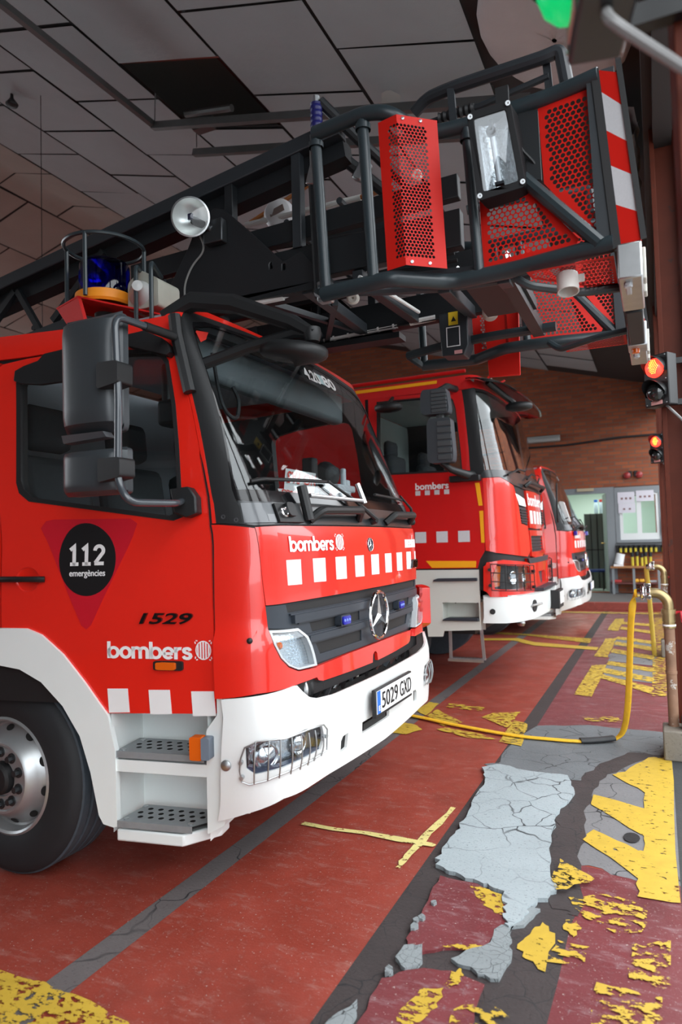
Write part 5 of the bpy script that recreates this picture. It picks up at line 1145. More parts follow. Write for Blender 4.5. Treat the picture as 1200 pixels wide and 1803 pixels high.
# upper handrail and its spring-loaded arm
m = MB(); m.tube([(.43, .62, 3.44), (.50, .60, 3.475), (.62, .56, 3.46), (1.02, .52, 3.44), (1.08, .52, 3.45), (1.10, .52, 3.30)], .027, 10, fillet=.05); m.tube([(.50, .60, 3.36), (.75, .57, 3.35), (1.03, .54, 3.37)], .014, 8)
for x in (.63, 1.03): m.bar((x, .55, 3.28), (x-.01, .55, 3.45), .02, .03)
m.build('upper_handrail', LADD2, bk0)
m = MB(); m.tube([(x, .565+.0*x, 3.345) for x in [.56+.012*i for i in range(14)]], [.018 if i % 2 else .024 for i in range(14)], 10); m.build('spring', SEAL, bk0)
m = MB(); m.tube([(.42, 1.6, 3.42), (.62, 1.65, 3.45), (1.02, 1.72, 3.44), (1.09, 1.72, 3.44), (1.10, 1.72, 3.30)], .027, 10, fillet=.05); m.build('upper_handrail', LADD2, bk0)
# rear gate tubes and the blue-sleeved post
m = MB(); m.tube([(-.035, .56, 3.30), (-.035, .56, 3.62)], .019, 10); pb = m.build('gate_post', STEEL, bk0)
m = MB(); m.tube([(-.035, .56, z) for z in [3.44+.009*i for i in range(17)]], [.030 if i % 3 else .026 for i in range(17)], 12); m.build('sleeve', mat('navy_sleeve', (.012, .012, .12), .4), pb)
m = MB(); m.tube([(-.02, .57, 3.60), (.13, .68, 3.43), (.33, .85, 3.22)], .026, 10); m.tube([(.0, .75, 3.42), (.22, .92, 3.22)], .030, 10); m.build('gate_arm', LADD, bk0)
m = MB(); m.tube([(-.075, .60, 3.28), (-.045, .58, 2.66)], .031, 10); m.build('gate_tube', LADD, bk0)
m = MB(); m.tube([(-.078, .60, 3.28), (-.079, .60, 3.41)], .017, 10); m.box((-.065, .58, 3.25), (.05, .05, .09), Matrix.Rotation(.3, 3, 'Y')); m.build('cast_clamp', ALU, bk0, bev=.01); m = MB(); m.box((-.02, .58, 2.68), (.07, .06, .10)); m.build('cast_clamp', ALU, bk0, bev=.01); m = MB(); m.box((.11, .76, 3.32), (.06, .05, .1), Matrix.Rotation(.6, 3, 'Y')); m.build('cast_clamp', ALU, bk0, bev=.01)
for (x, y, z) in ((.15, .52, 2.60), (.33, .95, 3.33)): m = MB(); m.lathe([(.026, 0), (.028, .03), (.02, .036), (.006, .034), (.0005, .02)], (x, y, z), (.2, -1, -.25), 18); m.build('rubber_buffer', OFFW, bk0)
# floodlight on the cage side
FL = [Vector((.735, .335, 3.185)), Vector((.90, .375, 3.215)), Vector((.937, .455, 2.895)), Vector((.752, .40, 2.852))]
def flq(u, v, d=0.):
    p = FL[0].lerp(FL[1], u).lerp(FL[3].lerp(FL[2], u), v); return p+Vector((-.22, .95, .2))*d
m = MB(); ol = rounded([(0, 0), (1, 0), (1, 1), (0, 1)], .10); il = rounded([(.14, .09), (.86, .09), (.86, .91), (.14, .91)], .04)
m.prism([flq(*p) for p in ol], (.012, .09, 0), [[flq(*p) for p in il]]); fl = m.build('floodlight', mat('flood_black', (.007, .007, .008), .6, spec=.2), bk0, bev=.006)
m = MB(); rows = []
for t in [i/10 for i in range(11)]:
    rows.append([flq(.13+.74*t, v, .012+.055*math.sin(PI*t)**.6) for v in (.08, .5, .92)])
m.grid(rows); m.build('flood_reflector', mat('hammered_mirror', (.90, .91, .91), .25, metal=.75, bump=.6, bscale=55), fl, fix=False)
m = MB(); m.tube([flq(.5, .2, .03), flq(.5, .84, .03)], .011, 10); m.build('flood_tube', mat('frosted_glass', (.75, .76, .76), .25), fl)
m = MB(); m.lathe([(.02, 0), (.02, .02), (.0005, .02)], flq(.5, .27, .03), (0, -1, 0), 12); m.box(flq(.5, .20, .02), (.012, .02, .04)); m.box(flq(.5, .86, .025), (.035, .02, .012)); m.build('tube_holder', mat('dark_steel', (.07, .075, .08), .4, metal=.8), fl)
m = MB(); m.prism([flq(*p, .004) for p in il], (0, .003, 0)); m.build('flood_glass', LENSG, fl)
for u, v in ((.07, .06), (.93, .04), (.94, .94), (.06, .95)): m = MB(); m.lathe([(.010, 0), (.010, .006), (.004, .006), (.0005, .003)], flq(u, v, -.002), (.22, -.95, -.2), 12); m.build('flood_bolt', STEEL, fl)
m = MB(); m.tube([flq(.95, .02, .05), flq(1.06, .1, .05), flq(1.03, .5, .05), flq(1.28, .72, .06), flq(1.33, .85, .06), flq(1.15, 1.0, .1)], .0065, 6, fillet=.03); m.box(flq(.85, -.05, .03), (.05, .02, .10)); m.build('flood_cable', SEAL, fl)
m = MB(); m.prism([(.905, .50, 3.24), (.985, .50, 3.22), (.99, .50, 2.93), (.93, .50, 2.95)], (0, .012, 0)); m.build('dark_plate', LADD, bk0)
# front beam with its end boxes
m = MB(); m.bar((1.30, .86, 2.505), (1.30, 1.42, 2.505), .07, .12); fb = m.build('front_beam', LADD, bk0, bev=.006)
for y0, y1 in ((.43, .84), (1.56, 1.86)):
    m = MB(); m.box((1.30, (y0+y1)/2, 2.515), (.085, y1-y0, .135)); b = m.build('end_box', ALU, fb, bev=.006); b['label'] = 'scratched aluminium end box'
    m = MB(); m.box((1.29, (y0+y1)/2-.1, 2.445), (.02, .13, .014)); m.lathe([(.016, 0), (.016, .02), (.0005, .02)], (1.29, y0+.06, 2.452), (0, 0, -1), 12); m.build('latch', mat('pale_grey_latch', (.5, .52, .54), .35), b, bev=.004)
    for k in range(2): m = MB(); m.box((1.348, y0+.1+k*.16, 2.52), (.014, .07, .12)); m.build('white_pad', OFFW, b, bev=.004)
m = MB(); m.box((1.30, 1.47, 2.50), (.09, .14, .12)); bp = m.build('button_plate', STEEL, fb, bev=.004)
m = MB(); m.lathe([(.02, 0), (.018, .02), (.0005, .022)], (1.29, 1.47, 2.44), (0, 0, -1), 12); m.build('button', AMBER, bp)
m = MB(); m.box((1.27, 1.13, 2.62), (.05, 1.30, .05)); m.box((1.25, 1.13, 3.27), (.05, 1.30, .05)); m.build('front_rail', LADD2, bk0)
m = MB(); m.lathe([(.042, 0), (.042, .075), (.038, .075), (.036, .01), (.0005, .01)], (1.065, .565, 2.548), (.05, -.2, -1), 24); m.box((1.115, .57, 2.53), (.03, .01, .03)); m.build('white_cup', mat('cup_white', (.70, .68, .64), .4), bk0, fix=False)
# control box and socket beneath the far side
m = MB(); m.prism([(.255, 1.5, 2.80), (.425, 1.5, 2.80), (.425, 1.5, 2.60), (.40, 1.5, 2.545), (.27, 1.5, 2.555), (.265, 1.5, 2.62)], (0, .12, 0)); cb = m.build('control_box', LADD2, bk0, bev=.006)
m = MB(); m.prism([(.315, 1.498, 2.80), (.37, 1.498, 2.80), (.37, 1.498, 2.725), (.315, 1.498, 2.725)], (0, .004, 0)); m.build('warning_label', mat('label_yellow', (.72, .50, .02), .5), cb)
m = MB(); m.prism([(.345, 1.497, 2.775), (.36, 1.497, 2.745), (.33, 1.497, 2.745)], (0, .001, 0)); m.build('warning_triangle', INK, cb)
m = MB(); m.prism([(.30, 1.498, 2.715), (.38, 1.498, 2.715), (.38, 1.498, 2.60), (.30, 1.498, 2.60)], (0, .003, 0), [[(.305, 1.498, 2.71), (.375, 1.498, 2.71), (.375, 1.498, 2.605), (.305, 1.498, 2.605)]]); m.build('label_frame', STICK, cb)
m = MB(); m.prism([(.345, 1.497, 2.575), (.39, 1.497, 2.575), (.39, 1.497, 2.555), (.345, 1.497, 2.555)], (0, -.003, 0)); m.build('red_label', mat('pale_red_label', (.7, .35, .35), .5), cb)
m = MB(); m.lathe([(.045, 0), (.045, .05), (.036, .055), (.036, .07), (.0005, .072)], (.55, 1.52, 2.76), (.25, -1, .1), 20); so_ = m.build('socket', OFFW, bk0)
m = MB(); m.lathe([(.028, .0725), (.028, .075), (.0005, .075)], (.55, 1.52, 2.76), (.25, -1, .1), 20); m.build('socket_label', mat('label_blue', (.03, .16, .5), .5), so_)
m = MB(); m.bar((.80, .66, 2.645), (.80, 1.60, 2.645), .06, .06); m.box((.72, 1.0, 2.68), (.25, .5, .05)); m.build('floor_frame', LADD, bk0)
m = MB(); m.lathe([(.02, 0), (.02, .10), (.03, .10), (.03, .13), (.0005, .13)], (.62, 1.12, 2.87), (.9, -.3, .1), 14); m.tube([(.52, .9, 2.80), (.60, .95, 2.72), (.68, 1.0, 2.80)], .022, 8, fillet=.05); m.build('valves', STEEL, bk0)
# ================================================================ second fire truck
t2 = thing('fire_truck', (-1.5, 5.52, 0), 'tall red fire truck with yellow edge stripes and caged headlamp, second in the row', 'fire truck', 'fire trucks parked in the bays')
C2 = CAB2
def su(x, z):
    xa = smooth_tab(C2.front, z)-smooth_tab(C2.ca, z); return (x+2.2)/(xa+2.2)
SX2 = lambda l: [(su(x, z), z) for x, z in l]
def sk(name, outer, M, par, holes=(), off=0., th=.012, fn=C2, bev=0., ang=35):
    m = MB(); skin(m, fn, outer, holes, off=off, thick=th); return m.build(name, M, par, bev=bev, ang=ang)
WIN2 = SX2([(-1.25, 2.19), (-.37, 2.175), (-.385, 2.4), (-.425, 2.80), (-.45, 2.89), (-.50, 2.935), (-.56, 2.945), (-1.25, 2.955)])
WS2E = [(1.10, 2.16), (1.13, 2.4), (1.20, 2.75), (1.27, 2.97)]
WS2 = [(3, 2.17), (2, 2.165)]+WS2E+[(2, 2.98), (3, 2.98)]+mir(WS2E)+[(4, 2.165)]
sk('cab_frame', rect(.05, 1.0, 5.95, 3.10), SEAL, t2, [grow(WIN2, -.02), mir(grow(WIN2, -.02)), WS2], -.014, .03)
for M_ in (same, mir):
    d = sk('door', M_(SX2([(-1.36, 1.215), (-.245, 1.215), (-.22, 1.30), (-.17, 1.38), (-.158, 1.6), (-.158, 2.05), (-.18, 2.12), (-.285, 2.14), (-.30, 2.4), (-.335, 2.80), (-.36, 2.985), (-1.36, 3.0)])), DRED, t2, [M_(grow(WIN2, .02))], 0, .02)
    sk('window_seal', M_(grow(WIN2, .02)), SEAL, d, [M_(grow(WIN2, -.02))], .003, .02)
    sk('window', M_(grow(WIN2, -.015)), GLASS, d, off=-.008, th=.004)
    if M_ is same:
        vs, fs = text_fit('bombers', -.85, 2.005, -.505, 2.075, .03); m = MB(); skin(m, C2, None, off=.004, thick=.0015, mesh2=([(su(x, z), z) for x, z in vs], fs)); m.build('lettering', STICK, d, ang=20)
        for k in range(4): x = -.85+k*.099; sk('white_block', SX2(rect(x, 1.95, x+.052, 1.997)), REFLW, d, off=.004, th=.002)
        for x in (-.975, -.755, -.535): sk('white_block', SX2(rect(x+.11, 1.472, x+.225, 1.582)), REFLW, d, off=.004, th=.002)
        sk('yellow_strip', SX2([(-.76, 1.292), (-.255, 1.285), (-.26, 1.222), (-.70, 1.222)]), YELLOWF, d, off=.004, th=.002)
        sk('yellow_strip', SX2([(-.245, 2.045), (-.20, 2.045), (-.175, 1.82), (-.215, 1.82)]), YELLOWF, d, off=.004, th=.002)
        sk('yellow_strip', SX2([(-.21, 1.77), (-.172, 1.77), (-.168, 1.46), (-.20, 1.46)]), YELLOWF, d, off=.004, th=.002)
    sk('pillar_trim', M_(SX2([(-.285, 2.14), (-.30, 2.4), (-.335, 2.80), (-.36, 2.985)])[::-1]+[(su(-.18, 2.125), 2.125), (1.02, 2.10), (1.10, 2.15)]+WS2E+[(1.27, 3.0)]), BLACKP, t2, off=-.002, th=.014)
    sk('corner_panel', M_([(su(-.150, 2.05), 2.05), (1.02, 2.085), (1.41, 2.09), (1.8, 2.02), (1.86, 1.96), (1.95, 1.81), (2.0, 1.64), (2.36, 1.62), (2.40, 1.5), (2.42, 1.36), (2.2, 1.30), (1.9, 1.315), (1.2, 1.36), (su(-.16, 1.385), 1.385)]), RED, t2, off=.004, th=.03)
    v = sk('air_vent', M_([(1.97, 1.81), (2.35, 1.805), (2.38, 1.635), (2.01, 1.655)]), GRILLE, t2, off=.0, th=.02)
    for k in range(5): sk('vent_slat', M_(rect(2.0, 1.665+k*.028, 2.36, 1.675+k*.028)), SEAL, v, off=.012, th=.012)
    sk('white_film', M_([(1.84, 1.945), (2.28, 1.90), (2.34, 1.82), (1.97, 1.83)]), STICK, t2, off=.007, th=.002)
    HS = [(.985, 1.0), (.99, 1.23), (1.02, 1.27), (1.3, 1.29), (1.89, 1.255), (2.36, 1.20), (2.46, 1.05), (2.44, .95), (2.11, .93), (1.05, .94)]
    LN = [(1.10, 1.14), (1.18, 1.245), (2.01, 1.205), (2.11, 1.06), (2.12, .965), (1.13, 1.015)]
    h = sk('headlamp_housing', M_(HS), RED, t2, [M_(LN)], .035, .08, bev=.01)
    sk('reflector', M_(grow(LN, .02)), CLEAR, h, off=-.02, th=.01)
    sk('indicator', M_([(1.12, 1.03), (1.11, 1.13), (1.18, 1.235), (1.26, 1.23), (1.22, 1.04)]), AMBER, h, off=.015, th=.03)
    m = MB()
    for u, z, r in ((1.55, 1.11, .065), (1.88, 1.10, .05)): q = M_([(u, z)])[0]; m.lathe([(r, 0), (r, .02), (r*.9, .022), (r*.6, .006), (.0005, .0)], C2(*q, -.01), C2.normal(*q), 20)
    m.build('lamp_bowl', CHROME, h)
    sk('lamp_glass', M_(grow(LN, -.02)), LENSG, h, off=.028, th=.003)
    m = MB(); gq = lambda u, z: C2(*M_([(u, z)])[0], .065)
    for k in range(4): t = k/3; m.tube([gq(1.08+(2.14-1.08)*s, 1.005+t*.25-(.045*s*(1-t)+.045*s*t)) for s in [i/8 for i in range(9)]], .0045, 6)
    for k in range(6): s = k/5; u = 1.08+1.06*s; m.tube([gq(u, 1.005-.045*s), gq(u, 1.255-.045*s)], .0045, 6)
    m.build('wire_guard', SEAL, h)
    for u, z in ((1.06, 1.20), (1.06, 1.05), (2.16, 1.15), (2.16, .99)): m = MB(); m.tube([C2(*M_([(u, z)])[0], .02), C2(*M_([(u, z)])[0], .07)], .016, 10); m.build('guard_clip', SEAL, h)
hb2 = sk('front_hatch', [(2.40, 1.995), (2.47, 1.60), (3, 1.59), (3.53, 1.60), (3.60, 1.995), (3, 2.0)], RED, t2, off=.008, th=.03)
vs, fs = text_fit('bombers', 2.44, 1.835, 3.56, 1.965, .02); m = MB(); skin(m, C2, None, off=.013, thick=.002, mesh2=(vs, fs)); m.build('lettering', STICK, hb2, ang=20)
for k in range(4): sk('white_block', rect(2.52+k*.27, 1.645, 2.70+k*.27, 1.785), STICK, hb2, off=.013, th=.002)
sk('nose_panel', [(2.42, 1.575), (3.58, 1.575), (3.56, 1.30), (3.2, 1.27), (2.8, 1.27), (2.44, 1.30)], RED, t2, [rect(2.47, 1.345, 3.53, 1.515)], .012, .04)
gi = sk('intake_grille', rect(2.46, 1.34, 3.54, 1.52), GRILLE, t2, off=-.01, th=.02)
for k in range(5): sk('grille_slat', rect(2.47, 1.36+k*.034, 3.53, 1.373+k*.034), SEAL, gi, off=.002, th=.012)
sk('lower_nose', [(2.1, 1.285), (3.9, 1.285), (3.62, .94), (2.38, .94)], RED, t2, [[(2.72, 1.13), (3.28, 1.13), (3.28, 1.0), (2.85, 1.0)]], .03, .05)
sk('nose_vent', [(2.05, 1.285), (3.95, 1.285), (3.9, 1.23), (2.12, 1.23)], GRILLE, t2, off=.034, th=.02); sk('nose_recess', [(2.7, 1.14), (3.3, 1.14), (3.3, .99), (2.8, .99)], GRILLE, t2, off=.0, th=.02)
cw2 = [(su(-.18, 2.125), 2.125), (1.02, 2.09), (1.41, 2.095), (1.8, 2.03), (2.38, 2.005), (3, 2.005), (3.62, 2.005), (4.2, 2.03), (4.59, 2.095), (4.98, 2.09), (5-.0+.01, 2.125), (4.9, 2.165), (3, 2.175), (1.1, 2.165)]
cwl = sk('windscreen_cowl', cw2, mat('cowl_plastic', (.03, .034, .037), .28), t2, off=.002, th=.03)
m = MB()
for u0, u1 in ((1.6, 2.6), (2.5, 3.4), (3.4, 4.2)): m.tube([C2(u0, 2.11, .03), C2((u0+u1)/2, 2.19, .035), C2(u1, 2.21, .02)], .011, 6)
m.tube([C2(2.3, 2.03, .02), C2(2.35, 2.06, .07), C2(3.6, 2.06, .07), C2(3.65, 2.03, .02)], .02, 8, fillet=.04); m.build('wipers', BLACKP, t2)
w2 = sk('windscreen', WS2, WGLASS, t2, off=-.006, th=.005)
rb = [(.05, 3.0)]+[(su(x, 3.0), 3.0) for x in (-1.36, -.8)]+[(su(-.36, 2.99), 2.99), (1.27, 3.0), (2, 3.0), (3, 3.0)]
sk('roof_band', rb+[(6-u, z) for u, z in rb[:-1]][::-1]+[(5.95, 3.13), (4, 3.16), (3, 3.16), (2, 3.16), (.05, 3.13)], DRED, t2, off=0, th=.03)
sk('yellow_strip', SX2([(-2.0, 3.07), (-.62, 3.085), (-.62, 3.12), (-2.0, 3.11)]), YELLOWF, t2, off=.004, th=.002)
m = MB(); ring = [C2(i*.05, 3.145) for i in range(121)]; rows = []
for k in range(6):
    t = k/5; rows.append([((p[0]+1.3)*(1-t*.98)-1.3, (p[1]-5.52)*(1-t*.98)+5.52, 3.14+.05*math.sin(t*PI/2)) for p in ring])
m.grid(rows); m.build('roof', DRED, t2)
m = MB(); m.tube([(-2.1, 4.50, 3.20), (-.35, 4.50, 3.21)], .02, 8); m.build('roof_rail', DRED, t2)
VS = [(1.10, 3.09), (1.27, 3.0), (1.6, 2.955), (2.4, 2.93), (3.6, 2.93), (4.4, 2.955), (4.73, 3.0), (4.90, 3.09), (4, 3.10), (3, 3.11), (2, 3.10)]
def visor(u, z, off=0.): k = max(0, (3.10-z)/.17); return C2(u, z, off+.02+.24*k)
m = MB(); skin(m, visor, VS, thick=.02); vz = m.build('sun_visor', mat('visor_black', (.012, .013, .014), .2, coat=.4), t2)
m = MB(); skin(m, visor, rect(2.05, 3.03, 2.45, 3.075), off=.006, thick=.004); m.build('visor_plate', STEEL, vz, ang=20)
for u in (2.1, 2.6, 3.3, 3.9, 4.3):
    p = Vector(C2(u, 3.15, .0)); n = Vector(C2.normal(u, 3.1)); m = MB(); m.tube([p-n*.03, p+n*.02+Vector((0, 0, .03)), p+n*.10+Vector((0, 0, .03))], .012, 8); hk = m.build('roof_horn', RED, t2)
    m = MB(); m.lathe([(.018, 0), (.02, .03), (.0005, .032)], p+n*.03+Vector((0, 0, -.02)), n, 10); m.build('marker_lamp', OFFW, hk)
m = MB(); rows = []
for j in range(9):
    t = j/8; r = (1-abs(1-2*t)**3)**.5 if 0 < t < 1 else .02; rows.append([(.10+.14*r*math.cos(a), 4.90+.11*r*math.sin(a), 2.86+.05*(1-2*t)) for a in [2*PI*i/24 for i in range(25)]])
m.grid(rows); m.tube([(.05, 4.90, 2.90), C2(1.7, 3.05, .05)], .03, 8); m.build('kerb_mirror', BLACKP, t2)
# stacked side mirrors with ribbed backs
def ribbed(x0, x1, z0, z1, y, name):
    m = MB(); m.prism(rounded([(x0, y, z0+.03), (x0+.03, y, z0), (x1, y, z0), (x1+.01, y, z0+.2*(z1-z0)), (x1-.01, y, z1-.02), (x1-.03, y, z1), (x0+.02, y, z1), (x0, y, z1-.05)], .03), (0, .13, 0)); h = m.build(name, GREYP, t2, bev=.02)
    m = MB()
    for k in range(6): zz = z0+(z1-z0)*(.12+.15*k); m.box(((x0+x1)/2+.05, y-.003, zz), ((x1-x0)*.55, .012, (z1-z0)*.11))
    m.build('ribs', mat('rib_grey', (.075, .085, .09), .45), h, bev=.003)
    m = MB(); m.box(((x0+x1)/2, y+.133, (z0+z1)/2), ((x1-x0)*.88, .006, (z1-z0)*.9)); m.build('mirror_glass', CHROME, h); return h
ribbed(-.615, -.37, 2.23, 2.66, 3.98, 'main_mirror'); ribbed(-.67, -.40, 2.70, 2.945, 3.98, 'wide_mirror')
m = MB(); m.tube([(-.50, 4.05, 2.24), (-.42, 4.10, 2.17), (-.30, 4.22, 2.12), (-.27, 4.32, 2.12)], [.03, .035, .045, .05], 10); m.box((-.33, 4.27, 2.09), (.30, .10, .06)); m.build('mirror_arm', BLACKP, t2, bev=.01); m = MB(); m.tube([(-.50, 4.05, 2.93), (-.45, 4.15, 2.99), (-.42, 4.36, 3.0)], .035, 8); m.build('mirror_arm', BLACKP, t2); m = MB(); m.tube([(-.50, 4.05, 2.55), (-.50, 4.05, 2.8)], .04, 8); m.build('mirror_arm', BLACKP, t2)
m = MB(); rows = []
for j in range(9):
    t = j/8; r = (1-abs(1-2*t)**3)**.5 if 0 < t < 1 else .02; rows.append([(-1.08+.15*r*math.cos(a), 4.20+.1*r*math.sin(a), 2.86+.055*(1-2*t)) for a in [2*PI*i/20 for i in range(21)]])
m.grid(rows); m.tube([(-1.08, 4.2, 2.9), (-1.08, 4.33, 2.98)], .02, 6); m.build('ramp_mirror', BLACKP, t2)
# white bumper, steps, hanging footboard
BB = BUMP2
b2 = MB(); bo2 = [(1.02, .69), (1.31, .685), (2.6, .70), (3, .70), (3.4, .70), (4.69, .685), (4.98, .69), (4.98, .955), (4.2, .945), (3, .93), (1.8, .945), (1.02, .955)]
skin(b2, BB, bo2, thick=.06); b2 = b2.build('bumper', WHITE, t2)
sk('bumper_shelf', [(1.02, .955), (1.8, .945), (3, .93), (4.2, .945), (4.98, .955), (4.98, .94), (3, .915), (1.02, .94)], WHITE, b2, off=.0, th=.25, fn=BB)
m = MB(); m.lathe([(.027, .0), (.027, .006), (.0005, .006)], BB(1.12, .80, 0), BB.normal(1.12, .80), 20); m.lathe([(.06, .0), (.06, .008), (.0005, .008)], BB(1.86, .82, 0), BB.normal(1.86, .82), 24); m.build('bumper_holes', SEAL, b2)
m = MB(); m.tube([BB(1.76, .83, .02), BB(2.0, .83, .03)], .012, 8); m.build('towing_pin', STEEL, b2)
m = MB(); m.box((.33, 5.62, .82), (.05, .36, .20)); m.box((.30, 5.44, .82), (.12, .04, .2)); m.build('plate_carrier', SEAL, b2, bev=.006)
m = MB(); m.box((.357, 5.66, .83), (.006, .28, .13)); m.build('number_plate', STICK, b2)
m = MB(); m.box((.16, 5.5, .96), (.20, .95, .03)); m.build('front_step', GRILLE, b2)
wl = SX2([(-1.36, 1.20), (-.235, 1.20), (-.235, 1.0), (-.232, .62), (-.60, .60), (-.615, .545), (-.76, .54), (-.80, .88), (-.90, 1.05), (-1.1, 1.15)])
w_ = sk('step_panel', wl, mat('cream_white_paint', (.66, .69, .64), .4, coat=.2), t2, [SX2(rect(-.605, .70, -.245, .88))], -.005, .03)
m = MB(); skin(m, C2, SX2(rect(-.62, .60, -.23, .90)), off=-.20, thick=.01)
m.grid([[C2(su(x, .70), .70, o) for x in (-.61, -.4, -.24)] for o in (-.01, -.2)]); m.grid([[C2(su(x, .88), .88, o) for x in (-.61, -.4, -.24)] for o in (-.01, -.2)]); m.grid([[C2(su(-.605, z), z, o) for z in (.7, .8, .88)] for o in (-.01, -.2)]); m.grid([[C2(su(-.245, z), z, o) for z in (.7, .8, .88)] for o in (-.01, -.2)])
m.build('step_recess', mat('cream_white_paint', (.66, .69, .64), .4), w_, fix=False)
for z, x0 in ((1.10, -.69), (.715, -.605)): sk('step_tread', SX2([(x0, z-.012), (-.25, z-.008), (-.25, z+.022), (x0+.05, z+.018), (x0+.01, z+.005)]), GRILLE, w_, off=.03, th=.12, bev=.004)
m = MB()
for x in (-.52, -.30): m.lathe([(.008, 0), (.008, .004), (.0005, .004)], C2(su(x, .865), .865, -.19), (0, -1, 0), 8)
m.build('screw', SEAL, w_)
m = MB(); m.box((-1.0, 5.52, .72), (1.3, 2.0, .35)); m.box((-3.0, 5.52, .85), (5.4, .9, .3)); m.build('chassis', SEAL, t2)
m = MB(); m.bar((-.56, 4.31, .335), (-.20, 4.31, .335), .03, .012); fs_ = m.build('hanging_step', STEEL, t2)
for a_, b_ in (((-.55, 4.33, .62), (-.545, 4.31, .335)), ((-.24, 4.33, .64), (-.215, 4.31, .335))): m = MB(); m.bar(a_, b_, .03, .012, (0, 1, 0)); m.build('step_strap', STEEL, fs_)
m = MB(); perforated(m, [(-.555, 4.24), (-.205, 4.24), (-.205, 4.40), (-.555, 4.40)], .036, .010, lambda x, y: (x, y, .335), .012); m.bar((-.555, 4.24, .328), (-.205, 4.24, .328), .006, .025); m.build('tread_plate', STEEL, fs_)
m = MB(); m.lathe([(.04, 0), (.045, -.02), (.03, -.05), (.0005, -.05)], (.02, 5.0, .63), (0, 0, 1), 12); m.tube([(.02, 5.0, .62), (.02, 5.0, .78)], .02, 8); m.build('tow_jaw', ALU, t2)
for y, s in ((4.36, -1), (6.68, 1)):
    wh = bpy.data.objects.new('front_wheel', None); COL.objects.link(wh); wh.parent = t2; wh.matrix_parent_inverse = t2.matrix_basis.inverted(); wheel((-1.35, y, .52), s, wh, R=.52)
    for c in wh.children: c.data.transform(Matrix.Translation((-1.35, y, .52)) @ Matrix.Scale(1.143, 4) @ Matrix.Translation((1.35, -y, -.52)))
# cab interior
m = MB(); m.box((-1.75, 5.52, 2.1), (.04, 2.3, 1.9)); m.box((-1.0, 5.52, 1.6), (1.3, 2.2, .05)); m.box((-1.0, 5.52, 3.08), (1.5, 2.2, .03)); cb2 = m.build('cabin_lining', mat('pale_cabin_trim', (.34, .38, .36), .7), t2)
m = MB(); m.grid([[(x, y, z) for y in [4.42+.2*i for i in range(12)]] for x, z in ((-.05, 2.1), (-.12, 2.16), (-.4, 2.14), (-.5, 1.9), (-.45, 1.6))]); m.build('dashboard', mat('dash_plastic', (.05, .055, .06), .5), cb2, fix=False)
m = MB(); m.box((-.75, 4.75, 2.88), (.25, .3, .10)); m.box((-.72, 4.66, 2.78), (.12, .12, .12)); m.build('overhead_console', mat('pale_cabin_trim', (.34, .38, .36), .7), cb2, bev=.02)
for y in (4.9, 6.1):
    m = MB(); m.box((-1.05, y, 1.85), (.5, .5, .15)); m.box((-1.3, y, 2.15), (.15, .48, .6)); m.box((-1.33, y, 2.52), (.1, .28, .2)); m.build('seat', SEATM, cb2, bev=.05)
# tall equipment body behind the cab
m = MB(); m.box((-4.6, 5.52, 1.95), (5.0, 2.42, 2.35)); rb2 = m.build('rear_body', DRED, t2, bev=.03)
vs, fs = text_fit('Generalitat', -1.8+.0, 2.78, -1.5, 2.83, .0)
F2 = lambda x, y, off=0.: (x, 4.305-off, y)
sk('side_panel', SX2([(-2.12, 1.3), (-1.40, 1.3), (-1.40, 3.0), (-2.12, 3.0)]), DRED, t2, off=0, th=.02)
vs, fs = text_fit('de Catalunya', -1.78, 2.745, -1.42, 2.80, .0); m = MB(); m.add([(x, 4.27, z) for x, z in vs], fs); m.build('lettering', STICK, t2, ang=0, fix=False)
m = MB()
for k in range(4): m.add([(-1.89+k*.02, 4.27, 2.755), (-1.878+k*.02, 4.27, 2.755), (-1.878+k*.02, 4.27, 2.805), (-1.89+k*.02, 4.27, 2.805)], [(0, 1, 2, 3)])
m.build('crest', STICK, t2, ang=0, fix=False)

# ================================================================ third fire truck, the same cab as the first
t3 = truck.copy(); COL.objects.link(t3); t3.location = (-1.45+.30, 1.13+8.35, 0)
t3['label'] = 'red fire truck with white bumper and white mirror, last in the row by the office'
KEEP = ('cab_frame', 'roof', 'roof_band', 'pillar_trim', 'windscreen', 'door', 'cab_side_panel', 'corner_panel', 'corner_lamp', 'front_hatch', 'grille', 'lower_lip', 'windscreen_cowl', 'bumper', 'front_fender', 'step_well', 'engine_bay', 'wiper_arm', 'chassis', 'cabin_lining', 'rear_body', 'front_wheel', 'rear_wheel', 'number_plate')
SKIP = ('badge_number', 'badge_word', 'triangle_badge', 'round_badge', 'model_number', 'unit_number', 'red_sticker', 'model_word', 'plate_number', 'plate_letters', 'label_word', 'chrome_bar', 'bar_socket')
for ch in list(truck.children):
    if ch.name.split('.')[0] in KEEP:
        c = ch.copy(); COL.objects.link(c); c.parent = t3; c.matrix_parent_inverse = ch.matrix_parent_inverse.copy()
        for g in list(ch.children):
            if g.name.split('.')[0] in SKIP: continue
            d = g.copy(); COL.objects.link(d); d.parent = c
            for q in list(g.children): e_ = q.copy(); COL.objects.link(e_); e_.parent = d
D3 = (.30, 8.35, 0)
for u in (2.0, 4.0):
    p = C1(u, 1.54, .03); m = MB(); m.box((p[0]+.30, p[1]+8.35, p[2]), (.05, .10, .07)); m.build('strobe_lamp', BLUE, t3, bev=.008)
m = MB(); m.tube([(.0, 8.40, 1.72), (.02, 8.24, 1.74), (.02, 8.22, 2.05), (.0, 8.42, 2.3)], .013, 8, fillet=.05); m.build('mirror_arm', BLACKP, t3)
m = MB(); m.prism(rounded([(.08, 8.60, 1.72), (.16, 8.60, 1.72), (.07, 8.60, 2.03), (.0, 8.60, 2.04)], .02), (0, .10, 0)); 
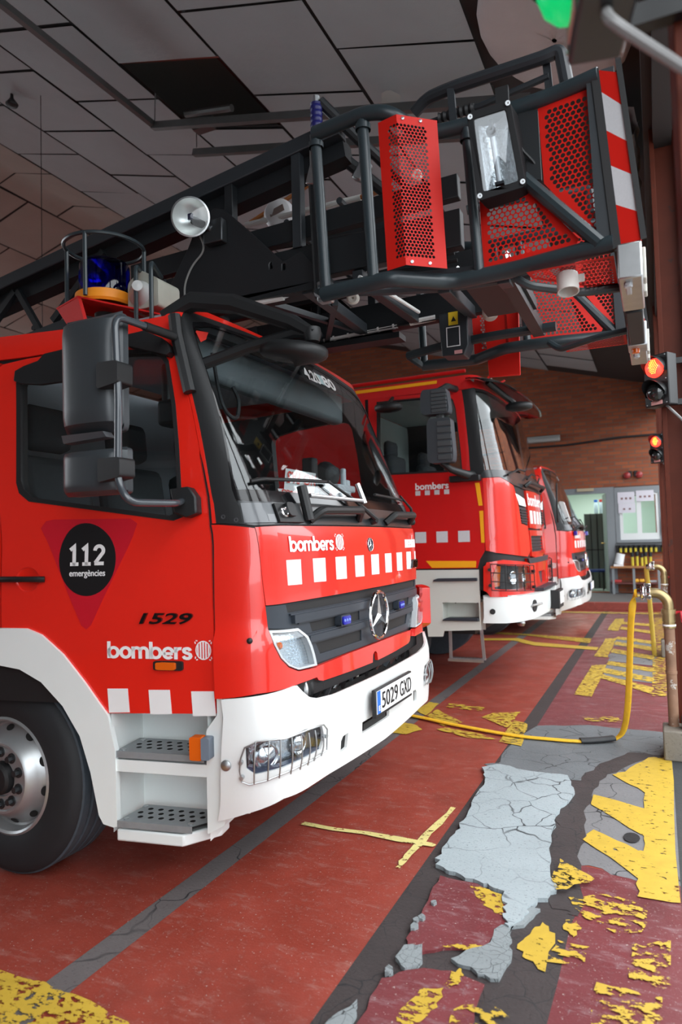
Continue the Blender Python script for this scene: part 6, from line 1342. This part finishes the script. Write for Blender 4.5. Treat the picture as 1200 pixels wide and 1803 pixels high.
m.build('white_mirror_shell', mat('shell_white', (.75, .76, .75), .3), t3, bev=.02)

# ================================================================ back wall: office door, window, bench and wall fittings
FR = mat('frame_grey', (.21, .23, .245), .55, noise=.06, nscale=5)
WF = mat('window_white', (.68, .70, .70), .4)
m = MB(); m.prism([(-.98, 15.08, .14), (.46, 15.08, .14), (.46, 15.08, 2.64), (-.98, 15.08, 2.64)], (0, .08, 0), [[(-.86, 15.08, .14), (.27, 15.08, .14), (.27, 15.08, 2.50), (-.86, 15.08, 2.50)]]); d1 = struct(m.build('door_1', FR, None, bev=.004))
m = MB(); m.prism([(.28, 15.12, .15), (.13, 15.9, .15), (.13, 15.9, 2.5), (.28, 15.12, 2.5)], (.03, .01, 0)); struct(m.build('door_leaf', mat('leaf_green_grey', (.42, .50, .48), .5), d1))
m = MB(); m.tube([(.20, 15.3, 1.31), (.12, 15.28, 1.31), (.12, 15.38, 1.31)], .012, 8); struct(m.build('door_handle', mat('brass', (.55, .38, .12), .3, metal=1), d1))
m = MB(); m.prism([(.46, 15.07, 1.24), (1.58, 15.07, 1.24), (1.58, 15.07, 2.62), (.46, 15.07, 2.62)], (0, .06, 0), [[(.56, 15.07, 1.38), (1.40, 15.07, 1.38), (1.40, 15.07, 2.46), (.56, 15.07, 2.46)]]); w1 = struct(m.build('window_1', FR, None, bev=.004))
m = MB(); m.prism([(.55, 15.09, 1.37), (1.41, 15.09, 1.37), (1.41, 15.09, 2.47), (.55, 15.09, 2.47)], (0, .05, 0), [rounded([(.63, 15.09, 1.53), (.93, 15.09, 1.53), (.93, 15.09, 2.42), (.63, 15.09, 2.42)], .0), [(1.03, 15.09, 1.53), (1.34, 15.09, 1.53), (1.34, 15.09, 2.42), (1.03, 15.09, 2.42)]]); struct(m.build('window_frame', WF, w1))
m = MB(); m.box((.78, 15.125, 1.97), (.30, .006, .9)); m.box((1.185, 15.115, 1.97), (.31, .006, .9)); struct(m.build('window_glass', GLASS, w1))
m = MB(); m.box((1.0, 15.03, 1.33), (1.0, .12, .03)); struct(m.build('window_sill', FR, w1))
m = MB(); m.box((-.18, 15.05, 2.60), (.38, .03, .07)); tag(m.build('door_sign', mat('sign_cream', (.45, .38, .26), .6), None), 'small cream plate over the office door', 'sign')
def notice(x0, x1, z0, z1, y, lab, marks):
    m = MB(); m.box(((x0+x1)/2, y, (z0+z1)/2), (x1-x0, .004, z1-z0)); n = tag(m.build('paper_notice', mat('paper', (.62, .60, .66), .8), None), lab, 'notice', 'notices taped to the office window')
    m = MB()
    for i in range(marks): x = x0+(x1-x0)*(i+1)/(marks+1); m.box((x, y-.004, (z0+z1)/2-.02), ((x1-x0)*.13, .003, (z1-z0)*.18))
    m.build('picture_marks', mat('print_brown', (.22, .12, .12), .8), n); return n
notice(.53, .90, 2.24, 2.50, 15.06, 'paper notice with three pictures on the office window, directly above another notice', 3)
notice(.54, .91, 2.01, 2.235, 15.055, 'paper notice with two small pictures, lower one on the office window', 2)
notice(.93, 1.31, 2.27, 2.52, 15.06, 'paper notice on the office window pane that opens, over bare glass', 3)
# room behind
RW = mat('room_wall', (.62, .72, .66), .8)
for nm_, a_ in (('wall_far_back', ([(-2.6, 19, .13), (2.2, 19, .13), (2.2, 19, 2.9), (-2.6, 19, 2.9)], (0, .1, 0))), ('wall_inner_left', ([(-2.6, 15.4, .13), (-2.6, 19, .13), (-2.6, 19, 2.9), (-2.6, 15.4, 2.9)], (-.1, 0, 0))), ('wall_inner_right', ([(2.2, 15.4, .13), (2.2, 19, .13), (2.2, 19, 2.9), (2.2, 15.4, 2.9)], (.1, 0, 0)))):
    m = MB(); m.prism(*a_); struct(m.build(nm_, RW, None, ang=0))
m = MB(); m.box((-.2, 17.2, 2.95), (5, 3.8, .1)); struct(m.build('ceiling_inner', RW, None, ang=0))
m = MB(); m.box((-.2, 17.2, .08), (5, 3.8, .1)); struct(m.build('floor_inner', RW, None, ang=0))
lt = bpy.data.lights.new('office_lamp', 'AREA'); lt.energy = 36; lt.size = 1.6; lt.color = (.93, 1, .94); lo = bpy.data.objects.new('office_lamp', lt); COL.objects.link(lo); lo.location = (0, 17.2, 2.88)
m = MB(); lk = thing('locker_rack', (-.05, 16.8, .13), 'tall dark metal rack seen through the office doorway', 'rack')
LM = mat('rack_green', (.13, .16, .14), .6)
for i in range(4):
    m = MB(); m.box((-.29+i*.155, 16.8, 1.10), (.145, .4, 1.94)); m.build('locker', LM, lk, bev=.006)
m = MB()
for i in range(5): m.box((-.37+i*.155, 16.58, 1.1), (.012, .03, 1.96))
m.box((-.06, 16.58, 1.13), (.64, .03, .02)); m.build('rack_frame', SEAL, lk)
for x, M, c in ((-.085, 'cap_blue', (.03, .15, .6)), (.045, 'cap_red', (.6, .05, .05))):
    b_ = thing('bottle', (x, 16.75, 2.075), 'clear bottle with a %s cap on top of the office rack' % M[4:], 'bottle', 'bottles on the office rack')
    m = MB(); m.lathe([(.0005, 0), (.05, 0), (.05, .27), (.03, .3), (.0005, .3)], (x, 16.75, 2.075), (0, 0, 1), 14); m.build('body', mat('bottle_blue', (.55, .70, .78), .2), b_)
    m = MB(); m.lathe([(.045, .30), (.045, .36), (.0005, .36)], (x, 16.75, 2.075), (0, 0, 1), 12); m.build('cap', mat(M, c, .4), b_)
ch = thing('office_chair', (-.28, 16.0, .13), 'blue chair standing inside the office doorway', 'chair'); BLF = mat('chair_blue', (.01, .03, .16), .7)
m = MB(); m.box((-.15, 16.0, .62), (.55, .45, .06)); m.build('seat', BLF, ch, bev=.02)
m = MB(); m.box((-.42, 16.0, .95), (.05, .42, .45), Matrix.Rotation(-.15, 3, 'Y')); m.build('backrest', BLF, ch, bev=.02)
for dx in (-.38, .08):
    for dy in (-.18, .18): m = MB(); m.tube([(-.0+dx, 16.0+dy, .13), (dx, 16.0+dy, .6)], .012, 6); m.build('leg', SEAL, ch)
# workbench below the window
WD = mat('bench_wood', (.34, .15, .05), .6, noise=.2, nscale=6)
wb = thing('workbench', (.86, 14.9, .14), 'narrow wooden bench with two shelves below the office window', 'bench')
m = MB(); m.box((.86, 14.88, .755), (1.06, .36, .04)); m.build('top_shelf', WD, wb)
m = MB(); m.box((.86, 14.9, .385), (1.04, .34, .035)); m.build('lower_shelf', mat('shelf_red_brown', (.12, .03, .025), .6), wb)
for x in (.38, .82, 1.34): m = MB(); m.box((x, 14.75, .44), (.05, .05, .6)); m.build('leg', FR, wb)
m = MB(); m.lathe([(.0005, 0), (.10, 0), (.09, .24), (.0005, .24)], (.50, 14.85, .83), (.25, 0, 1), 18); m.box((.50, 14.85, .80), (.20, .18, .055)); tag(m.build('paper_roll', mat('roll_white', (.75, .78, .80), .6), None), 'white paper roll dispenser leaning on the bench top', 'paper roll')
ORD = ('first', 'second', 'third', 'fourth', 'fifth', 'sixth', 'seventh', 'eighth', 'ninth')
YB_ = mat('torch_yellow', (.55, .45, .03), .5)
def torch(x, z, lab, grp, h, r, y):
    t = thing('torch', (x, y, z), lab, 'torch', grp)
    m = MB(); m.lathe([(.0005, 0), (r, 0), (r, h*.7), (.0005, h*.7)], (x, y, z), (0, 0, 1), 12); m.build('body', YB_, t)
    m = MB(); m.lathe([(r*1.3, h*.68), (r*1.4, h), (.0005, h)], (x, y, z), (0, 0, 1), 12); m.build('head', SEAL, t)
    return t
m = MB(); m.box((1.0, 15.05, 1.17), (1.10, .05, .17)); tag(m.build('hanging_rail', SEAL, None), 'black rail with hooks under the office window holding torches', 'rail')
for i, x in enumerate((.55, .66, .765, .87, .98, 1.09, 1.20, 1.30, 1.45)): torch(x, 1.09, 'black and yellow hanging torch, %s from the office door in its row' % ORD[i], 'torches hanging under the office window', .15, .028, 14.986)
for i, x in enumerate((.80, .90, 1.00, 1.08, 1.18)): torch(x, .776, 'yellow and black hand lamp on the bench, %s from the paper roll' % ORD[i], 'hand lamps on the bench top', (.31, .33, .29, .32, .31)[i], .03, 14.85)
m = MB(); m.box((.44, 14.85, .43), (.22, .2, .06)); tag(m.build('red_case', mat('case_red', (.40, .03, .03), .5), None, bev=.02), 'red flat case below the paper roll on the lower bench shelf', 'case')
for i, x in enumerate((.86, .98)): m = MB(); m.box((x, 14.85, .44), (.11, .15, .075)); tag(m.build('yellow_tool', mat('tool_amber', (.75, .38, .03), .5), None, bev=.02), 'yellow orange tool on the lower bench shelf, next to the %s' % ('red case' if not i else 'grey box'), 'tool', 'tools on the lower bench shelf')
m = MB(); m.box((1.21, 14.85, .425), (.16, .15, .045)); tag(m.build('grey_box', mat('box_grey', (.4, .4, .42), .5), None, bev=.01), 'small pale grey box beside the yellow tools on the lower bench shelf', 'box')
cn = MB(); cn.prism(rounded([(1.44, 15.0, 1.55), (1.62, 15.0, 1.55), (1.60, 15.0, 1.86), (1.46, 15.0, 1.88)], .03), (0, .1, 0)); cn = tag(cn.build('dispenser', mat('dispenser_white', (.55, .55, .56), .5), None, bev=.02), 'white dispenser hung on the brick wall between office window and columns', 'dispenser')
m = MB(); m.box((1.53, 15.03, 1.90), (.08, .04, .05)); m.build('cap', mat('dispenser_white', (.55, .55, .56), .5), cn)
# brick soldier course, cable, strip lamp and bells
m = MB(); m.box((.3, 15.09, 2.72), (2.6, .03, .16)); struct(m.build('trim_1', BRICK, None))
sl_ = thing('strip_lamp', (-1.1, 15.05, 3.92), 'grey fluorescent batten lamp fixed high on the brick wall', 'lamp')
m = MB(); m.box((-1.1, 15.05, 3.95), (.78, .10, .06)); m.build('batten', mat('batten_grey', (.30, .31, .30), .5), sl_, bev=.01)
m = MB(); m.box((-1.1, 15.02, 3.88), (.78, .13, .10)); m.build('diffuser', mat('diffuser_grey', (.40, .41, .40), .4), sl_, bev=.03)
m = MB(); m.tube([(-3.0, 15.06, 3.60), (-1.6, 15.06, 3.72), (-.5, 15.06, 3.72), (.6, 15.06, 3.80), (1.6, 15.06, 3.80)], .025, 6, fillet=.2); tag(m.build('wall_cable', SEAL, None), 'black cable sagging along the brick wall', 'cable')
for i, x in enumerate((.76, 1.02)):
    b_ = thing('alarm_bell', (x, 15.05, 2.89), 'small dark red alarm bell above the office window, the one %s' % ('nearer the office door' if not i else 'nearer the columns'), 'bell', 'alarm bells on the brick wall')
    m = MB(); m.lathe([(.08, 0), (.075, .05), (.04, .08), (.0005, .085)], (x, 15.08, 2.89), (0, -1, 0), 18); m.build('gong', mat('bell_red', (.30, .03, .03), .35), b_)
    m = MB(); m.box((x+(.07 if not i else -.07), 15.07, 2.92), (.07, .05, .14)); m.build('base', SEAL, b_)

# ================================================================ door signals on the columns
REDL = mat('red_lens_lit', (.8, .03, .02), .3, emit=(1., .05, .03), estr=1.1)
LEDY = mat('led_lit', (1, .6, .1), .3, emit=(1., .55, .04), estr=2.2)
GRNL = mat('green_lens_lit', (.0, .35, .12), .3, emit=(.0, .6, .16), estr=.4)
DKL = mat('dark_lens', (.012, .014, .014), .15, coat=.5)
BOX = mat('signal_black', (.010, .011, .012), .4)
def signal(y, lit, lab, x=1.415, z=2.565, rot=-.62, M=BOX):
    t = thing('door_signal', (x, y, z), lab, 'signal light', 'door signals on the columns')
    R_ = Matrix.Rotation(rot, 3, 'Z'); O = Vector((x, y, z)); L = lambda a, b, c: tuple(O+R_ @ Vector((a, b, c)))
    m = MB(); m.box(L(0, 0, 0), (.19, .10, .36), R_); hs = m.build('housing', M, t, bev=.008)
    n = R_ @ Vector((0, -1, 0))
    for zz, on, M1 in ((.085, lit == 'red', REDL), (-.085, lit == 'green', GRNL)):
        m = MB(); m.lathe([(.068, .0), (.066, .02), (.050, .045), (.02, .06), (.0005, .062)], L(0, -.05, zz), n, 28); ln = m.build('lens', M1 if on else DKL, t)
        m = MB(); c0 = Vector(L(0, -.05, zz)); up = Vector((0, 0, 1)); sd = n.cross(up); rows = []
        for i in range(15):
            a = PI*(-.12+1.24*i/14); d = sd*math.cos(a)+up*math.sin(a); rows.append([c0+d*.078, c0+d*.078+n*(.02+.075*math.sin(max(0, min(PI, a)))**.7)])
        m.grid(rows); m.build('visor', BOX, ln if False else t, fix=False)
        if on and lit == 'red':
            m = MB()
            for i in range(-6, 7):
                for j in range(-6, 7):
                    a, b = (i+.5*(j % 2))*.0125, j*.011
                    if (a-.016)**2+b*b < .056**2 and a*a+b*b < .046**2: 
                        h = .064-.034*(a*a+b*b)/.0045; m.lathe([(.0036, 0), (.003, .002), (.0005, .003)], c0+sd*(a-.016)+up*b+n*max(.02, h), n, 6)
            m.build('led_dots', LEDY, ln)
    m = MB(); m.box(L(.0, -.053, -.158), (.085, .004, .026), R_); m.build('maker_label', mat('label_pale_red', (.60, .30, .28), .5), hs)
    m = MB()
    for a in (-.075, .075):
        for c in (-.165, .0, .165): m.lathe([(.005, 0), (.004, .004), (.0005, .004)], L(a, -.05, c), n, 6)
    m.build('case_screws', STEEL, hs)
    m = MB(); m.box((x+.09, y+.05, z+.14), (.16, .03, .04)); m.build('bracket', BOX, t); m = MB(); m.box((x+.09, y+.05, z-.15), (.16, .03, .04)); m.build('bracket', BOX, t)
    m = MB(); m.tube([L(.04, 0, -.18), L(.10, -.01, -.24), (x+.14, y+.02, z-.30), (x+.20, y+.05, z-.32)], .010, 8, fillet=.05); m.build('conduit', mat('conduit_grey', (.20, .20, .20), .4), t)
    return t
signal(2.95, 'red', 'two-lamp door signal with red light lit, on the column above the rusty standpipe')
signal(7.12, 'red', 'small-looking door signal with red light lit, on the second column beyond the cage')
sg = signal(-1.0, 'green', 'two-lamp door signal with green light lit and a chrome bracket tube', x=1.30, z=2.588, rot=-1.35, M=mat('signal_grey', (.045, .048, .05), .35))
m = MB(); m.tube([(1.28, -1.06, 2.425), (1.75, -1.02, 2.405)], .010, 10); m.build('bracket_tube', CHROME, sg)

# ================================================================ standpipes and hoses
RUST = mat('rusty_pipe', (.21, .115, .07), .7, noise=.5, nscale=9, dirt=((.42, .40, .37), 7, .55)); BRASS = mat('old_brass', (.34, .26, .13), .38, metal=.85, noise=.25, nscale=14)
def standpipe(x, y, k, lab):
    t = thing('standpipe', (x, y, 0), lab, 'standpipe', 'standpipes beside the columns')
    m = MB(); m.box((x+.05, y-.03, .10), (.24, .24, .20)); m.build('concrete_base', concrete('base_concrete', (.20, .18, .15)), t, bev=.012)
    m = MB(); m.lathe([(.0335, .2), (.0335, .55), (.037, .55), (.037, .57), (.0335, .57), (.0335, .90)], (x, y, 0), (0, 0, 1), 20); m.build('riser', RUST, t)
    m = MB(); m.lathe([(.042, .86), (.042, .89), (.036, .89), (.036, .90), (.042, .90), (.042, .955), (.047, .955), (.047, .985), (.036, .985)], (x, y, 0), (0, 0, 1), 20); m.build('collar', BRASS, t)
    m = MB(); m.lathe([(.0435, .872), (.0435, .884), (.040, .884)], (x, y, 0), (0, 0, 1), 20); m.build('sealing_tape', STICK, t)
    m = MB(); c = [(x, y, .97)]+[(x-.085+.085*math.cos(a), y, 1.01+.085*math.sin(a)) for a in [PI/2*i/8 for i in range(9)]]+[(x-.11, y, 1.095)]; m.tube(c, .034, 16); m.build('elbow', BRASS, t)
    m = MB(); m.lathe([(.030, 0), (.048, .004), (.048, .028), (.040, .03), (.040, .045), (.05, .047), (.05, .062), (.030, .064)], (x-.105, y, 1.095), (-1, 0, 0), 20)
    for a in (1.57, 3.66, 5.76): m.box((x-.125, y+.052*math.cos(a), 1.095+.052*math.sin(a)), (.045, .025, .025))
    m.build('coupling', CHROME, t, bev=.003)
    m = MB(); m.tube([(x+.04, y, .96), (x+.075, y-.01, .97), (x+.085, y-.01, .90)], .013, 8); m.build('valve_handle', mat('handle_red', (.45, .02, .03), .4), t)
    return t
standpipe(1.395, 2.90, 1, 'rusty standpipe whose yellow hose runs across the floor to the ladder truck')
standpipe(1.40, 7.05, 1, 'standpipe with brass elbow whose dull yellow hose hangs straight down')
def flathose(name, pts, sides, w, th, M, parent=None):
    P = [Vector(p) for p in pts]; S = [Vector(s) for s in sides]; Q = []; T = []
    def cr(a, b, c, d, t): return .5*((2*b)+(c-a)*t+(2*a-5*b+4*c-d)*t*t+(3*b-a-3*c+d)*t**3)
    for i in range(len(P)-1):
        for k in range(8):
            t = k/8; g = lambda L, j: L[max(0, min(len(L)-1, j))]
            Q.append(cr(g(P, i-1), P[i], P[i+1], g(P, i+2), t)); T.append(S[i].lerp(S[i+1], t))
    Q.append(P[-1]); T.append(S[-1]); rows = []
    for i, p in enumerate(Q):
        d = (Q[min(i+1, len(Q)-1)]-Q[max(0, i-1)]).normalized(); s = (T[i]-d*T[i].dot(d)).normalized(); u = d.cross(s)
        rows.append([p+s*(w/2*math.copysign(abs(math.cos(a))**.6, math.cos(a)))+u*(th/2*math.sin(a)) for a in [2*PI*k/16 for k in range(17)]])
    m = MB(); m.grid(rows); m.add(rows[0][:-1], [tuple(range(16))]); m.add(rows[-1][:-1], [tuple(range(16))]); return m.build(name, M, parent, ang=50)
hs = flathose('fire_hose', [(1.224, 2.90, 1.095), (1.205, 2.91, 1.092), (1.180, 2.94, 1.06), (1.155, 2.97, .90), (1.135, 3.0, .65), (1.11, 3.03, .33), (1.075, 3.07, .12), (1.02, 3.09, .032), (.95, 3.06, .022), (.79, 2.975, .017), (.55, 2.955, .017), (.29, 2.97, .017), (-.19, 3.11, .017), (-.57, 3.26, .017), (-1.2, 3.42, .017)],
    [(0, 0, 1), (0, 0, 1), (.3, .3, 1), (.8, -.5, .1), (.8, -.5, 0), (.8, -.5, 0), (.7, -.6, 0), (.3, -.9, 0), (.3, -1, 0), (.1, -1, 0), (0, -1, 0), (0, -1, 0), (0, -1, 0), (0, -1, 0), (0, -1, 0)], .050, .018, YHOSE)
tag(hs, 'yellow flat fire hose from the near standpipe, lying across the floor to the truck', 'hose', 'yellow hoses on the standpipes')
m = MB(); m.tube([(1.2255, 2.90, 1.095), (1.19, 2.905, 1.09)], [.034, .028], 14); m.build('hose_tail', YHOSE, hs)
m = MB(); m.tube([(1.223, 2.90, 1.095), (1.205, 2.90, 1.095)], .0365, 14); m.build('hose_clamp', CHROME, hs)
flathose('rubber_sleeve', [(1.00, 3.085, .031), (.93, 3.045, .026), (.85, 3.0, .024), (.78, 2.972, .023)], [(.3, -1, 0)]*4, .072, .034, mat('sleeve_rubber', (.025, .027, .03), .6), hs)
h2 = flathose('fire_hose', [(1.230, 7.05, 1.095), (1.218, 7.05, 1.08), (1.205, 7.05, 1.04), (1.22, 7.08, .8), (1.235, 7.06, .4), (1.25, 7.04, .06), (1.252, 7.04, .0)], [(0, 0, 1), (.2, .2, 1), (.8, -.5, .1), (.8, -.5, 0), (.8, -.5, 0), (.8, -.5, 0), (.8, -.5, 0)], .062, .024, mat('dull_yellow_hose', (.55, .40, .06), .6, noise=.2, nscale=20))
tag(h2, 'dull yellow hose hanging straight down from the farther standpipe', 'hose', 'yellow hoses on the standpipes')
m = MB(); m.tube([(1.230, 7.05, 1.095), (1.205, 7.05, 1.09)], .035, 12); m.build('hose_clamp', CHROME, h2)
m = MB(); m.box((1.53, 7.0, .88), (.10, .10, .36)); tag(m.build('junction_box', mat('box_pale', (.42, .42, .42), .5), None, bev=.008), 'pale grey box on the column behind the farther standpipe', 'box')
m = MB(); m.box((1.50, 2.84, .252), (.12, .12, .10)); tag(m.build('rubber_block', SEAL, None, bev=.03), 'black rubber block lying on the concrete base of the near standpipe', 'block')
